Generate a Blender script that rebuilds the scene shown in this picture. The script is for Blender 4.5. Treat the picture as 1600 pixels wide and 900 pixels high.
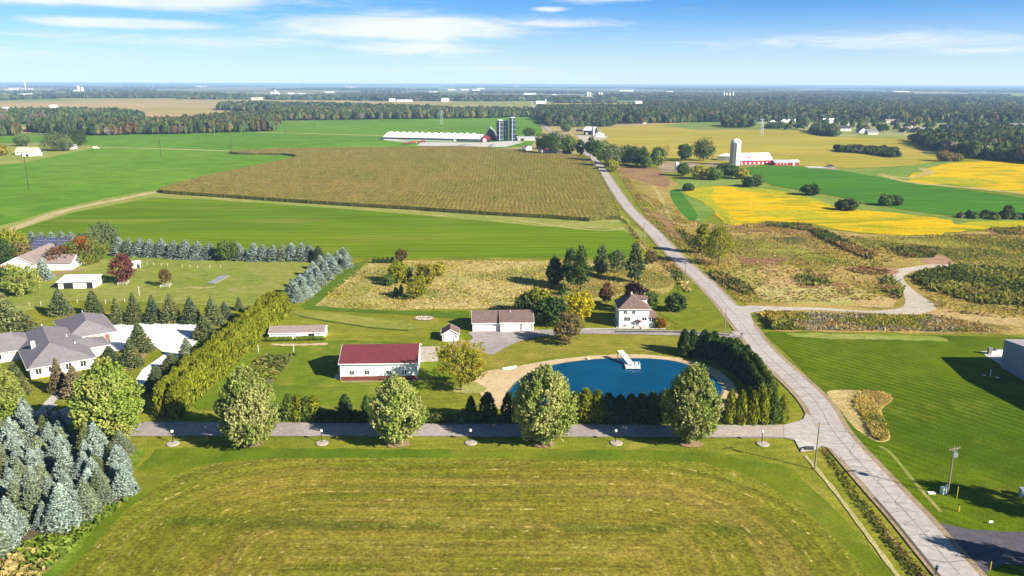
import bpy, bmesh, math, random
import numpy as np
from mathutils import Vector, Matrix
random.seed(7); rng = np.random.default_rng(7)
R = math.radians
for o in list(bpy.data.objects): bpy.data.objects.remove(o)
scene = bpy.context.scene
col = scene.collection

# ------------------------------------------------------------------ camera
H = 75.0; F = 1250.0; PITCH = math.atan(318.5/F); ROLL = 0.0035
cp, sp = math.cos(PITCH), math.sin(PITCH)
fw = Vector((0, cp, -sp)); rt0 = Vector((1, 0, 0)); up0 = Vector((0, sp, cp))
rt = rt0*math.cos(ROLL)+up0*math.sin(ROLL); up = up0*math.cos(ROLL)-rt0*math.sin(ROLL)
cd = bpy.data.cameras.new('camera'); cam = bpy.data.objects.new('camera', cd); col.objects.link(cam)
M = Matrix((rt, up, -fw)).transposed().to_4x4(); M.translation = (0, 0, H); cam.matrix_world = M
cd.sensor_width = 36; cd.lens = 36*F/1600; cd.clip_start = 1; cd.clip_end = 200000
scene.camera = cam; HAZE = 8e-5
scene.render.resolution_x = 1024; scene.render.resolution_y = 576
# ------------------------------------------------------------------ view, sky, sun
scene.view_settings.view_transform = 'Standard'; scene.view_settings.look = 'None'
scene.view_settings.exposure = 1.24; scene.view_settings.gamma = 1
SAZ = -33.0; SEL = 28.5            # direction towards the sun, from +X axis
sdir = Vector((math.cos(R(SAZ))*math.cos(R(SEL)), math.sin(R(SAZ))*math.cos(R(SEL)), math.sin(R(SEL))))
sl = bpy.data.lights.new('sun', 'SUN'); sl.energy = 5.0; sl.angle = R(0.53); sl.color = (1, 0.92, 0.77)
so = bpy.data.objects.new('sun', sl); so.rotation_euler = sdir.to_track_quat('Z', 'Y').to_euler(); so.location = (0, 0, 300); col.objects.link(so)

class NT:
    def __init__(s, nt): s.nt = nt
    def n(s, t, **k):
        nd = s.nt.nodes.new(t)
        for a, b in k.items():
            if a == 'ins':
                for i, v in b.items():
                    if isinstance(v, bpy.types.NodeSocket): s.nt.links.new(v, nd.inputs[i])
                    else: nd.inputs[i].default_value = v
            else: setattr(nd, a, b)
        return nd
    def math(s, op, a, b=0.0, c=0.0, clamp=False): return s.n('ShaderNodeMath', operation=op, use_clamp=clamp, ins={0: a, 1: b, 2: c}).outputs[0]
    def vmath(s, op, a, b=(0, 0, 0)): return s.n('ShaderNodeVectorMath', operation=op, ins={0: a, 1: b}).outputs[0]
    def mix(s, f, a, b, mode='MIX'):
        nd = s.n('ShaderNodeMix', data_type='RGBA', blend_type=mode, clamp_factor=True)
        for i, v in ((0, f), (6, a), (7, b)):
            if isinstance(v, bpy.types.NodeSocket): s.nt.links.new(v, nd.inputs[i])
            else: nd.inputs[i].default_value = (v if i == 0 else (tuple(v)+(1,))[:4])
        return nd.outputs[2]
    def noise(s, vec, scale, detail=3, rough=0.55, dist=0.0):
        return s.n('ShaderNodeTexNoise', ins={'Vector': vec, 'Scale': scale, 'Detail': detail, 'Roughness': rough, 'Distortion': dist}).outputs[0]
    def ramp(s, f, lo, hi, a=0.0, b=1.0):
        return s.n('ShaderNodeMapRange', interpolation_type='SMOOTHSTEP', ins={0: f, 1: lo, 2: hi, 3: a, 4: b}).outputs[0]

w = bpy.data.worlds.new('World'); scene.world = w; w.use_nodes = True
t = NT(w.node_tree); w.node_tree.nodes.clear()
g = t.n('ShaderNodeTexCoord').outputs['Generated']
d = t.vmath('NORMALIZE', g)
sx = t.n('ShaderNodeSeparateXYZ', ins={0: d}); X, Y, Z = sx.outputs
zc = t.math('MAXIMUM', Z, 0.0)
# the clear blue starts low over the horizon: raise the looked-up elevation smoothly
zz = t.math('ADD', t.math('MULTIPLY', t.math('POWER', zc, 0.62), 0.97), 0.02)
dv = t.n('ShaderNodeCombineXYZ', ins={0: X, 1: Y, 2: zz}).outputs[0]
sky = t.n('ShaderNodeTexSky', sky_type='NISHITA', sun_disc=False, sun_elevation=R(SEL), sun_rotation=R(90-SAZ), altitude=200, air_density=1.0, dust_density=0.35, ozone_density=2.6)
w.node_tree.links.new(t.vmath('NORMALIZE', dv), sky.inputs[0])
skyc = t.mix(1.0, sky.outputs[0], (0.62, 1.05, 1.36), 'MULTIPLY')
hz = t.ramp(zc, 0.0, 0.098, 1.0, 0.0)
skyc = t.mix(t.math('MULTIPLY', hz, 0.85), skyc, (5.3, 6.4, 6.9))
# wispy clouds, placed by azimuth (x/y) and elevation
az = t.math('ARCTAN2', X, Y)
def blob(a0, e0, wa, we):
    u = t.math('DIVIDE', t.math('SUBTRACT', az, a0), wa); v = t.math('DIVIDE', t.math('SUBTRACT', Z, e0), we)
    r2 = t.math('ADD', t.math('MULTIPLY', u, u), t.math('MULTIPLY', v, v))
    return t.math('EXPONENT', t.math('MULTIPLY', r2, -1.0))
def sp2(px, py): return math.atan((px-800)/F), math.sin(math.atan((450-py)/F)-PITCH)
zen = t.ramp(zc, 0.08, 0.7, 1.0, 0.5)
skyc = t.mix(1.0, skyc, t.n('ShaderNodeCombineColor', ins={0: zen, 1: zen, 2: zen}).outputs[0], 'MULTIPLY')
bl = None
for (px, py, wx, wy, s_) in ((60, 2, 300, 20, 1.35), (260, 10, 150, 14, 1.25), (225, 47, 110, 7, 1.1), (640, 45, 190, 20, .95), (650, 75, 120, 12, .75), (860, 38, 130, 10, .5), (380, 70, 330, 12, .42), (850, 14, 30, 4, .7), (1350, 68, 250, 14, .45), (1520, 84, 130, 6, .5), (950, -4, 100, 8, .6), (760, 108, 160, 8, .35), (50, 90, 200, 20, .35)):
    a, e = sp2(px, py)
    b_ = t.math('MULTIPLY', blob(a, e, wx/F, wy/F), s_)
    bl = b_ if bl is None else t.math('MAXIMUM', bl, b_)
cv = t.n('ShaderNodeCombineXYZ', ins={0: t.math('MULTIPLY', az, 9.0), 1: t.math('MULTIPLY', Z, 75.0), 2: t.math('MULTIPLY', az, 2.0)}).outputs[0]
n1 = t.noise(cv, 0.8, 8, 0.66, 1.1)
cv2 = t.n('ShaderNodeCombineXYZ', ins={0: t.math('MULTIPLY', az, 3.0), 1: t.math('MULTIPLY', Z, 9.0), 2: 3.3}).outputs[0]
n2 = t.noise(cv2, 1.3, 5, 0.6, 0.3)
bl = t.math('MAXIMUM', bl, t.ramp(Z, 0.085, 0.25, 0.0, 0.12))
cl = t.ramp(t.math('ADD', t.math('MULTIPLY', n1, 0.9), t.math('MULTIPLY', bl, 0.80)), 0.52, 1.10, 0.0, 1.0)
cl = t.math('MULTIPLY', cl, t.ramp(n2, 0.1, 0.5, 0.5, 1.0))
skyc = t.mix(t.math('MULTIPLY', cl, 0.92), skyc, (6.7, 7.0, 7.2))
bg = t.n('ShaderNodeBackground', ins={0: skyc, 1: 0.0615})
t.n('ShaderNodeOutputWorld', ins={0: bg.outputs[0]})

# ------------------------------------------------------------------ pixel -> place
def gp(px, py, z=0.0):
    a = (px-800)/F; b = -(py-450)/F
    v = fw + rt*a + up*b
    k = (z-H)/v.z
    return Vector((v.x*k, v.y*k, z))
def depth(p): return (p.y*cp + (H-p.z)*sp)
def hgt(px, fy, ty):
    p = gp(px, fy); b = -(ty-450)/F
    v = fw + rt*((px-800)/F) + up*b
    k = p.y/v.y
    return H+v.z*k
def wid(p, wpx): return wpx/F*depth(p)

# ------------------------------------------------------------------ materials
def newmat(name):
    m = bpy.data.materials.new(name); m.use_nodes = True
    m.node_tree.nodes.clear(); return m, NT(m.node_tree)
def pbr(name, c, rough=0.7, spec=0.3, metal=0.0, var=0.12, vs=1.5, bump=0.0, bs=8.0, emis=None):
    m, t = newmat(name)
    co = t.n('ShaderNodeTexCoord').outputs['Object']
    n = t.noise(co, vs, 4)
    c2 = t.mix(t.ramp(n, 0.3, 0.7), [x*(1-var) for x in c], [min(1, x*(1+var*.6)) for x in c])
    b = t.n('ShaderNodeBsdfPrincipled', ins={'Base Color': c2, 'Roughness': rough, 'Specular IOR Level': spec, 'Metallic': metal})
    if bump: t.nt.links.new(t.n('ShaderNodeBump', ins={'Strength': bump, 'Distance': 0.05, 'Height': t.noise(co, bs, 3)}).outputs[0], b.inputs['Normal'])
    if emis: b.inputs['Emission Color'].default_value = (*emis, 1); b.inputs['Emission Strength'].default_value = 1
    t.n('ShaderNodeOutputMaterial', ins={0: b.outputs[0]}); return m
def ribbed(name, c, period=0.3, axis=0, rough=0.5, dark=0.82, spec=0.3):
    m, t = newmat(name)
    co = t.n('ShaderNodeTexCoord').outputs['Object']
    s_ = t.n('ShaderNodeSeparateXYZ', ins={0: co}).outputs[axis]
    fr = t.math('FRACT', t.math('DIVIDE', s_, period))
    k = t.ramp(t.math('ABSOLUTE', t.math('SUBTRACT', fr, 0.5)), 0.36, 0.46)
    n = t.ramp(t.noise(co, 0.6, 5), 0.3, 0.7, 0.88, 1.06)
    c2 = t.mix(1.0, t.mix(k, c, [x*dark for x in c]), t.n('ShaderNodeCombineColor', ins={0: n, 1: n, 2: n}).outputs[0], 'MULTIPLY')
    b = t.n('ShaderNodeBsdfPrincipled', ins={'Base Color': c2, 'Roughness': rough, 'Specular IOR Level': spec})
    t.nt.links.new(t.n('ShaderNodeBump', ins={'Strength': 0.5, 'Distance': 0.03, 'Height': k}).outputs[0], b.inputs['Normal'])
    t.n('ShaderNodeOutputMaterial', ins={0: b.outputs[0]}); return m
def field(name, cA, cB, cC=None, s1=0.02, s2=0.15, s3=1.2, k3=0.35, rows=None, rk=0.25, bump=0.6, camt=0.6, stretch=None, clo=0.52, chi=0.68):
    """ground cover: broad drift cA/cB, patches cC, fine grain, optional rows (angle deg, period m)"""
    m, t = newmat(name)
    co = t.n('ShaderNodeTexCoord').outputs['Object']
    v1 = co
    if stretch:
        v1 = t.n('ShaderNodeMapping', ins={0: co, 'Rotation': (0, 0, -R(stretch[0])), 'Scale': (1/stretch[1], 1, 1)}).outputs[0]
    n1 = t.noise(v1, s1, 5, 0.6, 0.4); c = t.mix(t.ramp(n1, 0.36, 0.64), cA, cB)
    n2 = t.noise(v1, s2, 6, 0.68, 0.3)
    if cC: c = t.mix(t.math('MULTIPLY', t.ramp(n2, clo, chi), camt), c, cC)
    n3 = t.noise(co, s3, 4, 0.8)
    k = t.ramp(n3, 0.3, 0.7, 1-k3, 1+k3)
    k2 = t.ramp(t.noise(v1, s2*2.7, 3, 0.6), 0.3, 0.7, 0.86, 1.12); k = t.math('MULTIPLY', k, k2)
    if rows:
        mp = t.n('ShaderNodeMapping', ins={0: co, 'Rotation': (0, 0, -R(rows[0])), 'Scale': (1, 1, 1)}).outputs[0]
        yy = t.n('ShaderNodeSeparateXYZ', ins={0: mp}).outputs[1]
        yy = t.math('ADD', yy, t.math('MULTIPLY', t.noise(co, 0.03, 2), rows[1]*1.5))
        r_ = t.math('SINE', t.math('MULTIPLY', yy, 2*math.pi/rows[1]))
        r_ = t.math('MULTIPLY', r_, t.ramp(t.noise(co, 0.025, 3), 0.35, 0.6, 0.25, 1.0))
        k = t.math('MULTIPLY', k, t.math('ADD', 1.0, t.math('MULTIPLY', r_, rk)))
    kk = t.n('ShaderNodeCombineColor', ins={0: k, 1: k, 2: k}).outputs[0]
    c = t.mix(1.0, c, kk, 'MULTIPLY')
    b = t.n('ShaderNodeBsdfPrincipled', ins={'Base Color': c, 'Roughness': 1.0, 'Specular IOR Level': 0.0})
    if bump: t.nt.links.new(t.n('ShaderNodeBump', ins={'Strength': bump, 'Distance': 0.25, 'Height': n3}).outputs[0], b.inputs['Normal'])
    t.n('ShaderNodeOutputMaterial', ins={0: b.outputs[0]}); return m
def leafmat(name, cA, cB, cC=None, trans=0.3, s=0.35, isl=True, camt=0.7, obj=True):
    m, t = newmat(name)
    co = t.n('ShaderNodeTexCoord').outputs['Object']
    oi = t.n('ShaderNodeObjectInfo').outputs['Random']
    off = t.vmath('ADD', co, t.n('ShaderNodeCombineXYZ', ins={0: t.math('MULTIPLY', oi, 91.0), 1: t.math('MULTIPLY', oi, 37.0), 2: 0.0}).outputs[0])
    n = t.noise(off, s, 3, 0.6)
    c = t.mix(t.ramp(n, 0.35, 0.65), cA, cB)
    if cC: c = t.mix(t.math('MULTIPLY', t.ramp(t.noise(off, s*1.7, 3), 0.55, 0.68), camt), c, cC)
    rnd = t.n('ShaderNodeNewGeometry').outputs['Random Per Island'] if isl else t.noise(off, s*5, 2)
    k = t.math('MULTIPLY', t.ramp(rnd, 0.0, 1.0, 0.65, 1.35), t.ramp(oi, 0, 1, 0.85, 1.15))
    c = t.mix(1.0, c, t.n('ShaderNodeCombineColor', ins={0: k, 1: k, 2: k}).outputs[0], 'MULTIPLY')
    d = t.n('ShaderNodeBsdfDiffuse', ins={0: c}); tr = t.n('ShaderNodeBsdfTranslucent', ins={0: t.mix(1.0, c, (1.3, 1.25, 0.5), 'MULTIPLY')})
    mx = t.n('ShaderNodeMixShader', ins={0: trans, 1: d.outputs[0], 2: tr.outputs[0]})
    t.n('ShaderNodeOutputMaterial', ins={0: mx.outputs[0]}); return m

# ------------------------------------------------------------------ object helpers
def tag(o, label=None, cat=None, group=None, kind=None):
    if label: o['label'] = label
    if cat: o['category'] = cat
    if group: o['group'] = group
    if kind: o['kind'] = kind
    return o
def link(name, me, parent=None):
    o = bpy.data.objects.new(name, me); col.objects.link(o)
    if parent: o.parent = parent
    return o
def thing(name, label, cat, loc=(0, 0, 0), rotz=0.0, group=None, scale=None):
    o = link(name, None); o.location = loc; o.rotation_euler = (0, 0, rotz); o.empty_display_size = 0.5
    if scale: o.scale = scale
    return tag(o, label, cat, group)
class MB:
    def __init__(s): s.v = []; s.f = []
    def add(s, vs, fs):
        k = len(s.v); s.v += [tuple(v) for v in vs]; s.f += [tuple(i+k for i in f) for f in fs]; return s
    def box(s, x0, x1, y0, y1, z0, z1):
        return s.add([(x0, y0, z0), (x1, y0, z0), (x1, y1, z0), (x0, y1, z0), (x0, y0, z1), (x1, y0, z1), (x1, y1, z1), (x0, y1, z1)],
                     [(3, 2, 1, 0), (4, 5, 6, 7), (0, 1, 5, 4), (1, 2, 6, 5), (2, 3, 7, 6), (3, 0, 4, 7)])
    def cyl(s, x, y, z0, z1, r0, r1=None, n=12):
        r1 = r0 if r1 is None else r1
        vs = [(x+r0*math.cos(2*math.pi*i/n), y+r0*math.sin(2*math.pi*i/n), z0) for i in range(n)]+[(x+r1*math.cos(2*math.pi*i/n), y+r1*math.sin(2*math.pi*i/n), z1) for i in range(n)]
        return s.add(vs, [(i, (i+1) % n, n+(i+1) % n, n+i) for i in range(n)]+[tuple(range(n-1, -1, -1)), tuple(range(n, 2*n))])
    def lathe(s, x, y, prof, n=16):
        vs = []; fs = []
        for (r, z) in prof: vs += [(x+r*math.cos(2*math.pi*i/n), y+r*math.sin(2*math.pi*i/n), z) for i in range(n)]
        for k in range(len(prof)-1): fs += [(k*n+i, k*n+(i+1) % n, (k+1)*n+(i+1) % n, (k+1)*n+i) for i in range(n)]
        fs += [tuple(range(n-1, -1, -1)), tuple((len(prof)-1)*n+i for i in range(n))]
        return s.add(vs, fs)
    def bar(s, a, b, r, r2=None, n=6):
        a = Vector(a); b = Vector(b); r2 = r if r2 is None else r2
        d = (b-a).normalized(); u = d.orthogonal().normalized(); v = d.cross(u)
        vs = [a+(u*math.cos(2*math.pi*i/n)+v*math.sin(2*math.pi*i/n))*r for i in range(n)]+[b+(u*math.cos(2*math.pi*i/n)+v*math.sin(2*math.pi*i/n))*r2 for i in range(n)]
        return s.add(vs, [(i, (i+1) % n, n+(i+1) % n, n+i) for i in range(n)]+[tuple(range(n-1, -1, -1)), tuple(range(n, 2*n))])
    def slab(s, pts, th):
        """planar polygon (listed counter-clockwise from above) thickened downwards"""
        n = len(pts); P = [Vector(p) for p in pts]; Q = [p-Vector((0, 0, th)) for p in P]
        return s.add(P+Q, [tuple(range(n)), tuple(range(2*n-1, n-1, -1))]+[(i, n+i, n+(i+1) % n, (i+1) % n) for i in range(n)])
    def mesh(s, name, mat):
        me = bpy.data.meshes.new(name); me.from_pydata(s.v, [], s.f); me.materials.append(mat); me.update(); return me
    def build(s, name, mat, parent=None): return link(name, s.mesh(name, mat), parent)
def quadmesh(name, Q, mats, mi=None):
    """Q: (n,4,3) array of separate quads -> mesh"""
    n = len(Q); me = bpy.data.meshes.new(name)
    me.vertices.add(n*4); me.vertices.foreach_set('co', Q.reshape(-1).astype(np.float32))
    me.loops.add(n*4); me.loops.foreach_set('vertex_index', np.arange(n*4, dtype=np.int32))
    me.polygons.add(n); me.polygons.foreach_set('loop_start', np.arange(0, n*4, 4, dtype=np.int32)); me.polygons.foreach_set('loop_total', np.full(n, 4, dtype=np.int32))
    for m in (mats if isinstance(mats, (list, tuple)) else [mats]): me.materials.append(m)
    if mi is not None: me.polygons.foreach_set('material_index', mi.astype(np.int32))
    me.update(calc_edges=True); return me

# ------------------------------------------------------------------ ground sheets
def smooth(pts, k=5, closed=True):
    P = [Vector(p).to_2d() if len(p) > 2 else Vector(p) for p in pts]; n = len(P); out = []
    rngi = range(n) if closed else range(n-1)
    for i in rngi:
        if closed: a, b, c, d = P[i-1], P[i], P[(i+1) % n], P[(i+2) % n]
        else: a, b, c, d = P[max(i-1, 0)], P[i], P[i+1], P[min(i+2, n-1)]
        for j in range(k):
            u = j/k
            out.append(0.5*((2*b)+(c-a)*u+(2*a-5*b+4*c-d)*u*u+(3*b-a-3*c+d)*u*u*u))
    if not closed: out.append(P[-1])
    return out
def ground_pts(pix, sm=0, jit=0.0):
    P = [gp(*p).to_2d() for p in pix]
    if sm: P = smooth(P, sm)
    if jit:
        Q = []
        for i, p in enumerate(P):
            q = P[(i+1) % len(P)]; L = (q-p).length; m = max(1, min(40, int(L/(jit*4))))
            for j in range(m):
                r = p.lerp(q, j/m); Q.append(r+Vector((random.uniform(-jit, jit), random.uniform(-jit, jit))))
        P = Q
    return P
ZC = [0]
def zlay(layer):
    ZC[0] += 1; return layer*.02+ZC[0]*.00022
def sheet(name, pix, mat, layer, sm=0, jit=0.0, kind='structure', world=None):
    P = world if world else ground_pts(pix, sm, jit)
    me = bpy.data.meshes.new(name); bm = bmesh.new()
    zl = zlay(layer); f = bm.faces.new([bm.verts.new((p[0], p[1], zl)) for p in P]); bm.normal_update()
    if f.normal.z < 0: f.normal_flip()
    bmesh.ops.triangulate(bm, faces=[f]); bm.to_mesh(me); bm.free(); me.materials.append(mat)
    o = link(name, me); o['kind'] = kind; return o
def strip(name, pix, width, mat, layer, sm=6, kind='structure', wob=0.0):
    P = smooth([gp(*p).to_2d() for p in pix], sm, False)
    L = []; Rr = []
    for i, p in enumerate(P):
        d = (P[min(i+1, len(P)-1)]-P[max(i-1, 0)]).normalized(); nrm = Vector((-d.y, d.x)); w_ = width/2*(1+random.uniform(-wob, wob))
        L.append(p+nrm*w_); Rr.append(p-nrm*w_)
    me = bpy.data.meshes.new(name); n = len(P); zl = zlay(layer)
    me.from_pydata([(q.x, q.y, zl) for q in L+Rr], [], [(i, n+i, n+i+1, i+1) for i in range(n-1)]); me.materials.append(mat)
    o = link(name, me); o['kind'] = kind; return o
def inside(P, q):
    c = False; n = len(P); j = n-1
    for i in range(n):
        if (P[i][1] > q[1]) != (P[j][1] > q[1]) and q[0] < (P[j][0]-P[i][0])*(q[1]-P[i][1])/(P[j][1]-P[i][1])+P[i][0]: c = not c
        j = i
    return c
def inside_np(P, Q):
    c = np.zeros(len(Q), bool); n = len(P); j = n-1
    for i in range(n):
        xi, yi = P[i][0], P[i][1]; xj, yj = P[j][0], P[j][1]
        m = ((yi > Q[:, 1]) != (yj > Q[:, 1]))
        with np.errstate(all='ignore'): xx = (xj-xi)*(Q[:, 1]-yi)/((yj-yi) or 1e-9)+xi
        c ^= m & (Q[:, 0] < xx); j = i
    return c
def scatter(P, spacing, jitter=0.45, ang=0.0):
    A = np.array([(p[0], p[1]) for p in P]); lo = A.min(0); hi = A.max(0); c_ = (lo+hi)/2; r_ = np.hypot(*(hi-lo))/2
    gx = np.arange(-r_, r_, spacing); G = np.stack(np.meshgrid(gx, gx), -1).reshape(-1, 2)
    ca, sa = math.cos(ang), math.sin(ang); G = G@np.array([[ca, sa], [-sa, ca]])+c_
    G = G+rng.uniform(-jitter, jitter, G.shape)*spacing
    return G[inside_np(P, G)]
# ================================================================== GROUND
LAWN = (.135, .165, .014); LAWN2 = (.20, .205, .022); DKLAWN = (.075, .125, .010)
m_lawn = field('lawn', LAWN, LAWN2, (.30, .25, .055), s1=.025, s2=.09, s3=2.0, rows=(8, 2.6), rk=.07, camt=.55)
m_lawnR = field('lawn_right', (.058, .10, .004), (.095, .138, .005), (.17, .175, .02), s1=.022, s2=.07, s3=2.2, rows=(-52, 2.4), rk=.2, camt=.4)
m_rough = field('rough_grass', (.23, .19, .04), (.36, .26, .09), (.13, .095, .035), s1=.03, s2=.07, s3=1.2, k3=.5, camt=.8)
m_tan = field('prairie', (.42, .34, .14), (.33, .29, .09), (.19, .20, .05), s1=.03, s2=.12, s3=1.5, k3=.45, camt=.75)
m_bright = field('young_crop', (.085, .19, .014), (.115, .225, .02), (.17, .26, .04), s1=.004, s2=.02, s3=.8, k3=.12, rows=(4, 9), rk=.05, camt=.5)
m_bright2 = field('hay_green', (.095, .165, .007), (.13, .19, .01), (.20, .21, .035), s1=.012, s2=.035, s3=1.2, k3=.15, rows=(2, 7), rk=.09, camt=.6, stretch=(4, 6))
m_pale = field('pale_verge', (.26, .26, .07), (.19, .24, .04), (.40, .34, .16), s1=.03, s2=.1, s3=1.2, k3=.25)
m_dirt = field('dirt_track', (.45, .36, .2), (.36, .31, .15), (.25, .24, .08), s1=.05, s2=.2, s3=2, k3=.2)
m_yellow = field('soy_yellow', (.60, .375, .004), (.50, .34, .005), (.25, .26, .012), s1=.014, s2=.05, s3=.8, k3=.28, camt=.95, stretch=(12, 3), clo=.5, chi=.60)
m_olive = field('olive_field', (.29, .255, .035), (.36, .285, .05), (.22, .23, .035), s1=.006, s2=.02, s3=.25, k3=.15, stretch=(5, 5))
m_alf = field('alfalfa', (.045, .14, .014), (.06, .17, .016), (.10, .2, .03), s1=.008, s2=.04, s3=.6, k3=.18, stretch=(-12, 5))
m_tanfar = field('harvested_field', (.40, .29, .14), (.33, .26, .11), (.24, .24, .08), s1=.003, s2=.01, s3=.1, k3=.1, stretch=(3, 5))
m_farg = field('far_green', (.12, .2, .04), (.19, .22, .06), (.09, .16, .04), s1=.002, s2=.01, s3=.1, k3=.12, stretch=(3, 4))
m_forest = field('forest_floor', (.03, .045, .012), (.045, .06, .018), None, s1=.02, s2=.08, s3=.3, k3=.3)
m_sand = field('sand', (.52, .40, .25), (.46, .34, .2), (.36, .27, .15), s1=.06, s2=.4, s3=4, k3=.12, bump=.2)
m_gravel = field('gravel', (.46, .40, .33), (.40, .35, .28), (.33, .28, .2), s1=.05, s2=.3, s3=4, k3=.14, bump=.3)
m_shoulder = field('shoulder', (.34, .26, .18), (.27, .21, .13), (.16, .16, .05), s1=.08, s2=.4, s3=3, k3=.3)
m_mulch = field('mulch', (.26, .18, .11), (.32, .22, .12), (.2, .19, .05), s1=.3, s2=.8, s3=5, k3=.3, bump=.4)
m_conc = field('concrete', (.50, .47, .44), (.43, .41, .38), (.36, .33, .3), s1=.1, s2=.3, s3=3, k3=.06, bump=.1, camt=.4)
m_white_drive = field('white_gravel', (.72, .71, .72), (.66, .65, .66), (.6, .6, .6), s1=.1, s2=.3, s3=5, k3=.06, bump=.15, camt=.4)
m_asph = field('asphalt_old', (.27, .24, .235), (.33, .29, .28), (.40, .35, .32), s1=.08, s2=.3, s3=3, k3=.1, bump=.15)
m_asph_new = field('asphalt_new', (.085, .08, .095), (.10, .095, .11), (.13, .12, .13), s1=.1, s2=.3, s3=3, k3=.08, bump=.15)
m_road = field('road_surface', (.37, .335, .32), (.41, .375, .355), (.33, .30, .29), s1=.05, s2=.25, s3=3, k3=.06, bump=.1, camt=.5)
m_crack = pbr('crack_seal', (.05, .045, .045), .8)
m_garden = field('garden_soil', (.16, .14, .07), (.09, .12, .04), (.3, .27, .15), s1=.2, s2=.5, s3=2, k3=.4)

# far countryside: patchwork of fields (voronoi cells) on one sheet out to the horizon
m_land, t = newmat('countryside')
co = t.n('ShaderNodeTexCoord').outputs['Object']
mp = t.n('ShaderNodeMapping', ins={0: co, 'Rotation': (0, 0, .05), 'Scale': (.55, 1.0, 1)}).outputs[0]
vo = t.n('ShaderNodeTexVoronoi', distance='CHEBYCHEV', ins={'Vector': mp, 'Scale': .0011, 'Randomness': .85})
sv = t.n('ShaderNodeSeparateColor', ins={0: vo.outputs['Color']})
c = t.mix(t.ramp(sv.outputs[0], .45, .5), (.34, .27, .12), (.13, .2, .05))
c = t.mix(t.ramp(sv.outputs[1], .5, .55), c, (.25, .25, .09))
c = t.mix(t.ramp(sv.outputs[2], .72, .76), c, (.06, .08, .03))
c = t.mix(t.math('MULTIPLY', t.ramp(t.noise(co, .004, 5), .35, .7), .35), c, (.18, .2, .06))
b = t.n('ShaderNodeBsdfDiffuse', ins={0: c}); t.n('ShaderNodeOutputMaterial', ins={0: b.outputs[0]})
S = 45000
sheet('ground', None, m_land, -8, world=[(-S, -3000), (S, -3000), (S, S), (-S, S)])
sheet('grass_land', [(-500, 1050), (2100, 1050), (1900, 240), (-300, 240)], m_lawn, -3)

# foreground hay field with rows that follow its rounded edge
m_hay, t = newmat('mown_hayfield')
co = t.n('ShaderNodeTexCoord').outputs['Object']
sx = t.n('ShaderNodeSeparateXYZ', ins={0: co})
cx_, cy_, bx_, by_, rr = -7.0, 70.0, 63.5, 81.5, 34.0
qx = t.math('MAXIMUM', t.math('ADD', t.math('SUBTRACT', t.math('ABSOLUTE', t.math('SUBTRACT', sx.outputs[0], cx_)), bx_), rr), 0.0)
qy = t.math('MAXIMUM', t.math('ADD', t.math('SUBTRACT', t.math('ABSOLUTE', t.math('SUBTRACT', sx.outputs[1], cy_)), by_), rr), 0.0)
dd = t.math('SUBTRACT', rr, t.math('SQRT', t.math('ADD', t.math('MULTIPLY', qx, qx), t.math('MULTIPLY', qy, qy))))
inn = t.math('MAXIMUM', t.math('SUBTRACT', dd, rr-.01), 0.0)
yy = t.math('SUBTRACT', cy_+by_, sx.outputs[1])
dist = t.math('MINIMUM', t.math('ADD', dd, t.math('MULTIPLY', inn, 0.0)), t.math('MAXIMUM', yy, dd))
dist = t.math('ADD', dist, t.math('MULTIPLY', t.math('SUBTRACT', t.noise(co, .04, 2), .5), 1.2))
qz = t.math('ADD', t.math('GREATER_THAN', dd, rr-.02), 0.0)
dist = t.math('ADD', t.math('MULTIPLY', dist, t.math('SUBTRACT', 1.0, qz)), t.math('MULTIPLY', yy, qz))
dv = t.n('ShaderNodeCombineXYZ', ins={0: t.math('MULTIPLY', dist, 1.0), 1: t.math('MULTIPLY', sx.outputs[0], .035), 2: t.math('MULTIPLY', sx.outputs[1], .035)}).outputs[0]
c = t.mix(t.ramp(t.noise(co, .028, 4, .6, .5), .4, .62), (.20, .165, .022), (.15, .15, .014))
c = t.mix(t.math('MULTIPLY', t.ramp(t.noise(dv, .33, 3), .42, .66), .45), c, (.27, .20, .048))
gb = t.math('MULTIPLY', t.ramp(t.math('ABSOLUTE', t.math('SUBTRACT', sx.outputs[1], t.math('ADD', 125.3, t.math('MULTIPLY', sx.outputs[0], -.02)))), .6, 2.6, 1.0, 0.0), t.ramp(t.noise(co, .09, 3), .38, .6))
c = t.mix(t.math('MULTIPLY', gb, .7), c, (.07, .10, .009))
ed = t.ramp(dist, 0.0, 9.0, 1.0, 0.0)
c = t.mix(t.math('MULTIPLY', ed, .55), c, (.15, .175, .014))
st = t.math('MULTIPLY', t.ramp(t.noise(dv, 1.0, 4, .8), .62, .70), t.ramp(t.noise(co, .35, 4, .7), .54, .62))
rowk = t.ramp(t.math('ABSOLUTE', t.math('SUBTRACT', t.math('FRACT', t.math('DIVIDE', dist, 3.1)), .5)), .0, .10, 1.0, 0.0)
st2 = t.math('MULTIPLY', rowk, t.ramp(t.noise(co, .5, 5, .7), .55, .62))
st = t.math('MAXIMUM', st, st2)
c = t.mix(t.math('MULTIPLY', st, .8), c, (.60, .46, .19))
n3 = t.noise(co, 1.3, 5, .85)
k = t.math('MULTIPLY', t.ramp(n3, .34, .66, .48, 1.5), t.ramp(t.noise(dv, .9, 2), .3, .7, .8, 1.18))
k = t.math('MULTIPLY', k, t.ramp(t.noise(co, .35, 3, .6), .3, .7, .82, 1.16))
c = t.mix(1.0, c, t.n('ShaderNodeCombineColor', ins={0: k, 1: k, 2: k}).outputs[0], 'MULTIPLY')
b = t.n('ShaderNodeBsdfPrincipled', ins={'Base Color': c, 'Roughness': 1.0, 'Specular IOR Level': 0.0})
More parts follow.
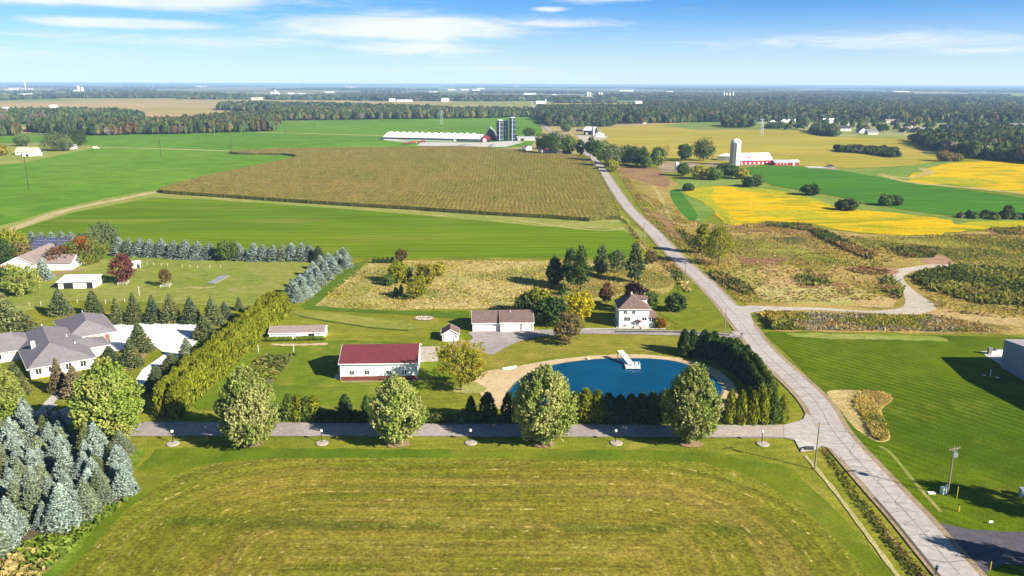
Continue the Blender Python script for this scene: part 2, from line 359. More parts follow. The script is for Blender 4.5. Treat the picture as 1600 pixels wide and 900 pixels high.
t.nt.links.new(t.n('ShaderNodeBump', ins={'Strength': .7, 'Distance': .3, 'Height': n3}).outputs[0], b.inputs['Normal'])
t.n('ShaderNodeOutputMaterial', ins={0: b.outputs[0]})
m_headland = field('hay_headland', (.08, .135, .008), (.145, .17, .012), (.23, .205, .03), s1=.03, s2=.06, s3=1.6, k3=.25, camt=.5)
HAY = [(60, 960), (100, 900), (200, 795), (262, 748), (300, 730), (360, 720), (430, 716), (600, 715), (800, 716), (1000, 719), (1090, 722), (1150, 734), (1200, 759), (1250, 790), (1295, 828), (1335, 870), (1390, 960)]
sheet('mowing_headland', [(-60, 1000), (60, 900), (140, 805), (205, 740), (245, 702), (290, 699), (600, 701), (1000, 703), (1180, 712), (1240, 735), (1330, 820), (1400, 900), (1480, 1000)], m_headland, -1, jit=.4)
sheet('mown_hayfield', HAY, m_hay, 0, jit=.25)
sheet('weedy_verge', [(-160, 960), (-60, 880), (30, 845), (100, 805), (165, 765), (215, 700), (228, 705), (190, 775), (120, 860), (60, 930)], field('lush_weeds', (.09, .165, .012), (.15, .21, .02), (.36, .28, .12), s1=.08, s2=.2, s3=1.5, k3=.4), 0, jit=.4)

# --- fields beyond the houses
sheet('young_crop_field', [(-400, 262), (0, 258), (75, 246), (130, 231), (100, 222), (-60, 224), (-60, 214), (135, 211), (425, 205), (442, 189), (640, 186), (838, 182), (848, 205), (830, 228), (640, 240), (440, 252), (300, 300), (0, 360), (-400, 420)], m_bright, 0)
sheet('harvested_field', [(-500, 236), (0, 226), (150, 214), (-100, 205), (-500, 205)], m_farg, -1)
sheet('grass_strip', [(-200, 405), (30, 345), (110, 322), (245, 297), (330, 300), (450, 311), (640, 322), (850, 334), (968, 338), (985, 352), (990, 372), (700, 346), (450, 326), (300, 312), (100, 345), (30, 362)], m_pale, 1, sm=4)
sheet('green_hay_field', [(-100, 420), (30, 358), (110, 333), (235, 309), (330, 312), (560, 328), (700, 340), (850, 354), (960, 358), (985, 364), (1003, 396), (1005, 402), (540, 402), (300, 400), (0, 410)], m_bright2, 2)
strip('farm_track', [(10, 362), (60, 343), (110, 327), (180, 313), (240, 301), (262, 302)], 6.5, m_dirt, 3, wob=.12)
strip('farm_track', [(262, 306), (330, 310), (450, 317), (640, 330), (780, 338), (900, 346), (965, 350)], 3.0, m_pale, 3, wob=.2)
strip('farm_track', [(800, 342), (860, 352), (900, 357), (950, 360), (975, 356)], 2.0, m_dirt, 3, wob=.25)
strip('farm_lane', [(120, 230), (240, 232), (368, 236), (480, 237)], 7, m_dirt, 2, wob=.1)
strip('farm_lane', [(400, 207), (500, 209), (600, 212)], 9, m_dirt, 2, wob=.2)
sheet('farm_grass', [(-300, 262), (0, 257), (60, 249), (135, 234), (160, 230), (110, 226), (0, 228), (-300, 236)], m_pale, 1, sm=3)

sheet('olive_field', [(905, 213), (950, 200), (1100, 190), (1240, 200), (1300, 213), (1420, 212), (1440, 240), (1480, 250), (1430, 258), (1330, 263), (1250, 258), (1050, 256), (1000, 238)], m_olive, 0)
sheet('pasture', [(1030, 196), (1120, 188), (1240, 190), (1330, 206), (1200, 203), (1090, 203)], m_farg, 1)
sheet('village_green', [(1170, 192), (1260, 186), (1600, 190), (1900, 200), (1900, 214), (1440, 215), (1300, 213), (1240, 200)], field('village_green', (.18, .23, .06), (.30, .29, .13), (.4, .34, .2), s1=.01, s2=.03, s3=.2, k3=.12), 1)
sheet('alfalfa_field', [(1160, 264), (1205, 259), (1300, 265), (1420, 284), (1600, 309), (1800, 338), (1800, 352), (1500, 338), (1380, 322), (1290, 304), (1210, 290), (1180, 276)], m_alf, 3, sm=3)
m_gv = field('green_verge', (.12, .2, .03), (.19, .25, .05), (.28, .25, .1), s1=.02, s2=.06, s3=.7, k3=.2)
sheet('green_verge', [(1040, 300), (1060, 280), (1110, 270), (1160, 265), (1200, 290), (1290, 306), (1380, 324), (1500, 340), (1620, 345), (1900, 352), (1900, 364), (1500, 356), (1280, 334), (1130, 310), (1100, 350), (1075, 340), (1045, 330)], m_gv, 1)
sheet('green_verge', [(1290, 263), (1340, 264), (1420, 259), (1470, 251), (1500, 252), (1460, 262), (1425, 278), (1440, 290), (1600, 308), (1600, 316), (1420, 290), (1300, 268)], m_gv, 1)
sheet('soybean_field', [(1068, 300), (1092, 293), (1140, 292), (1210, 299), (1262, 309), (1300, 324), (1400, 333), (1470, 341), (1505, 352), (1530, 346), (1620, 347), (1700, 352), (1700, 362), (1600, 360), (1520, 360), (1440, 367), (1340, 363), (1260, 349), (1200, 347), (1140, 352), (1118, 335), (1098, 315)], m_yellow, 4, sm=4, jit=2.2)
sheet('soybean_field', [(1418, 279), (1462, 259), (1540, 252), (1700, 258), (1760, 310), (1600, 303), (1510, 291), (1440, 286)], m_yellow, 4, sm=3, jit=3)
m_soyg = field('turning_soy', (.28, .30, .015), (.40, .33, .015), (.16, .23, .02), s1=.03, s2=.08, s3=.8, k3=.3, camt=.8)
for P_ in ([(1070, 300), (1095, 292), (1120, 294), (1112, 305), (1125, 325), (1150, 345), (1140, 352), (1118, 335), (1098, 315)], [(1150, 293), (1210, 297), (1262, 308), (1300, 323), (1270, 317), (1215, 305), (1160, 298)], [(1500, 349), (1560, 345), (1700, 350), (1700, 354), (1600, 353), (1530, 354)], [(1180, 330), (1240, 328), (1300, 338), (1250, 340), (1200, 338)], [(1432, 281), (1470, 276), (1560, 283), (1540, 288), (1470, 286)]):
    sheet('turning_soybeans', P_, m_soyg, 5, sm=3, jit=2.0)
strip('dry_ditch', [(1375, 272), (1400, 280), (1440, 287), (1520, 294), (1620, 305)], 8, m_tan, 5, wob=.5)
strip('dry_ditch', [(1440, 262), (1450, 270), (1420, 278), (1380, 274)], 8, m_tan, 5, wob=.5)

# --- rough ground right of the road
ROUGH = [(955, 262), (1020, 265), (1060, 285), (1050, 310), (1075, 345), (1130, 352), (1200, 349), (1260, 352), (1340, 366), (1440, 369), (1520, 362), (1900, 365), (1900, 535), (1600, 523), (1210, 517), (1190, 497), (1165, 478), (1112, 420), (1050, 350), (1000, 305)]
sheet('rough_ground', ROUGH, m_rough, 2, sm=0, jit=1.2)
sheet('dry_grass', [(968, 262), (1020, 262), (1045, 280), (1040, 293), (1010, 285), (975, 275)], field('brown_weeds', (.22, .12, .07), (.27, .17, .08), (.17, .15, .05), s1=.04, s2=.1, s3=1, k3=.4), 3, sm=3)
sheet('dry_grass', [(1140, 430), (1200, 418), (1260, 440), (1330, 446), (1380, 470), (1370, 478), (1250, 474), (1175, 462)], m_tan, 3, sm=4)
sheet('dry_grass', [(1120, 385), (1150, 370), (1240, 395), (1300, 410), (1280, 425), (1180, 415)], field('olive_weeds', (.25, .2, .045), (.18, .17, .035), (.1, .1, .02), s1=.04, s2=.12, s3=1, k3=.4), 3, sm=4)
sheet('green_weeds', [(1380, 375), (1450, 370), (1600, 372), (1900, 380), (1900, 470), (1650, 480), (1500, 455), (1440, 430), (1500, 420), (1470, 400)], field('green_weeds', (.10, .12, .025), (.16, .16, .03), (.22, .17, .05), s1=.03, s2=.1, s3=1, k3=.4), 3, sm=3)
sheet('green_weeds', [(1046, 300), (1060, 297), (1078, 318), (1090, 338), (1078, 344), (1058, 325)], m_alf, 3, sm=3)
strip('dry_ditch', [(1020, 290), (1030, 305), (1040, 325), (1048, 345), (1060, 350)], 2.5, m_tan, 4, wob=.4)
sheet('gravel_lane', [(1150, 487), (1163, 479), (1180, 478), (1235, 480), (1280, 481), (1350, 486), (1378, 485), (1404, 482), (1414, 474), (1411, 457), (1398, 446), (1386, 436), (1386, 426), (1400, 421), (1420, 418), (1455, 413), (1487, 412), (1486, 416), (1460, 418), (1440, 421), (1420, 427), (1411, 434), (1420, 447), (1440, 463), (1458, 474), (1462, 484), (1450, 490), (1421, 492), (1370, 490), (1280, 485), (1210, 486), (1176, 488), (1168, 494)], m_gravel, 4, sm=3)
sheet('bare_earth', [(1318, 420), (1345, 416), (1400, 421), (1395, 430), (1350, 428)], field('red_earth', (.36, .2, .12), (.28, .17, .1), (.2, .15, .06), s1=.1, s2=.3, s3=2, k3=.35), 4, sm=3, jit=.3)
sheet('bare_earth', [(1440, 404), (1470, 399), (1488, 408), (1484, 413), (1450, 412)], field('red_earth_pit', (.36, .22, .15), (.28, .17, .1), (.2, .15, .06), s1=.1, s2=.3, s3=2, k3=.35), 4, sm=3, jit=.3)
LAWNR = [(1194, 520), (1210, 518), (1600, 527), (1900, 534), (2200, 1000), (1545, 960), (1500, 880), (1457, 812), (1375, 725), (1330, 675), (1292, 620), (1240, 563)]
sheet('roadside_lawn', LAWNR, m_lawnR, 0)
sheet('mown_edge', [(1230, 520), (1300, 521), (1450, 525), (1480, 533), (1400, 531), (1260, 528)], m_pale, 1, sm=3, jit=.5)
m_tuft = field('dry_patch', (.45, .34, .15), (.36, .29, .12), (.2, .19, .05), s1=.1, s2=.3, s3=1.5, k3=.45)
PATCH = [(1292, 613), (1320, 609), (1345, 611), (1380, 613), (1395, 624), (1378, 640), (1384, 660), (1391, 685), (1376, 691), (1358, 684), (1335, 668), (1312, 640)]
sheet('dry_patch', PATCH, m_tuft, 1, sm=4)
strip('mowing_line', [(1375, 697), (1395, 712), (1430, 755), (1470, 800)], .8, m_pale, 2, wob=.2)
strip('mowing_line', [(1258, 712), (1300, 762), (1345, 822), (1395, 890), (1440, 950)], .9, field('beige_line', (.45, .38, .2), (.36, .33, .14), None, s1=.1, s2=.4, s3=2, k3=.2), 2, wob=.3)

for nm_, cols_, polys_ in (
 ('rust_scrub', ((.21, .115, .06), (.27, .16, .08), (.15, .12, .05)), ([(1140, 353), (1200, 350), (1260, 354), (1310, 372), (1270, 374), (1220, 364), (1160, 362)], [(1240, 434), (1262, 428), (1290, 436), (1284, 448), (1250, 450)], [(1372, 438), (1392, 432), (1412, 455), (1404, 468), (1388, 460)], [(1545, 357), (1640, 355), (1700, 362), (1600, 372), (1560, 368)], [(1150, 400), (1185, 404), (1230, 402), (1215, 412), (1170, 414)], [(1300, 440), (1326, 446), (1330, 460), (1306, 456)], [(1018, 330), (1040, 340), (1060, 365), (1048, 368), (1028, 350)])),
 ('dark_scrub', ((.075, .085, .028), (.11, .115, .035), (.17, .13, .05)), ([(1395, 388), (1430, 384), (1465, 390), (1462, 402), (1425, 403), (1400, 398)], [(1262, 433), (1290, 430), (1304, 440), (1285, 446)], [(1210, 372), (1250, 370), (1262, 378), (1230, 382)], [(1105, 425), (1130, 428), (1180, 455), (1170, 462), (1130, 445)], [(1060, 360), (1090, 372), (1120, 400), (1105, 402), (1075, 380)])),
 ('olive_sward', ((.19, .20, .035), (.25, .235, .045), (.16, .15, .04)), ([(1330, 374), (1400, 372), (1480, 376), (1520, 384), (1470, 388), (1390, 384), (1350, 388)], [(1180, 375), (1240, 385), (1300, 398), (1310, 412), (1240, 400), (1190, 392)])),
 ('orange_tan_grass', ((.42, .27, .12), (.38, .29, .13), (.26, .22, .07)), ([(1462, 484), (1520, 486), (1600, 498), (1750, 508), (1750, 520), (1600, 512), (1500, 500), (1440, 496)], [(1180, 418), (1230, 414), (1260, 430), (1235, 448), (1195, 444)], [(1330, 466), (1370, 462), (1400, 470), (1396, 480), (1340, 478)]))):
    mm_ = field(nm_, *cols_, s1=.05, s2=.14, s3=1.2, k3=.45)
    for P_ in polys_: sheet('scrub_patch', P_, mm_, 5, sm=3, jit=1.1)
# --- middle plot
DRYFIELD = [(492, 478), (520, 452), (552, 425), (583, 408), (700, 407), (1000, 408), (1040, 411), (1056, 430), (1050, 452), (1040, 460), (985, 458), (950, 468), (880, 478), (830, 484), (735, 483), (600, 484)]
sheet('dry_meadow', DRYFIELD, m_tan, 1, jit=.6)
sheet('meadow_patch', [(880, 425), (960, 415), (1040, 430), (1045, 448), (985, 455), (900, 470), (850, 468)], field('olive_meadow', (.24, .2, .055), (.17, .17, .035), (.3, .2, .08), s1=.05, s2=.12, s3=1.2, k3=.4), 2, sm=3, jit=.4)
sheet('meadow_patch', [(505, 476), (520, 455), (570, 430), (600, 420), (590, 445), (560, 470), (600, 480), (520, 482)], field('green_meadow', (.22, .23, .05), (.30, .26, .08), (.15, .17, .03), s1=.05, s2=.12, s3=1.2, k3=.35), 2, sm=3)
sheet('mown_path', [(470, 478), (500, 455), (545, 415), (575, 406), (560, 425), (520, 455), (492, 478), (600, 486), (700, 486), (733, 486), (733, 500), (640, 492), (480, 484)], field('dark_path', DKLAWN, (.09, .15, .015), (.15, .19, .03), s1=.05, s2=.1, s3=1.5, k3=.2), 2, sm=0)
sheet('mown_swath', [(462, 486), (520, 489), (580, 497), (640, 505), (656, 511), (640, 515), (590, 512), (520, 502), (468, 493)], field('pale_swath', (.24, .24, .05), (.19, .21, .035), (.3, .27, .1), s1=.05, s2=.1, s3=1.5, k3=.2), 3, sm=4)
strip('mown_edge', [(468, 494), (520, 503), (590, 513), (640, 517)], .9, field('painted_shade_line', DKLAWN, (.09, .13, .02), None, s1=.1, s2=.3), 4, wob=.5)  # dark grass colour paints a line of shade along the swath's lower edge
sheet('yard_lawn', [(420, 545), (520, 532), (690, 540), (735, 560), (690, 600), (660, 610), (560, 640), (420, 650), (380, 640), (300, 632), (380, 560)], field('yard_lawn', (.09, .145, .010), (.145, .185, .016), (.24, .22, .04), s1=.03, s2=.1, s3=1.8, k3=.22, rows=(8, 2.2), rk=.08), 1, sm=4)
sheet('pond_lawn', [(735, 560), (870, 524), (1060, 527), (1080, 545), (1070, 556), (980, 548), (880, 555), (790, 575), (745, 580)], field('pond_lawn', (.16, .17, .018), (.23, .205, .035), (.28, .22, .06), s1=.03, s2=.1, s3=1.8, k3=.25, rows=(3, 2.4), rk=.1), 1, sm=3)
sheet('parking_pad', [(733, 519), (780, 517), (870, 516), (870, 523), (835, 527), (805, 536), (785, 546), (768, 554), (750, 548), (728, 537), (740, 528)], m_asph, 2, sm=3, jit=.1)
sheet('driveway', [(835, 516.5), (900, 515), (960, 515.5), (1060, 517), (1135, 521), (1158, 521), (1166, 529), (1120, 526), (1050, 524), (960, 522), (880, 522), (835, 525)], m_asph, 3, sm=3)
strip('driveway_crown', [(960, 518.5), (1040, 518.8), (1100, 521), (1140, 524)], 1.8, m_asph_new, 4, wob=.3)
strip('walkway', [(880, 514.6), (930, 514), (985, 513.4), (1040, 514.3)], 1.0, m_conc, 4)
sheet('gravel_apron', [(716, 530), (735, 535), (752, 548), (735, 560), (700, 556), (690, 545)], field('brown_gravel', (.36, .28, .2), (.30, .25, .16), (.2, .2, .06), s1=.1, s2=.3, s3=2, k3=.2), 2, sm=3, jit=.3)
sheet('concrete_apron', [(655, 542), (688, 541), (684, 565), (655, 566)], m_gravel, 3)
sheet('beach', [(738, 590), (760, 580), (795, 575), (830, 568), (880, 560.5), (930, 556), (985, 553.5), (1040, 557), (1080, 563.5), (1115, 575), (1140, 593), (1152, 612), (1146, 632), (1120, 645), (1000, 652), (880, 652), (800, 645), (765, 632), (748, 612)], m_sand, 2, sm=4, jit=.15)
sheet('worn_grass', [(708, 608), (735, 598), (755, 602), (758, 612), (730, 616), (712, 613)], m_pale, 3, sm=3, jit=.4)
GARDEN = [(412, 554), (461, 553), (428, 598), (400, 602), (368, 596)]
sheet('garden_bed', GARDEN, m_garden, 3, jit=.3)
strip('bare_path', [(424, 538), (450, 539), (500, 538), (512, 537)], 1.8, m_sand, 3, wob=.4)
strip('bare_path', [(533, 597), (600, 596), (654, 594)], 1.0, m_mulch, 3, wob=.3)
sheet('fence_side_lawn', [(1060, 458), (1058, 430), (1050, 408), (1070, 415), (1100, 455), (1140, 500), (1140, 512), (1060, 508), (1030, 490)], m_lawn, 2, sm=0)

# --- private drive
sheet('private_drive', [(120, 640), (190, 655), (217, 659), (400, 660.5), (800, 663), (1100, 664.5), (1225, 664), (1260, 655), (1310, 690), (1296, 701), (1240, 688), (1225, 684.5), (1000, 683), (600, 682), (208, 681.5), (150, 672), (60, 655)], m_asph, 3, sm=0, jit=.08)
sheet('private_drive_dust', [(1060, 665.5), (1225, 665), (1255, 660), (1290, 688), (1225, 683), (1060, 682)], field('pink_gravel', (.42, .35, .31), (.36, .31, .27), (.3, .25, .22), s1=.1, s2=.4, s3=3, k3=.1), 4, jit=.2)
sheet('culvert_apron', [(1240, 685), (1262, 689), (1284, 697), (1272, 704), (1252, 707)], m_conc, 5)
# --- neighbour's white drive with a grass island
sheet('white_driveway', [(160, 508), (176, 506), (322, 503), (317, 523), (296, 548), (276, 560), (262, 563), (235, 585), (222, 604), (206, 604), (222, 578), (258, 553), (236, 537), (205, 545), (175, 550), (150, 530)], m_white_drive, 3)
strip('garden_path', [(70, 640), (78, 628), (95, 612), (100, 600)], 2.4, m_conc, 3)
strip('garden_path', [(30, 646), (60, 648), (85, 632)], 1.6, m_conc, 3)
sheet('mulch_bed', [(65, 492), (100, 491), (118, 489), (112, 485), (80, 487)], m_mulch, 2, sm=3)
sheet('mulch_bed', [(190, 580), (215, 572), (232, 548), (222, 543), (190, 560)], m_mulch, 4, sm=3)
sheet('paddock', [(-100, 470), (0, 445), (100, 400), (200, 398), (450, 405), (500, 398), (480, 425), (450, 450), (400, 480), (340, 478), (100, 470), (0, 500)], field('paddock', (.17, .21, .035), (.22, .24, .05), (.30, .27, .1), s1=.03, s2=.1, s3=1.5, k3=.2, rows=(35, 4), rk=.06, camt=.7), 1, sm=2)
strip('bare_path', [(66, 440), (85, 430), (105, 424), (130, 421)], 4, m_mulch, 2, wob=.2)
strip('bare_path', [(-20, 420), (10, 414), (25, 412)], 5, m_dirt, 2, wob=.2)
strip('bare_path', [(295, 449), (320, 450), (336, 448)], 1.6, m_dirt, 2, wob=.4)

# --- road
RL = [(900, 1462), (812, 1392), (775, 1360), (725, 1315), (675, 1274), (620, 1244), (550, 1174), (500, 1136), (450, 1094), (400, 1042), (360, 1006), (325, 972), (285, 945.5), (262, 931), (247, 920)]
RR = [(900, 1537), (812, 1457), (775, 1421), (725, 1375), (675, 1330), (620, 1291), (550, 1213), (500, 1173), (450, 1125), (400, 1069), (360, 1029), (325, 992), (285, 962), (262, 946), (247, 932)]
ctr = [(gp(a[1], a[0])+gp(b[1], b[0]))/2 for a, b in zip(RL, RR)]
c0 = ctr[0]+(ctr[0]-ctr[1])*3
far = [gp(890, 222), gp(858, 203), gp(842, 186), gp(836, 173), gp(832, 163), gp(829, 155)]
RC = [v.to_2d() for v in [c0]+ctr+far]
def ribbon(name, C_, w0, w1, mat, layer, kind='structure'):
    P = smooth(C_, 6, False); L = []; Q = []
    for i, p in enumerate(P):
        d = (P[min(i+1, len(P)-1)]-P[max(i-1, 0)]).normalized(); nr = Vector((-d.y, d.x))
        L.append(p+nr*w0); Q.append(p-nr*w1)
    me = bpy.data.meshes.new(name); n = len(P); zl = zlay(layer)
    me.from_pydata([(q.x, q.y, zl) for q in L+Q], [], [(i, n+i, n+i+1, i+1) for i in range(n-1)]); me.materials.append(mat)
    o = link(name, me); o['kind'] = kind; return o, P
ribbon('road_shoulder', RC, 4.2, 4.3, m_shoulder, 5)
rd, RP = ribbon('road', RC, 3.05, 3.05, m_road, 7)
# expansion joints, centre seam and sealed cracks: thin tar lines lying on the slabs
cum = [0]
for a, b in zip(RP, RP[1:]): cum.append(cum[-1]+(b-a).length)
def road_at(s, off):
    for i in range(len(RP)-1):
        if cum[i+1] >= s:
            d = (RP[i+1]-RP[i]).normalized(); p = RP[i]+d*(s-cum[i]); return p+Vector((-d.y, d.x))*off
    return RP[-1]
def tar(pts, w_, z):
    mb = MB()
    for a, b in zip(pts, pts[1:]):
        d = (b-a).normalized(); nr = Vector((-d.y, d.x))*w_/2
        mb.add([(a.x-nr.x, a.y-nr.y, z), (b.x-nr.x, b.y-nr.y, z), (b.x+nr.x, b.y+nr.y, z), (a.x+nr.x, a.y+nr.y, z)], [(0, 1, 2, 3)])
    return mb
s = cum[6]+2; k = 0; zj = rd.data.vertices[0].co.z+.005
tl = MB()
while s < cum[-1]*.42:
    full = random.random() < .75; a0, a1 = (-3.0, 3.0) if full else random.choice([(-3, .1), (-.1, 3)])
    n_ = 7; wob = random.choice([.05, .12, .3]); ph = random.random()*6
    pts = [road_at(s+wob*math.sin(ph+j*1.1)+random.uniform(-.06, .06), a0+(a1-a0)*j/(n_-1)) for j in range(n_)]
    m_ = tar(pts, random.choice([.05, .07, .10, .14]), zj); o = m_.build('road_joint', m_crack, rd)
    s += random.choice([1.8, 3.2, 4.6, 6.0, 6.4])
cs = [road_at(x, .05*math.sin(x*.7)+random.uniform(-.05, .05)) for x in np.arange(cum[6], cum[-1]*.5, 1.5)]
tar(cs, .09, zj+.003).build('centre_seam', m_crack, rd)
for (s0, off, L, sg) in ((cum[8]+1, -.3, 4, 1), (cum[7], -1.5, 5, -1), (cum[10], .5, 4, 1), (cum[12]+3, -1.2, 6, 1), (cum[20], .8, 8, -1), (cum[24], -1, 9, 1)):
    pts = [road_at(s0+L*j/9, off+sg*1.6*math.sin(j*.45)+random.uniform(-.12, .12)) for j in range(10)]
    tar(pts, .07, zj+.006).build('sealed_crack', m_crack, rd)
# left lower kerb line of gravel and dark washed edge
ed = [road_at(x, 3.35) for x in np.arange(0, cum[19], 3.)]
tar(ed, .35, zj-.008).build('washed_edge', pbr('dark_edge', (.09, .075, .06), .9), rd)
# junction flares
sheet('road_junction', [(1225, 664.5), (1243, 661), (1255, 655), (1259, 646), (1300, 668), (1330, 700), (1310, 716), (1298, 702), (1284, 697), (1262, 690), (1240, 685.5), (1225, 684)], m_road, 6, sm=0)
sheet('road_junction', [(1126, 466), (1146, 477), (1165, 479), (1185, 479), (1190, 486), (1172, 490), (1178, 508), (1150, 500)], m_road, 6, sm=2)
sheet('road_junction', [(1140, 518), (1162, 520), (1176, 530), (1186, 536), (1150, 524)], m_road, 6, sm=0)
sheet('asphalt_entrance', [(1440, 806), (1458, 814), (1478, 820), (1510, 827), (1560, 831), (1640, 833), (1900, 838), (1900, 900), (1700, 892), (1600, 884), (1568, 882), (1548, 890), (1536, 902), (1480, 850)], m_asph_new, 4, sm=0, jit=.05)

# --- pond
m_water, t = newmat('pond_water')
co = t.n('ShaderNodeTexCoord').outputs['Object']
c = t.mix(t.ramp(t.noise(co, .05, 3), .35, .65), (.0008, .050, .118), (.001, .066, .14))
b = t.n('ShaderNodeBsdfPrincipled', ins={'Base Color': c, 'Roughness': .10, 'Specular IOR Level': .07, 'IOR': 1.33})
t.nt.links.new(t.n('ShaderNodeBump', ins={'Strength': .12, 'Distance': .05, 'Height': t.noise(co, 1.6, 4, .6)}).outputs[0], b.inputs['Normal'])
t.n('ShaderNodeOutputMaterial', ins={0: b.outputs[0]})
WATER = [(795, 620), (803, 603), (822, 588), (850, 576), (880, 568), (930, 562), (985, 560.5), (1030, 562), (1062, 567), (1090, 577), (1112, 590), (1128, 606), (1120, 624), (1090, 636), (1000, 644), (880, 645), (815, 638)]
sheet('pond', WATER, m_water, 5, sm=5)
wet = ground_pts(WATER, 5); cen = sum(wet, Vector((0, 0)))/len(wet)
sheet('wet_sand', None, field('wet_sand', (.2, .17, .11), (.16, .15, .1), None, s1=.2, s2=.5, k3=.1), 4, world=[cen+(p-cen)*1.02 for p in wet])
# ================================================================== FOLIAGE
BARK = pbr('bark', (.16, .12, .09), .95, .1, var=.3, vs=2.5)
BARKD = pbr('dark_bark', (.09, .075, .06), .95, .1, var=.3, vs=2.5)
def unit(n):
    v = rng.normal(size=(n, 3)); return v/np.linalg.norm(v, axis=1)[:, None]
def leafquads(C, Nrm, size, asp=1.6, tilt=None):
    """diamond leaves at C with normals Nrm"""
    n = len(C); a = np.cross(Nrm, unit(n) if tilt is None else tilt); a /= (np.linalg.norm(a, axis=1)[:, None]+1e-9); b = np.cross(Nrm, a)
    s_ = np.asarray(size).reshape(-1, 1)*np.ones((n, 1))
    b = b*s_*.5*asp; a = a*s_*.5
    return np.stack([C-b, C+a, C+b, C-a], 1)
def crown_leaves(h, r, n, leaf, shape='oval', base=.12, clumps=60, spread=.2, upb=.35, seed=0, gaps=0.0, sprig=True):
    """leaf quads in sprigs gathered in clumps over a crown of height h, radius r"""
    global rng
    rng = np.random.default_rng(seed)
    cz = (1+base)/2*h; hz_ = (1-base)/2*h
    u = unit(clumps*3)
    rad = rng.uniform(.55, 1.0, len(u))**.7
    K = u*rad[:, None]
    if shape == 'oval': K[:, :2] *= 1.0; prof = np.where(K[:, 2] > -.25, 1-.40*np.clip(K[:, 2]+.25, 0, 2)**1.3, 1-.25*np.abs(K[:, 2]+.25)); K[:, :2] *= prof[:, None]
    if shape == 'round': pass
    if shape == 'cone': f = 1-np.clip((K[:, 2]+1)/2, 0, 1)*.75; K[:, :2] *= f[:, None]
    if shape == 'vase': f = .45+.6*np.clip((K[:, 2]+1)/2, 0, 1)**.7; K[:, :2] *= f[:, None]
    if shape == 'open': K = K*(rng.uniform(.75, 1.15, len(K))[:, None])
    K = K[:clumps]
    if gaps: K = K[rng.uniform(size=len(K)) > gaps]
    K = K*np.array([r, r, hz_])*(1-spread*.5)+np.array([0, 0, cz])
    per = 9 if sprig else 1; m = max(1, n//per)
    ci = rng.integers(0, len(K), m)
    cs = r*spread*rng.uniform(.7, 1.3, len(K))[ci]
    P = K[ci]+unit(m)*cs[:, None]*rng.uniform(.25, 1, m)[:, None]**.5*np.array([1.0, 1.0, .85])
    out = P-np.array([0, 0, cz-.15*hz_]); out /= (np.linalg.norm(out, axis=1)[:, None]+1e-6)
    if sprig:
        ax = out*.7+np.array([0, 0, upb])+unit(m)*.35; ax /= np.linalg.norm(ax, axis=1)[:, None]
        L = leaf*3.2
        tt = (np.arange(per)/per)[None, :, None]
        C = P[:, None, :]+ax[:, None, :]*L*tt+rng.normal(size=(m, per, 3))*leaf*.38*(1.15-tt)
        N_ = out[:, None, :]*.6+rng.normal(size=(m, per, 3))*.7+np.array([0, 0, .35])
        C = C.reshape(-1, 3); N_ = N_.reshape(-1, 3)
    else:
        C = P; N_ = out*.8+rng.normal(size=(m, 3))*.6+np.array([0, 0, .3])
    N_ /= np.linalg.norm(N_, axis=1)[:, None]
    ok = C[:, 2] > max(base*h*.55, .35)
    C = C[ok]; N_ = N_[ok]
    return leafquads(C, N_, leaf*rng.uniform(.7, 1.3, len(C)))
def trunk_mesh(name, h, r, mat, limbs=7, crown_r=3.0, seed=0, z0=.25, z1=.75):
    random.seed(seed); mb = MB()
    mb.bar((0, 0, -.3), (r*.4, 0, h*.35), r, r*.75, 8); mb.bar((r*.4, 0, h*.34), (0, 0, h*.8), r*.75, r*.15, 8)
    for i in range(limbs):
        a = i*2.4+random.random(); z = h*(z0+(z1-z0)*.5*i/limbs); L = crown_r*random.uniform(.6, .85)
        p1 = (math.cos(a)*L*.5, math.sin(a)*L*.5, z+L*.55); p2 = (math.cos(a+.3)*L, math.sin(a+.3)*L, min(z+L*1.1, h*.93))
        mb.bar((0, 0, z), p1, r*.42, r*.28, 5); mb.bar(p1, p2, r*.28, r*.08, 5)
    return mb.mesh(name, mat)
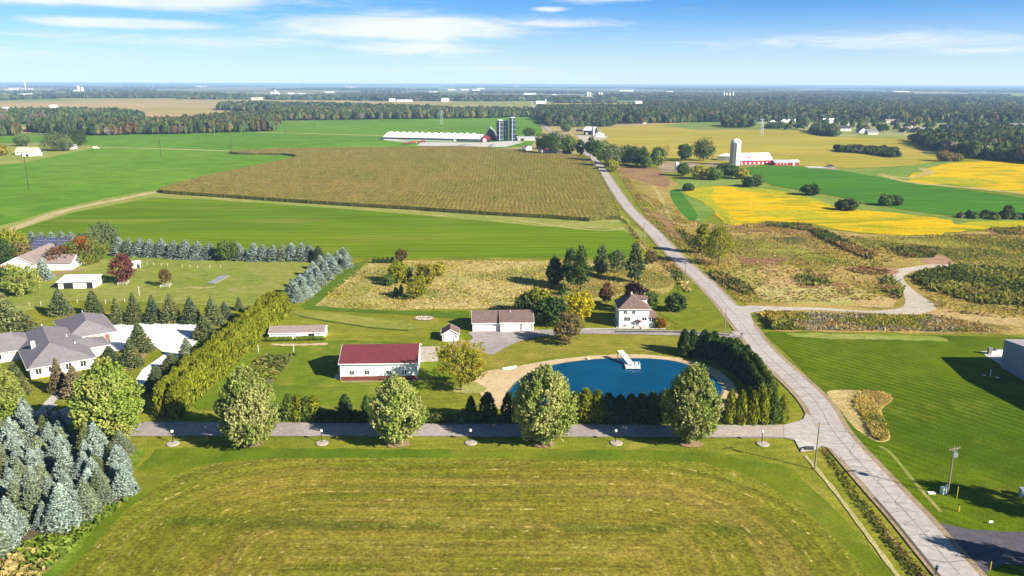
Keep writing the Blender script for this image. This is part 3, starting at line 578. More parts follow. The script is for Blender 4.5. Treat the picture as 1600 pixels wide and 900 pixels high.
def spruce_quads(h, r, whorls=24, seed=0, droop=.18, fine=1.0):
    rs = np.random.default_rng(seed); Q = []
    for w_ in range(whorls):
        f = w_/whorls; z = h*(.04+.93*f**.93); rr_ = r*(1-f)**.85*(1+.06*math.sin(w_*2.1))+.15*fine
        nb = int(6+7*(1-f))
        a0 = rs.uniform(0, 6.3)
        for b_ in range(nb):
            a = a0+b_*2*math.pi/nb+rs.normal()*.12; L = rr_*rs.uniform(.72, 1.1)
            dx, dy = math.cos(a), math.sin(a); px_, py_ = -dy, dx
            lift = rs.uniform(-.05, .12)
            def P(tt, side=0.0, dz=0.0):
                zz = z+h*.02 - droop*L*math.sin(tt*2.2)*1.1 + lift*L*tt + (.12*L*max(0, tt-.7)/.3)
                return (dx*L*tt+px_*side, dy*L*tt+py_*side, zz+dz)
            w2 = L*.17+.1
            Q.append([P(.15, -w2*.5), P(.55, -w2), P(1.0), P(.55, w2)])
            for sd in (-1, 1):
                for tt in (.35, .62, .84):
                    s_ = L*(.42-.30*tt)*sd+.05*sd; dz = rs.uniform(-.10, .02)*L*.6-.05
                    Q.append([P(tt-.14), P(tt+.02, s_*.55, dz*.3), P(tt+.16, s_*1.15, dz), P(tt+.14, s_*.2)])
            # hanging twigs under the branch
            Q.append([P(.3), P(.55, .02, -.12*L-.12), P(.85, 0, -.08*L-.1), P(.95)])
    top = h*1.02
    for k_ in range(4):
        a = k_*1.57; Q.append([(0, 0, top), (math.cos(a)*.16*fine, math.sin(a)*.16*fine, h*.95), (0, 0, h*.9), (math.cos(a+1.5)*.16*fine, math.sin(a+1.5)*.16*fine, h*.95)])
    Q = np.array(Q, dtype=float); m = int(900*fine)
    z = rs.uniform(0, 1, m)**1.3; a = rs.uniform(0, 2*math.pi, m); rad = (r*(1-z)**.85+.12)*rs.uniform(.7, 1.05, m)
    C = np.stack([np.cos(a)*rad, np.sin(a)*rad, h*(.05+.92*z)-droop*rad*.9+.1*h*0], 1); N_ = np.stack([np.cos(a)*.6, np.sin(a)*.6, .5+0*a], 1)+rs.normal(size=(m, 3))*.6
    N_ /= np.linalg.norm(N_, axis=1)[:, None]; o_ = np.stack([np.cos(a), np.sin(a), .35+0*a], 1)+rs.normal(size=(m, 3))*.4; a_ = np.cross(N_, o_); a_ /= np.linalg.norm(a_, axis=1)[:, None]; b_ = np.cross(a_, N_)
    s_ = rs.uniform(.3, .6, m)[:, None]
    return np.concatenate([Q, np.stack([C-b_*s_*.5, C+a_*s_*.28, C+b_*s_*.8, C-a_*s_*.28], 1)])
def arbor_quads(h, r, n, seed=0, size=.5, taper=.85, low=0.0):
    rs = np.random.default_rng(seed)
    z = rs.uniform(low, 1, n)**.9; a = rs.uniform(0, 2*math.pi, n)
    prof = np.minimum(1, (1-z)**.52*1.32)*(.82+.18*np.minimum(1, z*6)); lump = 1+.13*np.sin(a*5+z*9+seed)+.06*rs.normal(size=n)
    rad = r*prof*lump*rs.uniform(.82, 1.03, n)
    C = np.stack([np.cos(a)*rad, np.sin(a)*rad, z*h*.97], 1)
    N_ = np.stack([np.cos(a), np.sin(a), .35+0*a], 1)+rs.normal(size=(n, 3))*.45; N_ /= np.linalg.norm(N_, axis=1)[:, None]
    upv = np.array([0, 0, 1.0])+rs.normal(size=(n, 3))*.25+np.stack([np.cos(a), np.sin(a), 0*a], 1)*.3
    b_ = upv/np.linalg.norm(upv, axis=1)[:, None]; a_ = np.cross(N_, b_); a_ /= np.linalg.norm(a_, axis=1)[:, None]
    s_ = (size*rs.uniform(.7, 1.3, n))[:, None]
    return np.stack([C-b_*s_*.6, C+a_*s_*.33, C+b_*s_*.9, C-a_*s_*.33], 1)

LM = {
 'maple': leafmat('maple_leaves', (.22, .29, .05), (.33, .36, .10), (.30, .28, .06), s=.25, trans=.35),
 'silver_maple': leafmat('silver_maple_leaves', (.26, .32, .07), (.40, .41, .16), (.18, .27, .035), s=.3, trans=.35),
 'green': leafmat('green_leaves', (0.081, 0.135, 0.030), (0.135, 0.189, 0.041), None, s=.2),
 'dark': leafmat('dark_leaves', (0.049, 0.091, 0.028), (0.084, 0.133, 0.035), None, s=.2),
 'greyg': leafmat('grey_green_leaves', (0.112, 0.150, 0.062), (0.163, 0.200, 0.088), (0.088, 0.125, 0.037), s=.2),
 'yelgreen': leafmat('yellow_green_leaves', (.24, .27, .025), (.33, .31, .03), (.16, .21, .02), s=.25, trans=.35),
 'yellow': leafmat('yellow_leaves', (0.420, 0.400, 0.020), (0.550, 0.460, 0.020), (0.300, 0.340, 0.030), s=.3),
 'gold': leafmat('golden_brown_leaves', (.26, .27, .035), (.38, .32, .04), (.16, .20, .03), s=.3, trans=.35),
 'brownt': leafmat('brown_green_leaves', (0.213, 0.163, 0.062), (0.175, 0.163, 0.056), (0.250, 0.138, 0.062), s=.4),
 'russet': leafmat('russet_leaves', (0.169, 0.085, 0.046), (0.156, 0.117, 0.039), (0.325, 0.117, 0.039), s=.3),
 'redtop': leafmat('red_and_green_leaves', (.12, .17, .03), (.22, .22, .04), (.20, .12, .03), s=.2),
 'red': leafmat('red_leaves', (0.500, 0.060, 0.020), (0.400, 0.120, 0.020), None, s=.4),
 'orange': leafmat('orange_leaves', (0.420, 0.150, 0.020), (0.280, 0.160, 0.030), None, s=.4),
 'purple': leafmat('purple_leaves', (0.042, 0.024, 0.036), (0.060, 0.030, 0.042), None, s=.3),
 'plum': leafmat('plum_red_leaves', (0.140, 0.040, 0.050), (0.200, 0.080, 0.070), (0.080, 0.090, 0.030), s=.35, camt=.6),
 'spruce_blue': leafmat('blue_spruce_needles', (.30, .365, .33), (.23, .29, .25), (.17, .21, .12), s=.12, trans=.12),
 'spruce_mid': leafmat('grey_green_needles', (.19, .235, .16), (.21, .24, .14), None, s=.12, trans=.12),
 'spruce': leafmat('spruce_needles', (0.114, 0.149, 0.061), (0.175, 0.193, 0.070), (0.263, 0.228, 0.088), s=.2, trans=.12),
 'spruce_dark': leafmat('dark_spruce_needles', (0.072, 0.104, 0.056), (0.112, 0.136, 0.064), None, s=.2, trans=.1),
 'pine_brown': leafmat('browning_pine_needles', (0.182, 0.154, 0.084), (0.238, 0.196, 0.112), (0.126, 0.126, 0.056), s=.2, trans=.12),
 'arb_gold': leafmat('golden_cedar_sprays', (0.170, 0.200, 0.015), (0.220, 0.235, 0.020), (0.100, 0.135, 0.015), s=.35, trans=.15),
 'arb_dark': leafmat('dark_cedar_sprays', (0.046, 0.085, 0.023), (0.065, 0.111, 0.029), (0.117, 0.169, 0.026), s=.3, trans=.12, camt=.5),
 'arb_mix': leafmat('green_cedar_sprays', (0.091, 0.143, 0.026), (0.156, 0.195, 0.033), None, s=.4, trans=.12),
 'vine': leafmat('vine_leaves', (0.100, 0.160, 0.020), (0.160, 0.200, 0.030), None, s=.5),
 'far': leafmat('far_leaves', (0.048, 0.078, 0.026), (0.078, 0.102, 0.036), (0.132, 0.126, 0.042), s=.02, trans=.15),
}
# unit meshes: crown about 1 m radius scaled per tree is avoided; sizes are built real and scaled mildly
MC = {}
def crown_mesh(kind, key, h, r, n, leaf, var=2, **kw):
    out = []
    for i in range(var):
        k_ = (kind, key, i)
        if k_ not in MC: MC[k_] = quadmesh('crown', crown_leaves(h, r, n, leaf, seed=hash_(kind+key)+i*7, **kw), LM[kind])
        out.append(MC[k_])
    return out
def hash_(s): return sum((i+1)*ord(c) for i, c in enumerate(s)) % 9973
TM = {}
def tree(name, label, kind, fx, fy, ty, wpx, group=None, shape='round', n=2600, leaf=.42, var=2, base=.12, clumps=90, spread=.28, cat='tree', bark=None, limbs=6, gaps=0.0, trunk=True, upb=.35, sprig=True):
    p = gp(fx, fy); h = max(1.2, hgt(fx, fy, ty)); r = wid(p, wpx)/2
    n = int(n*1.5) if n < 20000 else n
    hb = 10.0; asp = round(2*r/h*2.5)/2.5/2 or .2; rb = hb*asp           # base mesh 10 m tall; nearest aspect
    ls = leaf*hb/h
    key = f'{shape}{asp:.2f}{n}{round(ls, 1)}{base}{gaps}'
    ms = crown_mesh(kind, key, hb, rb, n, round(ls, 1) or .1, var, shape=shape, base=base, clumps=clumps, spread=spread, gaps=gaps, upb=upb, sprig=sprig)
    root = thing(name, label, cat, p, random.uniform(0, 6.28), group, (r/rb, r/rb, h/hb))
    link('crown', random.choice(ms), root)
    if trunk:
        tk = (asp, limbs, bark)
        if tk not in TM: TM[tk] = trunk_mesh('trunk', hb, .16+.12*asp, bark or BARK, limbs, rb, seed=3)
        link('trunk', TM[tk], root)
    return root
SPM = {}
def spruce(name, label, kind, fx=None, fy=None, ty=None, wpx=None, group=None, pos=None, h=None, r=None, whorls=22, cat='spruce', trunk=True):
    if pos is None: p = gp(fx, fy); h = hgt(fx, fy, ty); r = wid(p, wpx)/2
    else: p = Vector(pos)
    k_ = (kind, whorls)
    if k_ not in SPM:
        SPM[k_] = [quadmesh('crown', spruce_quads(10, 3.2, whorls, seed=i+hash_(kind), droop=.12+.05*i), LM[kind]) for i in range(3)]
        if 'st' not in SPM: SPM['st'] = MB().bar((0, 0, -.3), (0, 0, 9), .22, .03, 7).mesh('trunk', BARKD)
    root = thing(name, label, cat, p, random.uniform(0, 6.28), group, (r/3.2, r/3.2, h/10))
    link('crown', random.choice(SPM[k_]), root)
    if trunk: link('trunk', SPM['st'], root)
    return root
ABM = {}
def arbor(name, label, kind, pos, h, r, group=None, n=900, cat='cedar', size=.5):
    k_ = (kind, n, size)
    if k_ not in ABM: ABM[k_] = [quadmesh('crown', arbor_quads(7, 1.5, n, seed=i*3+1, size=size), LM[kind]) for i in range(4)]
    root = thing(name, label, cat, pos, random.uniform(0, 6.28), group, (r/1.5, r/1.5, h/7))
    link('foliage', random.choice(ABM[k_]), root)
    if 'st' not in ABM: ABM['st'] = MB().bar((0, 0, -.2), (0, 0, 5.6), .7, .12, 7).mesh('stem', BARKD)
    link('stem', ABM['st'], root)
    return root
ORD = ['first', 'second', 'third', 'fourth', 'fifth', 'sixth', 'seventh', 'eighth', 'ninth', 'tenth', 'eleventh', 'twelfth', 'thirteenth', 'fourteenth', 'fifteenth', 'sixteenth', 'seventeenth', 'eighteenth']

# --- blue spruce grove, lower left
GROVE = [(-140, 640), (0, 668), (60, 665), (120, 678), (165, 700), (205, 725), (212, 760), (190, 785), (150, 795), (135, 812), (100, 824), (62, 836), (25, 852), (-5, 872), (-160, 940), (-300, 800)]
gpts = ground_pts(GROVE)
k = 0
for (x, y) in scatter(gpts, 3.6, .48, .5):
    d_ = y
    kind = random.choices(['spruce_blue', 'spruce_mid', 'spruce'], [.68, .24, .08])[0]
    h = random.choice([random.uniform(4.2, 6.2), random.uniform(5.8, 8.4), random.uniform(6, 7.8)]); r = h*random.uniform(.34, .46)
    zn = 'at the field-side edge' if (x > -75 and y < 150) or x > -68 else ('at the back edge' if y > 152 else ('in the middle' if y > 125 else 'near the picture corner'))
    kw_ = {'spruce_blue': 'silver-blue', 'spruce_mid': 'grey-green', 'spruce': 'dull green'}[kind]
    g_ = spruce('spruce_tree', f'{kw_} spruce {zn} of the dense lower left grove', kind, pos=(x, y, 0), h=h, r=r, group=f'{kw_} spruces {zn} of the grove', whorls=19); g_.rotation_euler[0] = random.gauss(0, .05); g_.rotation_euler[1] = random.gauss(0, .05)
sheet('needle_litter', None, field('needle_litter', (.10, .085, .05), (.2, .17, .09), (.12, .17, .03), s1=.1, s2=.3, s3=2, k3=.3), 1, world=[p*1.0 for p in gpts])
spruce('spruce_tree', 'small silver spruce alone on the lower right edge of the silvery grove', 'spruce_blue', 123, 812, 765, 30)
spruce('spruce_tree', 'tiny blue spruce on pale grass below the silvery grove', 'spruce_blue', 122, 815, 798, 14)

# --- blue spruces along the back of the paddock
xs = [(187, 397, 369, 28), (203, 398, 371, 24), (221, 399, 371, 26), (236, 400, 373, 24), (254, 400, 372, 28), (273, 402, 375, 24), (291, 403, 374, 28), (310, 404, 376, 26), (328, 404, 378, 28), (375, 405, 380, 24), (398, 406, 379, 26), (412, 406, 381, 24), (428, 406, 382, 26), (443, 406, 380, 24), (457, 406, 379, 26), (472, 406, 379, 26), (484, 406, 381, 24)]
for i, (a, b, c, d_) in enumerate(xs):
    spruce('spruce_tree', f'{ORD[i]} blue spruce from the left in the row along the far paddock edge', 'spruce_blue' if i not in (1, 13) else 'spruce_mid', a, b, c, d_+8, 'spruces along the far paddock edge')
tree('broadleaf_tree', 'dark green bushy tree breaking the blue spruce row behind the paddock', 'green', 355, 407, 378, 32, n=1800, leaf=.5)
spruce('spruce_tree', 'dark green spruce at the right end of the paddock row', 'spruce_dark', 498, 409, 383, 28)
for i, (a, b, c, d_) in enumerate([(50, 383, 362, 24), (66, 383, 363, 24), (82, 384, 363, 24), (97, 384, 362, 24), (113, 385, 363, 24), (128, 386, 364, 24)]):
    spruce('spruce_tree', f'{ORD[i]} blue spruce from the left behind the solar panels', 'spruce_blue' if i < 5 else 'spruce_dark', a, b, c-1, d_+6, 'spruces behind the solar panels')
for i, (a, b, c, d_) in enumerate([(537, 408, 386, 24), (528, 415, 392, 26), (541, 418, 398, 22), (514, 416, 394, 28), (521, 427, 402, 26), (501, 422, 398, 26), (508, 436, 410, 26), (490, 432, 408, 28), (498, 445, 418, 26), (482, 442, 419, 28), (487, 455, 428, 26), (470, 450, 428, 30), (475, 463, 437, 28), (458, 459, 436, 28), (464, 470, 444, 26)]):
    spruce('spruce_tree', f'{ORD[i]} blue spruce down the diagonal clump from the far plot corner', 'spruce_blue', a, b, c, d_+3, 'blue spruces in the diagonal clump above the golden hedge')

# --- green spruces round the grey house
for (a, b, c, d_, kd, lb) in [
  (12, 528, 456, 66, 'spruce', 'large yellow-green spruce at the left edge above the grey roof'),
  (38, 525, 484, 54, 'spruce', 'broad yellow-green spruce beside the largest one at the left edge'),
  (-8, 535, 480, 50, 'spruce', 'spruce cut by the left picture edge above the grey roof'),
  (95, 491, 449, 36, 'spruce', 'lone spruce on a mulch bed left of the grey house ridge'),
  (147, 491, 451, 32, 'spruce', 'slender spruce just behind the grey roof peak'),
  (184, 505, 463, 27, 'spruce', 'first spruce from the left behind the white driveway'),
  (211, 504, 456, 31, 'spruce', 'second spruce from the left behind the white driveway'),
  (240, 503, 460, 30, 'spruce_dark', 'third spruce from the left behind the white driveway'),
  (268, 503, 457, 34, 'spruce', 'tallest spruce in the row behind the white driveway'),
  (299, 504, 463, 33, 'spruce_dark', 'fifth spruce from the left behind the white driveway'),
  (333, 506, 463, 36, 'spruce', 'sixth spruce from the left at the driveway corner'),
  (352, 497, 470, 24, 'spruce_dark', 'small spruce behind the driveway corner by the golden hedge'),
  (374, 484, 462, 13, 'spruce', 'thin spruce tip standing above the golden hedge'),
  (320, 527, 490, 38, 'spruce', 'spruce between the white driveway corner and the golden hedge'),
  (293, 562, 527, 30, 'spruce_mid', 'grey-green spruce beside the golden hedge below the driveway'),
  (269, 580, 551, 38, 'spruce', 'low spruce beside the driveway exit and golden hedge'),
  (246, 607, 570, 40, 'spruce_dark', 'dark spruce at the driveway exit left of the golden hedge'),
  (219, 549, 503, 42, 'spruce', 'tall spruce on the grass island in the white driveway'),
  (206, 572, 527, 36, 'spruce', 'spruce in front of the tall one on the driveway island'),
  (173, 575, 540, 44, 'spruce_dark', 'wide spruce at the right corner of the grey house'),
  (93, 612, 558, 30, 'pine_brown', 'brownish spruce before the front wall of the grey house'),
  (27, 618, 563, 40, 'spruce', 'spruce in front of the left wing of the grey house'),
  (118, 618, 570, 42, 'pine_brown', 'brown-needled pine beside the big maple near the grey house'),
  (190, 708, 672, 40, 'spruce_mid', 'grey-green spruce between grove and private drive'),
  (68, 436, 402, 30, 'spruce_blue', 'blue spruce against the wall of the white-gabled house')]:
    spruce('spruce_tree', lb, kd, a, b, c, d_+2, whorls=24 if d_ > 30 else 20)

# --- golden hedge
A0 = gp(262, 650); A1 = gp(440, 487); dv_ = (A1-A0); L = dv_.length; dn = dv_/L; nr = Vector((-dn.y, dn.x, 0))
k = 0
s_ = 0.0
while s_ < L:
    for row in (-1.7, 1.7):
        p = A0+dn*(s_+(0.9 if row > 0 else 0)+random.uniform(-.2, .2))+nr*(row+random.uniform(-.25, .25))
        zn = ('near end' if s_ < L*.2 else 'near half' if s_ < L*.5 else 'far half' if s_ < L*.8 else 'far end')+(', house side' if row > 0 else ', barn side'); arbor('arborvitae', f'golden arborvitae in the diagonal hedge, {zn}', 'arb_gold', p, random.uniform(7.2, 9.0), random.uniform(1.75, 2.15), f'golden arborvitae of the diagonal hedge, {zn}', n=1300)
    s_ += 2.1
# --- dark hedge round the right end of the pond
DH = smooth([gp(1070, 556).to_2d(), gp(1092, 557).to_2d(), gp(1116, 563).to_2d(), gp(1138, 573).to_2d(), gp(1158, 588).to_2d(), gp(1176, 606).to_2d(), gp(1190, 622).to_2d()], 8, False)
acc = 0; last = None
for i, p in enumerate(DH):
    if last is None or (p-last).length > 2.0:
        last = p; q = DH[min(i+1, len(DH)-1)]-DH[max(0, i-1)]; q.normalize(); n2_ = Vector((-q.y, q.x))
        f = i/len(DH)
        for row in (0, 2.6):
            pp = p+n2_*row; kd = 'arb_dark' if f < .75 or row == 0 else 'arb_mix'
            hh = random.uniform(6.6, 7.8)*(1-.35*max(0, f-.6)/.4)
            zn = ('upper left end' if f < .25 else 'upper bend' if f < .5 else 'lower bend' if f < .75 else 'lower right end')+(', pond side' if row == 0 else ', road side'); arbor('arborvitae', f'dark arborvitae in the curved pond hedge, {zn}', kd, (pp.x, pp.y, 0), hh, random.uniform(1.6, 1.95), f'dark arborvitae of the curved pond hedge, {zn}', n=1100)
# --- front hedge along the private drive
def hedge_tree(px_, fy, ty, wp, kd, lb, grp=None):
    p = gp(px_, fy); arbor('arborvitae', lb, kd, p, hgt(px_, fy, ty), wid(p, wp)/2, grp, n=900)
for i, x in enumerate([452, 466, 480, 491]): hedge_tree(x, 656, 617+random.randint(-2, 4), 22, 'arb_gold' if i % 2 else 'arb_mix', f'{ORD[i]} olive shrub from the left between the first two drive maples')
for i, x in enumerate(np.linspace(500, 570, 11)): hedge_tree(x, 659, 641+random.uniform(-2, 2), 13, 'arb_dark', f'{ORD[i]} low dark shrub from the left in the clipped hedge beside the second drive maple', 'low dark hedge shrubs left of the second maple')
hedge_tree(540, 652, 616, 21, 'arb_dark', 'pointed dark cedar rising above the low hedge, left one'); hedge_tree(574, 652, 617, 17, 'arb_dark', 'pointed dark cedar touching the second drive maple')
hedge_tree(736, 656, 619, 17, 'arb_dark', 'narrow dark cedar at the pond corner, leftmost of three'); hedge_tree(762, 657, 613, 26, 'arb_dark', 'broad dark cedar at the pond corner, middle of three'); hedge_tree(795, 658, 613, 24, 'arb_dark', 'dark cedar against the third drive maple by the pond')
xs = [(898, 656, 612, 20, 'arb_mix'), (915, 656, 607, 24, 'arb_gold'), (933, 657, 610, 20, 'arb_gold'), (950, 657, 614, 21, 'arb_dark'), (968, 658, 617, 20, 'arb_dark'), (985, 658, 616, 20, 'arb_dark'), (1002, 658, 614, 20, 'arb_dark'), (1019, 659, 613, 21, 'arb_dark'), (1037, 659, 609, 20, 'arb_mix'), (1052, 659, 610, 18, 'arb_dark')]
for i, (a, b, c, d_, kd) in enumerate(xs): hedge_tree(a, b, c, d_+7, kd, f'{ORD[i]} cone cedar from the left along the near pond edge', 'cone cedars along the near pond edge')
xs = [(1140, 661, 609, 18), (1157, 662, 610, 18), (1175, 662, 611, 18), (1191, 662, 613, 18), (1207, 661, 612, 19), (1222, 660, 617, 15)]
for i, (a, b, c, d_) in enumerate(xs): hedge_tree(a, b, c, d_+2, 'arb_gold' if i != 4 else 'arb_mix', f'{ORD[i]} golden cedar from the left beside the road end of the hedge', 'golden cedars beside the last drive maple')
for i, (a, b, c, d_, kd) in enumerate([(1170, 634, 604, 12, 'arb_mix'), (1188, 640, 600, 20, 'arb_gold'), (1200, 636, 606, 14, 'arb_gold')]): hedge_tree(a, b, c, d_, kd, f'yellow-green cedar behind the golden ones near the road, {ORD[i]} from the left')

# --- drive maples
mk = dict(n=36000, leaf=.29, clumps=330, spread=.17, base=.0, shape='oval', upb=.6, limbs=7, var=1)
tree('maple_tree', 'bright green maple at the left end of the private drive by the grove', 'maple', 175, 690, 563, 112, 'maples along the private drive', **mk)
tree('maple_tree', 'pale maple with reddish tips left of the second lamp post', 'silver_maple', 392, 697, 572, 94, 'maples along the private drive', **dict(mk, clumps=300, spread=.19))
tree('maple_tree', 'pale maple in front of the maroon-roofed barn', 'silver_maple', 622, 692, 586, 88, 'maples along the private drive', **dict(mk, clumps=340, spread=.16, base=.01))
tree('maple_tree', 'large pale maple covering the left end of the pond', 'silver_maple', 849, 692, 570, 98, 'maples along the private drive', **mk)
tree('maple_tree', 'pale maple covering the right end of the pond', 'silver_maple', 1078, 691, 570, 94, 'maples along the private drive', **dict(mk, clumps=280, spread=.18, base=.02))
tree('maple_tree', 'bright green maple cut by the left edge above the grove', 'maple', 8, 668, 568, 62, **mk)
for i, x in enumerate([392, 622, 849, 1080]):
    c_ = gp(x, 694); P_ = [c_.to_2d()+Vector((math.cos(a)*random.uniform(2.3, 2.9), math.sin(a)*random.uniform(1.6, 2.2))) for a in np.linspace(0, 6.1, 16)]
    sheet('mulch_ring', None, m_mulch, 4, world=P_)

# --- trees of the yard and meadow
T = tree
T('broadleaf_tree', 'spreading golden-green tree with visible trunk beside the barn', 'gold', 720, 610, 532, 92, shape='open', n=9000, leaf=.30, base=.2, clumps=75, spread=.2, gaps=.1, bark=BARKD, limbs=11)
T('shrub_tree', 'round brownish shrub tree beside the parking pad', 'brownt', 887, 537, 489, 46, n=5000, leaf=.3, base=.02, spread=.25)
T('broadleaf_tree', 'bright yellow tree between garage and white house', 'yellow', 906, 498, 459, 42, n=3500, leaf=.42, base=.08)
T('broadleaf_tree', 'dark green tree left of the bright yellow one', 'dark', 862, 508, 464, 44, n=3200, leaf=.45, base=.05)
T('broadleaf_tree', 'yellow-topped green tree behind the garage', 'yelgreen', 838, 492, 450, 40, n=2800, leaf=.45, base=.05)
T('broadleaf_tree', 'low dark tree hard behind the right end of the garage', 'dark', 820, 494, 462, 30, n=2000, leaf=.45, base=.05)
T('poplar_tree', 'leftmost dark columnar poplar at the meadow back edge', 'dark', 867, 448, 402, 24, n=3000, shape='oval', base=.04)
T('poplar_tree', 'second dark poplar, tall and slim in the meadow clump', 'dark', 891, 448, 384, 22, n=3000, shape='oval', base=.04)
T('poplar_tree', 'tall light green poplar in the meadow clump', 'green', 907, 456, 379, 34, n=3600, shape='cone', base=.04)
T('poplar_tree', 'slim pale poplar right of the tall meadow clump', 'greyg', 939, 431, 380, 24, n=2400, shape='cone', base=.05)
T('broadleaf_tree', 'squat grey-green tree between the two slim poplars', 'greyg', 963, 426, 391, 28, n=2200, base=.05)
T('poplar_tree', 'light green poplar nearest the road in the meadow', 'greyg', 991, 441, 380, 28, n=2600, shape='cone', base=.05)
T('broadleaf_tree', 'small bushy tree beyond the last poplar by the road verge', 'brownt', 1017, 412, 393, 20, n=1200, base=.05)
T('broadleaf_tree', 'dark red-brown young tree left of the white house', 'russet', 947, 475, 443, 16, n=1400, shape='cone', base=.2)
T('broadleaf_tree', 'black-purple tree rising behind the white house roof', 'purple', 990, 488, 444, 38, n=3200, base=.1)
T('broadleaf_tree', 'green shrub tree peeking out right of the purple tree', 'green', 1016, 485, 456, 22, n=1500, base=.05)
T('shrub_tree', 'round dark green apple tree on the lawn right of the house', 'green', 1056, 486, 462, 29, n=2600, base=.05)
T('shrub_tree', 'tiny conifer-like bush below the poplar clump', 'dark', 879, 461, 446, 10, n=500, shape='cone', base=.02, trunk=False, cat='shrub')
for i, (a, b, c, d_, kd) in enumerate([(622, 442, 409, 26, 'yelgreen'), (650, 468, 431, 32, 'yelgreen'), (665, 444, 413, 30, 'gold'), (686, 431, 411, 16, 'gold'), (633, 437, 416, 20, 'green'), (607, 446, 432, 12, 'green')]):
    T('broadleaf_tree', ['tallest yellow-green tree at the left of the meadow thicket', 'fullest yellow-green tree at the front of the meadow thicket', 'golden tree at the right of the meadow thicket', 'small olive tree set off right of the meadow thicket', 'dark green tree inside the meadow thicket', 'low green tree at the left foot of the meadow thicket'][i], kd, a, b, c, d_, n=2200, leaf=.38, base=.04)
hedge_tree(619, 464, 449, 10, 'arb_dark', 'dark little juniper in front of the meadow thicket, left one'); hedge_tree(627, 459, 444, 7, 'arb_dark', 'dark little juniper in front of the meadow thicket, right one')
T('broadleaf_tree', 'small reddish tree on the far edge of the meadow', 'russet', 627, 411, 391, 16, n=900, base=.1)
for i, x in enumerate([585, 592, 599, 606, 613]): hedge_tree(x, 411, 402+random.uniform(-1, 1), 7, 'arb_dark', f'{ORD[i]} small dark juniper from the left on the far meadow edge', 'dark junipers on the far meadow edge')
T('broadleaf_tree', 'tall yellow-green tree right of the road', 'yelgreen', 1122, 414, 349, 46, n=4600, leaf=.42, base=.05, shape='oval')
T('broadleaf_tree', 'slimmer yellow-green tree behind the tall one by the road', 'yelgreen', 1097, 396, 348, 24, n=2600, leaf=.42, base=.05, shape='oval')
# left properties
T('broadleaf_tree', 'dark red-topped maple in the paddock', 'plum', 193, 443, 396, 38, n=4200, leaf=.34, base=.12, shape='oval')
T('broadleaf_tree', 'small brown-red sapling in a fence ring in the paddock', 'russet', 259, 447, 422, 17, n=1000, leaf=.3, base=.2)
T('broadleaf_tree', 'round green tree left of the open white shed', 'maple', 35, 461, 415, 60, n=5500, leaf=.36, base=.1, shape='round')
T('broadleaf_tree', 'dark tree behind the round green one at the left edge', 'dark', 8, 462, 420, 36, n=2400, base=.05)
T('broadleaf_tree', 'orange-brown tree behind the round green one', 'orange', 14, 440, 414, 26, n=1800, base=.1)
T('broadleaf_tree', 'yellow-green tree at the left edge beyond the houses', 'yelgreen', 18, 393, 359, 46, n=3600, base=.05)
T('broadleaf_tree', 'dark green tree at the left edge below the yellow-green one', 'dark', 4, 412, 375, 36, n=2400, base=.05)
T('broadleaf_tree', 'brown-leaved tree left of the white-gabled house', 'brownt', 30, 405, 381, 34, n=2400, base=.05)
T('broadleaf_tree', 'rust-brown tree behind the white-gabled house', 'russet', 96, 417, 385, 42, n=3800, leaf=.36, base=.05)
r_ = T('broadleaf_tree', 'green tree with a bright red crown patch behind the paddock', 'redtop', 137, 413, 373, 60, n=4600, leaf=.36, base=.05)
T('broadleaf_tree', 'fiery red-orange tree top beside the large green tree', 'red', 130, 408, 367, 24, n=1800, leaf=.34, base=.1)
T('broadleaf_tree', 'big dark green tree at the left end of the paddock spruces', 'greyg', 161, 397, 349, 54, n=4600, leaf=.45, base=.05)
T('broadleaf_tree', 'dark olive tree between russet and green trees', 'green', 115, 408, 378, 30, n=2200, base=.05)

def T2(x, f, tp, w_, kd, lb, **k_): T('broadleaf_tree', lb, kd, x, f, tp, w_, n=k_.pop('n', 900), leaf=.95, clumps=k_.pop('clumps', 60), spread=.34, base=.04, sprig=False, **k_)
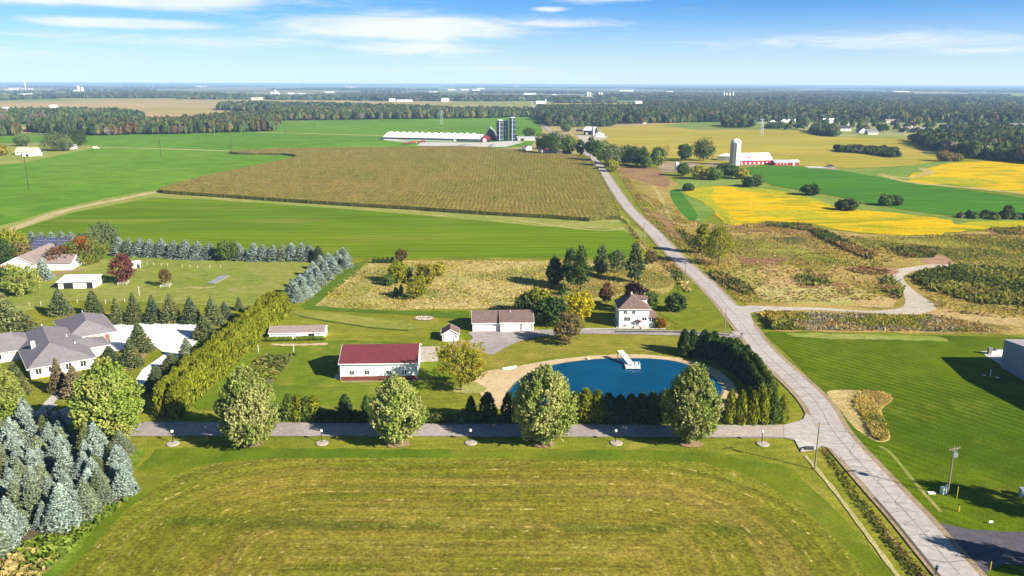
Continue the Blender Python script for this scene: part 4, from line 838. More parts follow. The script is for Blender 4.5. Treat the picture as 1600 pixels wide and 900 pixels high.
# trees along the far road, by the dairy farm and around the red barn
for (x, f, tp, w_, kd, lb) in [
  (827, 215, 199, 22, 'green', 'lone green tree beside the long grey machine shed'),
  (849, 240, 205, 28, 'dark', 'dark tree at the left of the roadside farmhouse group'),
  (868, 243, 203, 32, 'dark', 'tall dark tree over the red-roofed farmhouse'),
  (858, 233, 208, 24, 'green', 'green tree behind the red-roofed farmhouse'),
  (886, 242, 208, 28, 'green', 'green tree right of the red-roofed farmhouse'),
  (895, 238, 214, 22, 'yelgreen', 'yellowish tree nearest the far road bend'),
  (885, 206, 193, 17, 'green', 'round tree in the open left of the blue-walled barn'),
  (907, 243, 217, 15, 'dark', 'narrow dark tree left of the road bend'),
  (922, 245, 212, 18, 'dark', 'narrow dark tree on the road bend'),
  (938, 254, 216, 34, 'green', 'leafy tree right of the road bend'),
  (955, 263, 222, 30, 'greyg', 'light green tree first in the row right of the road'),
  (955, 268, 249, 24, 'yelgreen', 'low yellow-green tree at the roadside bend'),
  (976, 258, 225, 34, 'dark', 'dark round tree second in the row right of the road'),
  (997, 259, 226, 34, 'dark', 'dark round tree third in the row right of the road'),
  (1009, 263, 240, 20, 'green', 'smaller green tree in the row before the clearing'),
  (1026, 262, 228, 26, 'green', 'upright green tree at the right end of the roadside row'),
  (1069, 252, 221, 24, 'dark', 'dark upright tree beside the taller one left of the silo'),
  (1099, 251, 216, 38, 'dark', 'large dark tree left of the concrete silo'),
  (1068, 275, 254, 24, 'green', 'dark green bush behind the white fuel tank'),
  (1095, 280, 259, 34, 'gold', 'olive bush thicket below the farm yard, left part'),
  (1115, 281, 262, 30, 'green', 'olive bush thicket below the farm yard, right part'),
  (1128, 276, 256, 20, 'dark', 'dark bush just below the concrete silo'),
  (1142, 277, 256, 24, 'dark', 'dark bush at the foot of the red barn'),
  (1158, 280, 262, 22, 'gold', 'light olive bush at the left end of the alfalfa'),
  (1075, 298, 287, 18, 'dark', 'small round bush on the green verge by the yellow field'),
  (1171, 292, 277, 22, 'dark', 'left one of the bush pair between alfalfa and yellow field'),
  (1183, 291, 273, 22, 'green', 'right one of the bush pair between alfalfa and yellow field'),
  (1266, 305, 289, 28, 'dark', 'single dark bush above the yellow field'),
  (1312, 327, 313, 16, 'dark', 'small bush left of the wide one above the yellow field'),
  (1327, 329, 310, 26, 'green', 'wide bush above the right half of the yellow field'),
  (1384, 321, 304, 22, 'green', 'left half of the double bush in the alfalfa'),
  (1399, 321, 306, 20, 'dark', 'right half of the double bush in the alfalfa'),
  (1575, 341, 321, 16, 'green', 'small upright tree on the far right verge'),
  (1475, 252, 236, 26, 'brownt', 'brownish bush at the corner of the far yellow field'),
  (1494, 252, 240, 18, 'brownt', 'low brown bush beside the far yellow field corner'),
  (36, 228, 211, 26, 'green', 'round tree behind the white-roofed farmhouse far left'),
  (88, 236, 205, 50, 'greyg', 'broad grey-green tree over the far left farmhouse'),
  (122, 230, 201, 34, 'dark', 'dark tree right of the broad farmhouse tree'),
  (5, 243, 226, 20, 'gold', 'yellowish tree at the far left field edge'),
  (105, 236, 214, 22, 'greyg', 'grey-green tree between the broad and the dark one')]:
    T2(x, f, tp, w_, kd, lb, n=1900)
T('dead_tree', 'bare grey-brown tree behind the roadside row', 'brownt', 1040, 256, 223, 13, n=160, leaf=.6, base=.3, sprig=False)
# ================================================================== BUILDINGS
WHITE = pbr('white_siding', (.80, .80, .80), .6, var=.04)
LAP = ribbed('lap_siding', (.80, .80, .80), .22, 2, dark=.86)
METALW = ribbed('white_ribbed_metal', (.80, .81, .83), .45, 0, dark=.9)
TRIM = pbr('white_trim', (.82, .82, .82), .5, var=.03)
MAROON = ribbed('maroon_ribbed_metal', (.155, .035, .042), .45, 0, dark=.8, rough=.45)
MAROONW = ribbed('maroon_wainscot', (.17, .05, .045), .3, 0, dark=.8)
SHBROWN = pbr('brown_shingles', (.165, .112, .10), .9, .1, var=.18, vs=1.2, bump=.5, bs=6)
SHGREY = pbr('grey_shingles', (.19, .175, .19), .9, .1, var=.12, vs=.8, bump=.5, bs=6)
SHTAUPE = pbr('taupe_shingles', (.25, .2, .19), .9, .1, var=.1, vs=.8, bump=.4, bs=6)
GLASS = pbr('window_glass', (.025, .03, .04), .12, .5, var=.2)
DARK = pbr('dark_opening', (.02, .02, .025), .9, var=.1)
BRICK = pbr('pale_stone_wall', (.56, .50, .45), .85, var=.12, vs=3)
GREYM = ribbed('grey_panel_metal', (.24, .27, .33), 1.0, 1, dark=.85)
WROOF = ribbed('white_metal_roof', (.84, .84, .86), .6, 0, dark=.92, rough=.4)
GRAYROOF = ribbed('grey_metal_roof', (.45, .45, .46), .6, 0, dark=.88, rough=.5)
NAVY = pbr('dark_blue_enamel', (.012, .022, .06), .35, .5, var=.2)
BLACKW = pbr('black_boards', (.03, .03, .035), .8, var=.2)
REDW = pbr('red_boards', (.30, .03, .045), .7, var=.15)
SILOC = ribbed('concrete_staves', (.46, .42, .38), .75, 2, dark=.82, rough=.9)
GALV = pbr('galvanised_steel', (.55, .57, .6), .35, .5, .6, var=.1)
WOOD = pbr('weathered_pole_wood', (.26, .20, .15), .9, var=.2, vs=3)
PALEW = pbr('pale_painted_post', (.6, .57, .5), .8, var=.1)
BLK = pbr('black_paint', (.015, .015, .018), .4, .5)

def window(par, x, z, w_, h_, y=0.0, axis='y', sgn=-1, panes=2, mat=TRIM):
    """frame standing proud of a wall lying at y (or x) = y; pane and bars inside it"""
    d = .07*sgn; f = .09; mb = MB()
    def bx(mbb, a0, a1, z0, z1, q0, q1):
        lo, hi = min(q0, q1), max(q0, q1)
        if axis == 'y': mbb.box(a0, a1, lo, hi, z0, z1)
        else: mbb.box(lo, hi, a0, a1, z0, z1)
    x0, x1, z0, z1 = x-w_/2, x+w_/2, z-h_/2, z+h_/2
    bx(mb, x0-f, x1+f, z1, z1+f, y-.02*sgn, y+d); bx(mb, x0-f, x1+f, z0-f, z0, y-.02*sgn, y+d*1.3)
    bx(mb, x0-f, x0, z0, z1, y-.02*sgn, y+d); bx(mb, x1, x1+f, z0, z1, y-.02*sgn, y+d)
    for i in range(1, panes): xx = x0+(x1-x0)*i/panes; bx(mb, xx-.04, xx+.04, z0, z1, y-.02*sgn, y+d*.9)
    wo = mb.build('window', mat, par)
    g_ = MB(); bx(g_, x0, x1, z0, z1, y-.015*sgn, y+.025*sgn); g_.build('pane', GLASS, wo)
    return wo
def panel(par, name, x0, x1, z0, z1, mat, y=0.0, axis='y', sgn=-1, th=.06, handle=False):
    lo, hi = sorted((y-.01*sgn, y+th*sgn)); mb = MB()
    if axis == 'y': mb.box(x0, x1, lo, hi, z0, z1)
    else: mb.box(lo, hi, x0, x1, z0, z1)
    o = mb.build(name, mat, par)
    if handle:
        h_ = MB(); q = y+th*sgn; lo, hi = sorted((q, q+.05*sgn))
        if axis == 'y': h_.box(x1-.2, x1-.1, lo, hi, z0+.9, z0+1.05)
        else: h_.box(lo, hi, x1-.2, x1-.1, z0+.9, z0+1.05)
        h_.build('handle', BLK, o)
    return o
def garage_door(par, x0, x1, h_, y=0.0, mat=TRIM, sections=4):
    fr = MB().box(x0-.22, x0, y-.09, y+.02, .02, h_+.12).box(x1, x1+.22, y-.09, y+.02, .02, h_+.12).box(x0, x1, y-.09, y+.02, h_, h_+.12).build('garage_door', pbr('door_casing', (.22, .22, .24), .6) if 'door_casing' not in bpy.data.materials else bpy.data.materials['door_casing'], par)
    for i in range(sections):
        a = h_*i/sections; MB().box(x0, x1, y-.04, y+.01, a+.03, a+h_/sections-.005).build('door_panel', mat, fr)
def walls_gable(par, Lx, Dy, hw, hr, mat, axis='x', z0=-.2):
    """walls with gables; ridge along x: gables on the x ends; ridge along y: gables on the y ends"""
    mb = MB()
    if axis == 'x':
        V = [(0, 0, z0), (Lx, 0, z0), (Lx, Dy, z0), (0, Dy, z0), (0, 0, hw), (Lx, 0, hw), (Lx, Dy, hw), (0, Dy, hw), (0, Dy/2, hr), (Lx, Dy/2, hr)]
        mb.add(V, [(0, 1, 5, 4), (1, 2, 6, 9, 5), (2, 3, 7, 6), (3, 0, 4, 8, 7)])
    else:
        V = [(0, 0, z0), (Lx, 0, z0), (Lx, Dy, z0), (0, Dy, z0), (0, 0, hw), (Lx, 0, hw), (Lx, Dy, hw), (0, Dy, hw), (Lx/2, 0, hr), (Lx/2, Dy, hr)]
        mb.add(V, [(0, 1, 5, 8, 4), (1, 2, 6, 5), (2, 3, 7, 9, 6), (3, 0, 4, 7)])
    return mb.build('wall', mat, par)
def roof_gable(par, Lx, Dy, hw, hr, mat, axis='x', oh=.45, oe=.4, th=.14, trim=True, name='roof'):
    up_ = .06; mb = MB(); fa = MB()
    if axis == 'x':
        s_ = (hr-hw)/(Dy/2); ze = hw-oh*s_+up_; zr = hr+up_
        a = [(-oe, -oh, ze), (Lx+oe, -oh, ze), (Lx+oe, Dy/2, zr), (-oe, Dy/2, zr)]; b = [(-oe, Dy/2, zr), (Lx+oe, Dy/2, zr), (Lx+oe, Dy+oh, ze), (-oe, Dy+oh, ze)]
        mb.slab(a, th); mb.slab(b, th)
        fa.box(-oe, Lx+oe, -oh-.08, -oh-.005, ze-th-.12, ze+.0).box(-oe, Lx+oe, Dy+oh+.005, Dy+oh+.08, ze-th-.12, ze)
        for xx in (-oe-.06, Lx+oe+.003):
            fa.add([(xx, -oh, ze-th-.05), (xx+.057, -oh, ze-th-.05), (xx+.057, -oh, ze+.01), (xx, -oh, ze+.01), (xx, Dy/2, zr-th-.05), (xx+.057, Dy/2, zr-th-.05), (xx+.057, Dy/2, zr+.01), (xx, Dy/2, zr+.01)], [(0, 1, 5, 4), (3, 7, 6, 2), (0, 4, 7, 3), (1, 2, 6, 5)])
            fa.add([(xx, Dy+oh, ze-th-.05), (xx+.057, Dy+oh, ze-th-.05), (xx+.057, Dy+oh, ze+.01), (xx, Dy+oh, ze+.01), (xx, Dy/2, zr-th-.05), (xx+.057, Dy/2, zr-th-.05), (xx+.057, Dy/2, zr+.01), (xx, Dy/2, zr+.01)], [(0, 4, 5, 1), (3, 2, 6, 7), (0, 3, 7, 4), (1, 5, 6, 2)])
    else:
        s_ = (hr-hw)/(Lx/2); ze = hw-oh*s_+up_; zr = hr+up_
        mb.slab([(-oh, -oe, ze), (Lx/2, -oe, zr), (Lx/2, Dy+oe, zr), (-oh, Dy+oe, ze)], th); mb.slab([(Lx/2, -oe, zr), (Lx+oh, -oe, ze), (Lx+oh, Dy+oe, ze), (Lx/2, Dy+oe, zr)], th)
        fa.box(-oh-.08, -oh-.005, -oe, Dy+oe, ze-th-.12, ze).box(Lx+oh+.005, Lx+oh+.08, -oe, Dy+oe, ze-th-.12, ze)
        for yy in (-oe-.06, Dy+oe+.003):
            for (xa, xb) in ((-oh, Lx/2), (Lx+oh, Lx/2)):
                fa.add([(xa, yy, ze-th-.05), (xa, yy+.057, ze-th-.05), (xa, yy+.057, ze+.01), (xa, yy, ze+.01), (xb, yy, zr-th-.05), (xb, yy+.057, zr-th-.05), (xb, yy+.057, zr+.01), (xb, yy, zr+.01)], [(0, 1, 5, 4), (3, 7, 6, 2), (0, 4, 7, 3), (1, 2, 6, 5)])
    r_ = mb.build(name, mat, par)
    if trim: fa.build('fascia', TRIM, r_)
    return r_
def hip(par, x0, x1, y0, y1, hw, hr, wm, rm, oh=.6, axis=None, ridge=None, name='roof', wall=True, th=.16):
    w_, d_ = x1-x0, y1-y0; axis = axis or ('x' if w_ > d_ else 'y')
    if wall: MB().add([(x0, y0, -.3), (x1, y0, -.3), (x1, y1, -.3), (x0, y1, -.3), (x0, y0, hw), (x1, y0, hw), (x1, y1, hw), (x0, y1, hw)], [(0, 1, 5, 4), (1, 2, 6, 5), (2, 3, 7, 6), (3, 0, 4, 7)]).build('wall', wm, par)
    X0, X1, Y0, Y1 = x0-oh, x1+oh, y0-oh, y1+oh
    if ridge: A, B = ridge
    elif axis == 'x': m_ = (Y1-Y0)/2; A, B = (X0+m_, (Y0+Y1)/2), (X1-m_, (Y0+Y1)/2)
    else: m_ = (X1-X0)/2; A, B = ((X0+X1)/2, Y0+m_), ((X0+X1)/2, Y1-m_)
    c_ = [(X0, Y0), (X1, Y0), (X1, Y1), (X0, Y1)]; z = hw+.02
    V = [(x, y, z) for x, y in c_]+[(A[0], A[1], hr), (B[0], B[1], hr)]+[(x, y, z-th) for x, y in c_]
    if axis == 'x': F_ = [(0, 1, 5, 4), (2, 3, 4, 5), (3, 0, 4), (1, 2, 5)]
    else: F_ = [(0, 1, 4), (1, 2, 5, 4), (2, 3, 5), (3, 0, 4, 5)]
    F_ += [(6, 7, 1, 0), (7, 8, 2, 1), (8, 9, 3, 2), (9, 6, 0, 3), (9, 8, 7, 6)]
    r_ = MB().add(V, F_).build(name, rm, par)
    g_ = MB(); e = .07
    g_.box(X0-e, X1+e, Y0-e, Y0-.003, z-th-.05, z-.02).box(X0-e, X1+e, Y1+.003, Y1+e, z-th-.05, z-.02).box(X0-e, X0-.003, Y0, Y1, z-th-.05, z-.02).box(X1+.003, X1+e, Y0, Y1, z-th-.05, z-.02)
    g_.build('gutter', TRIM, r_); return r_
def site(name, label, cat, pl, pr, group=None):
    a, b = gp(*pl), gp(*pr); d_ = b-a
    return thing(name, label, cat, a, math.atan2(d_.y, d_.x), group), d_.length

# --- pole barn
t_, L = site('pole_barn', 'white pole barn with maroon metal roof and maroon wainscot', 'barn', (532.8, 594.8), (651.5, 593.2))
D = 14.5
walls_gable(t_, L, D, 4.9, 7.5, METALW); roof_gable(t_, L, D, 4.9, 7.5, MAROON, oh=.5, oe=.4)
panel(t_, 'wainscot', .02, L-.02, .02, 1.15, MAROONW, th=.05)
MB().box(-.07, .0, -.07, .1, 0, 4.8).box(L, L+.07, -.07, .1, 0, 4.8).build('corner_trim', TRIM, t_)
for xx in (550.4, 574, 608.5, 632): window(t_, (xx-532.8)/118.7*L, 2.15, 1.15, 1.0, 0, panes=2)
panel(t_, 'sliding_door', 4, 9, .05, 3.9, WHITE, y=L, axis='x', sgn=1, th=.08)
panel(t_, 'side_door', 1.2, 2.2, .05, 2.1, TRIM, y=L, axis='x', sgn=1, handle=True)
MB().box(-2.0, -.1, 1.2, 4.4, 0, .18).build('concrete_pad', m_conc, t_)
MB().box(-.55, -.5, .5, 4.6, 0.2, 3.4).build('open_end_door', WHITE, t_)
# --- long garage
t_, L = site('long_garage', 'long white garage with brown shingle roof and three doors', 'garage', (738.5, 517.8), (833.5, 516.6))
D = 11.5; k = L/95
walls_gable(t_, L, D, 2.85, 5.2, LAP); roof_gable(t_, L, D, 2.85, 5.2, SHBROWN, oh=.4, oe=.25)
x0, x1 = 42.5*k, 61*k
b_ = MB().add([(x0, -.9, -.1), (x1, -.9, -.1), (x1, 1.5, -.1), (x0, 1.5, -.1), (x0, -.9, 3.15), (x1, -.9, 3.15), (x1, 3.0, 3.9), (x0, 3.0, 3.9)], [(0, 1, 5, 4), (1, 2, 6, 5), (2, 3, 7, 6), (3, 0, 4, 7)]).build('centre_bay', LAP, t_)
MB().slab([(x0-.25, -1.25, 3.12), (x1+.25, -1.25, 3.12), (x1+.25, 5.2, 5.25), (x0-.25, 5.2, 5.25)], .16).build('bay_roof', SHBROWN, b_)
MB().box(x0-.25, x1+.25, -1.33, -1.255, 2.82, 3.1).build('fascia', TRIM, b_)
garage_door(t_, 43.6*k, 57.5*k, 2.45, -.9); garage_door(t_, 60.8*k+.6, 74*k, 2.2); garage_door(t_, 77*k, 91.3*k, 2.2)
panel(t_, 'side_door', 39.2*k, 41*k, .05, 2.05, pbr('grey_door', (.45, .46, .5), .6), handle=True)
MB().bar((60*k, 4.2, 4.4), (60*k, 4.2, 5.4), .09).build('vent_pipe', TRIM, t_)
for i, xx in enumerate((L+.8, L+1.7)):
    pass
# --- small shed
t_, L = site('garden_shed', 'small white gabled shed with brown roof left of the garage', 'shed', (691.2, 533.3), (716.8, 532.8))
walls_gable(t_, L, 5.6, 2.35, 3.7, LAP, axis='y'); roof_gable(t_, L, 5.6, 2.35, 3.7, SHBROWN, axis='y', oh=.35, oe=.3)
garage_door(t_, .55, 3.35, 2.0); window(t_, 4.1, 1.5, .5, .7, panes=1)
# --- long low shed
t_, L = site('low_shed', 'long low white shed with brown roof behind climbing vines', 'shed', (421, 530.5), (507, 528.6))
walls_gable(t_, L, 6.2, 2.1, 3.3, WHITE); roof_gable(t_, L, 6.2, 2.1, 3.3, SHTAUPE, oh=.35, oe=.2)
panel(t_, 'shed_opening', L*.71, L*.82, .6, 1.75, DARK, th=.03); panel(t_, 'shed_door', L*.46, L*.5, .05, 1.9, TRIM, handle=True)
MB().box(-.05, L+.05, -.06, -.01, 0, .25).build('foundation', m_conc, t_)
# vines in front
q0 = gp(417, 534); q1 = gp(505, 532)
VQ = []
for i in range(30):
    f = i/29
    if .42 < f < .5: continue
    p = q0.lerp(q1, f); c_ = np.array([p.x, p.y+.2, .8]); u = unit(90); C = c_+u*np.array([.75, .45, .85])*rng.uniform(.5, 1, (90, 1)); C[:, 2] = np.maximum(C[:, 2], .05)
    VQ.append(leafquads(C, u, .32))
o = link('climbing_vine', quadmesh('climbing_vine', np.concatenate(VQ), LM['vine'])); tag(o, 'dense green vine row along the front of the low shed', 'vine')

# --- white two-storey house
t_, L = site('farmhouse', 'white two-storey house with brown hip roof and enclosed side porch', 'house', (967.2, 511.6), (1013, 511.9))
D = 10.5; hw, hr = 6.15, 9.6
hip(t_, 0, L, 0, D, hw, hr, LAP, SHBROWN, oh=.5, ridge=((L*.47, D*.45), (L*.50, D*.60)), axis='y')
MB().box(-.06, .06, -.05, .06, 0, 5.95).box(L-.06, L+.06, -.05, .06, 0, 5.95).build('corner_board', TRIM, t_)
fx = lambda v: (v-470)/455*L
for (a, b, z0, z1, n_) in ((534, 588, 4.45, 5.5, 2), (662, 716, 4.45, 5.5, 2), (542, 638, 2.15, 3.5, 3), (822, 896, 2.4, 3.45, 2), (534, 586, .2, .9, 2)):
    window(t_, (fx(a)+fx(b))/2, (z0+z1)/2, fx(b)-fx(a)-.1, z1-z0-.1, panes=n_)
for yy, zz in ((2.6, 5.3), (6.8, 5.3), (2.6, 2.9), (6.8, 2.9)): window(t_, yy, zz, .9, 1.2, 0, axis='x', sgn=-1, panes=1)
# side dormer
dm = MB().box(L*.62, L+.1, D*.52, D*.82, 6.2, 8.1).build('dormer', LAP, t_)
MB().slab([(L*.45, D*.47, 8.65), (L+.45, D*.47, 8.1), (L+.45, D*.67, 8.75), (L*.45, D*.67, 9.0)], .14).slab([(L*.45, D*.67, 9.0), (L+.45, D*.67, 8.75), (L+.45, D*.87, 8.1), (L*.45, D*.87, 8.65)], .14).build('dormer_roof', SHBROWN, dm)
# side porch
pw = 2.6
MB().add([(L, .15, -.2), (L+pw, .15, -.2), (L+pw, 7.5, -.2), (L, 7.5, -.2), (L, .15, 3.3), (L+pw, .15, 3.3), (L+pw, 7.5, 3.3), (L, 7.5, 3.3)], [(0, 1, 5, 4), (1, 2, 6, 5), (2, 3, 7, 6)]).build('porch_wall', LAP, t_)
MB().slab([(L+.02, -.3, 3.45), (L+pw+.5, -.3, 3.35), (L+pw*.45, 3.5, 4.9), (L+.02, 3.5, 4.9)], .14).slab([(L+pw+.5, -.3, 3.35), (L+pw+.5, 8, 3.35), (L+pw*.45, 4.5, 4.9), (L+pw*.45, 3.5, 4.9)], .14).slab([(L+.02, 3.5, 4.9), (L+pw*.45, 3.5, 4.9), (L+pw*.45, 4.5, 4.9), (L+pw+.5, 8, 3.35), (L+.02, 8, 3.35)], .14).build('porch_roof', SHBROWN, t_)
for i in range(3): window(t_, L+.5+.8*i, 2.5, .6, 1.1, .15, panes=1)
panel(t_, 'porch_door', L+.9, L+1.7, .4, 2.0, WHITE, y=.15, th=.03)
# entry canopy, steps, rails
cx0, cx1 = fx(705), fx(815)
cn = MB().slab([(cx0-.2, -1.5, 2.2), ((cx0+cx1)/2, -1.5, 2.85), ((cx0+cx1)/2, 0, 2.85), (cx0-.2, 0, 2.2)], .1).slab([((cx0+cx1)/2, -1.5, 2.85), (cx1+.2, -1.5, 2.2), (cx1+.2, 0, 2.2), ((cx0+cx1)/2, 0, 2.85)], .1).build('entry_canopy', SHBROWN, t_)
MB().bar((cx0, -1.4, 0), (cx0, -1.4, 2.2), .06).bar((cx1, -1.4, 0), (cx1, -1.4, 2.2), .06).build('post', TRIM, cn)
panel(t_, 'front_door', (cx0+cx1)/2-.45, (cx0+cx1)/2+.45, .5, 2.1, pbr('grey_front_door', (.3, .32, .36), .6), handle=True)
for i in range(3): MB().box(cx1-.2, cx1+1.2, -1.3-.3*i, -1.0-.3*i, 0, .48-.15*i).build('step', m_conc, t_)
MB().box(cx0-.1, cx1+1.2, -1.0, -.01, 0, .5).build('landing', m_conc, t_)
rl = MB()
for i in range(6): rl.bar((cx1+.1+i*.22, -1.05, .5), (cx1+.1+i*.22, -1.05, 1.35), .02)
rl.bar((cx1+.1, -1.05, 1.35), (cx1+1.25, -1.05, 1.35), .03).build('railing', BLK, t_)
ch = MB().box(L*.44, L*.44+.5, D*.5, D*.5+.5, 9.2, 10.3).build('chimney', pbr('grey_chimney', (.5, .48, .46), .8), t_)
MB().bar((fx(615), 1.6, 7.0), (fx(615), 1.6, 7.5), .08).build('vent_pipe', BLK, t_)
MB().box(-.9, -.05, -.3, 9, 0, .12).build('walk_slab', m_conc, t_)
T('shrub_tree', 'bright orange shrub at the corner of the house porch', 'orange', 1034, 513, 499, 13, n=900, leaf=.24, base=.0, trunk=False, cat='shrub')
T('shrub_tree', 'yellow-green shrub beside the orange one at the porch', 'yelgreen', 1027, 512, 496, 9, n=600, leaf=.24, base=.0, trunk=False, cat='shrub')

# --- grey hip-roofed ranch
O = Vector((-125.4, 195.3, 0)); an = math.atan2(9.4, 13.3)
# reference pixels were read at eave height: shift the plan to sit below it
t_ = thing('ranch_house', 'sprawling house with grey hip roofs beside the white driveway', 'house', O, R(36.5))
hip(t_, .6, 15.6, .6, 33, 3.0, 6.7, BRICK, SHGREY, oh=.7, ridge=((6.6, 8.6), (7.1, 28)), axis='y')
hip(t_, 12.5, 25.2, 22.9, 44.6, 3.0, 6.5, BRICK, SHGREY, oh=.7, ridge=((18.6, 27.5), (19.3, 37.5)), axis='y')
hip(t_, -24, 6, 20.1, 34.5, 2.95, 6.4, BRICK, SHGREY, oh=.7)
hip(t_, 9, 21, 10.5, 19.5, 2.9, 4.6, BRICK, SHGREY, oh=.5)
MB().box(2.6, 3.6, 13, 14, 3.5, 6.5).build('chimney', WHITE, t_)
for (x_, y_, z_) in ((12, 19, 5.0), (13, 12, 4.4), (7.1, 28.2, 6.6), (19.2, 38, 6.5)): MB().bar((x_, y_, z_-.5), (x_, y_, z_+.5), .12).build('vent_pipe', TRIM, t_)
for x_ in (2.5, 5.5, 9.5, 13): window(t_, x_, 1.7, 1.3, 1.4, .6, panes=2)
panel(t_, 'front_door', 7.2, 8.2, .1, 2.2, TRIM, y=.6, handle=True)
for y_ in (3.5, 7.5): window(t_, y_, 1.7, 1.4, 1.3, 15.6, axis='x', sgn=1, panes=2)
for y_ in (13, 16.5): window(t_, y_, 1.6, 1.3, 1.3, 21, axis='x', sgn=1, panes=2)
for x_ in (14.2, 17): window(t_, x_, 1.9, 1.0, 1.0, 22.9, panes=1)
panel(t_, 'dark_door', 22.4, 23.6, .1, 2.3, pbr('brown_door', (.18, .1, .07), .6), y=22.9, handle=True)
for y_ in (26, 32.5, 39): panel(t_, 'garage_door', y_, y_+4.8, .05, 2.4, WHITE, y=25.2, axis='x', sgn=1, th=.05)
for x_ in (-20, -15, -10, -5): window(t_, x_, 1.6, 1.6, 1.4, 20.1, panes=2)
# stone gate pillars and low wall in its garden
p = gp(56, 668); t_ = thing('garden_wall', 'pale stone garden wall with two square pillars before the grey house', 'wall', p, R(52))
t_.location = gp(57, 664)
for x_ in (0, 8.5): o = MB().box(x_, x_+1.7, 0, 1.7, -.2, 2.5).build('pillar', BRICK, t_); MB().box(x_-.12, x_+1.82, -.12, 1.82, 2.5, 2.68).build('cap', m_conc, o)
MB().box(1.7, 8.5, .5, 1.2, -.2, 1.5).build('wall_run', BRICK, t_)

# --- white-gabled house with solar array
def gable_axis(name, label, cat, c0, c1, width, hw, hr, wm, rm, group=None, oh=.5, ext=0.0):
    a, b = gp(*c0), gp(*c1); d_ = b-a; Ly = d_.length+ext; ang = math.atan2(d_.y, d_.x)-math.pi/2
    off = Matrix.Rotation(ang, 3, 'Z')@Vector((-width/2, 0, 0))
    t_ = thing(name, label, cat, a+off, ang, group)
    walls_gable(t_, width, Ly, hw, hr, wm, axis='y'); roof_gable(t_, width, Ly, hw, hr, rm, axis='y', oh=oh, oe=oh*.8); return t_, Ly
t_, Ly = gable_axis('gabled_house', 'white house with taupe roof among autumn trees at left', 'house', (30, 425), (80, 402), 13, 3.2, 6.3, WHITE, SHTAUPE)
window(t_, 3.3, 1.7, 1.4, 1.3, panes=2); window(t_, 9.5, 1.7, 1.4, 1.3, panes=2); panel(t_, 'front_door', 6, 7, .1, 2.2, DARK, handle=True)
wl = MB().add([(13, 2, -.2), (26, 2, -.2), (26, 13, -.2), (13, 13, -.2), (13, 2, 3.1), (26, 2, 3.1), (26, 13, 3.1), (13, 13, 3.1), (26, 7.5, 5.6), (10, 7.5, 5.6)], [(0, 1, 5, 4), (1, 2, 6, 8, 5), (2, 3, 7, 6)]).build('garage_wing', WHITE, t_)
MB().slab([(9, 1.5, 3.1), (26.5, 1.5, 3.1), (26.5, 7.5, 5.7), (9, 7.5, 5.7)], .15).slab([(9, 7.5, 5.7), (26.5, 7.5, 5.7), (26.5, 13.5, 3.1), (9, 13.5, 3.1)], .15).build('wing_roof', SHTAUPE, wl)
panel(t_, 'garage_door', 4.5, 10.5, .05, 2.5, TRIM, y=26, axis='x', sgn=1)
PANEL = pbr('solar_cells', (.05, .055, .13), .15, .6, var=.15, vs=3)
for i, (a, b) in enumerate(((43, 59.5), (61.5, 79), (82, 101))):
    p0 = gp(a, 392.5); p1 = gp(b, 393.5); d_ = p1-p0; t_ = thing('solar_array', f'{["leftmost", "middle", "rightmost"][i]} tilted solar array behind the white-gabled house', 'solar panels', p0, math.atan2(d_.y, d_.x), 'solar arrays behind the gabled house')
    n_ = 5; cw = d_.length/n_; ch_ = 1.75; ca, sa = math.cos(R(35)), math.sin(R(35))
    pm = MB().slab([(.1, .08*ca, .04+.08*sa), (cw-.1, .08*ca, .04+.08*sa), (cw-.1, (ch_-.08)*ca, .04+(ch_-.08)*sa), (.1, (ch_-.08)*ca, .04+(ch_-.08)*sa)], .05).mesh('panel', PANEL)
    fm = MB().slab([(0, -.03, 0), (cw, -.03, 0), (cw, (ch_+.03)*ca, (ch_+.03)*sa), (0, (ch_+.03)*ca, (ch_+.03)*sa)], .03).mesh('panel_frame', GALV)
    for r_i in range(4):
        for c_i in range(n_):
            o = link('panel_frame', fm, t_); o.location = (c_i*cw, r_i*(ch_+.06)*ca, 1.2+r_i*(ch_+.06)*sa); link('panel', pm, o)
    pst = MB().bar((0, 0, -.2), (0, 0, 3.0), .12).mesh('post', GALV)
    for x_ in (cw, cw*4): o = link('post', pst, t_); o.location = (x_, 2.6, 0)
# open-sided white shed
t_, L = site('open_shed', 'low white shed with two dark openings in the paddock', 'shed', (91.5, 451.5), (147, 450.5))
D = 7.5
MB().add([(0, 0, -.2), (L, 0, -.2), (L, D, -.2), (0, D, -.2), (0, 0, 2.7), (L, 0, 2.7), (L, D, 3.5), (0, D, 3.5)], [(0, 1, 5, 4), (1, 2, 6, 5), (2, 3, 7, 6), (3, 0, 4, 7)]).build('wall', WHITE, t_)
MB().slab([(-.5, -.7, 2.75), (L+.5, -.7, 2.75), (L+.5, D+.3, 3.68), (-.5, D+.3, 3.68)], .12).build('roof', WROOF, t_)
for a, b in ((.15, .42), (.80, .97)): panel(t_, 'stall_opening', L*a, L*b, .05, 2.1, DARK, th=.03)
t_, L = site('white_hut', 'tiny white hut behind the dark red maple', 'hut', (206, 419.5), (219.5, 418.5))
walls_gable(t_, L, 3.5, 2.0, 2.8, WHITE); roof_gable(t_, L, 3.5, 2.0, 2.8, WROOF, oh=.2, oe=.2); panel(t_, 'hut_opening', L*.6, L*.95, .05, 1.6, DARK, th=.03)
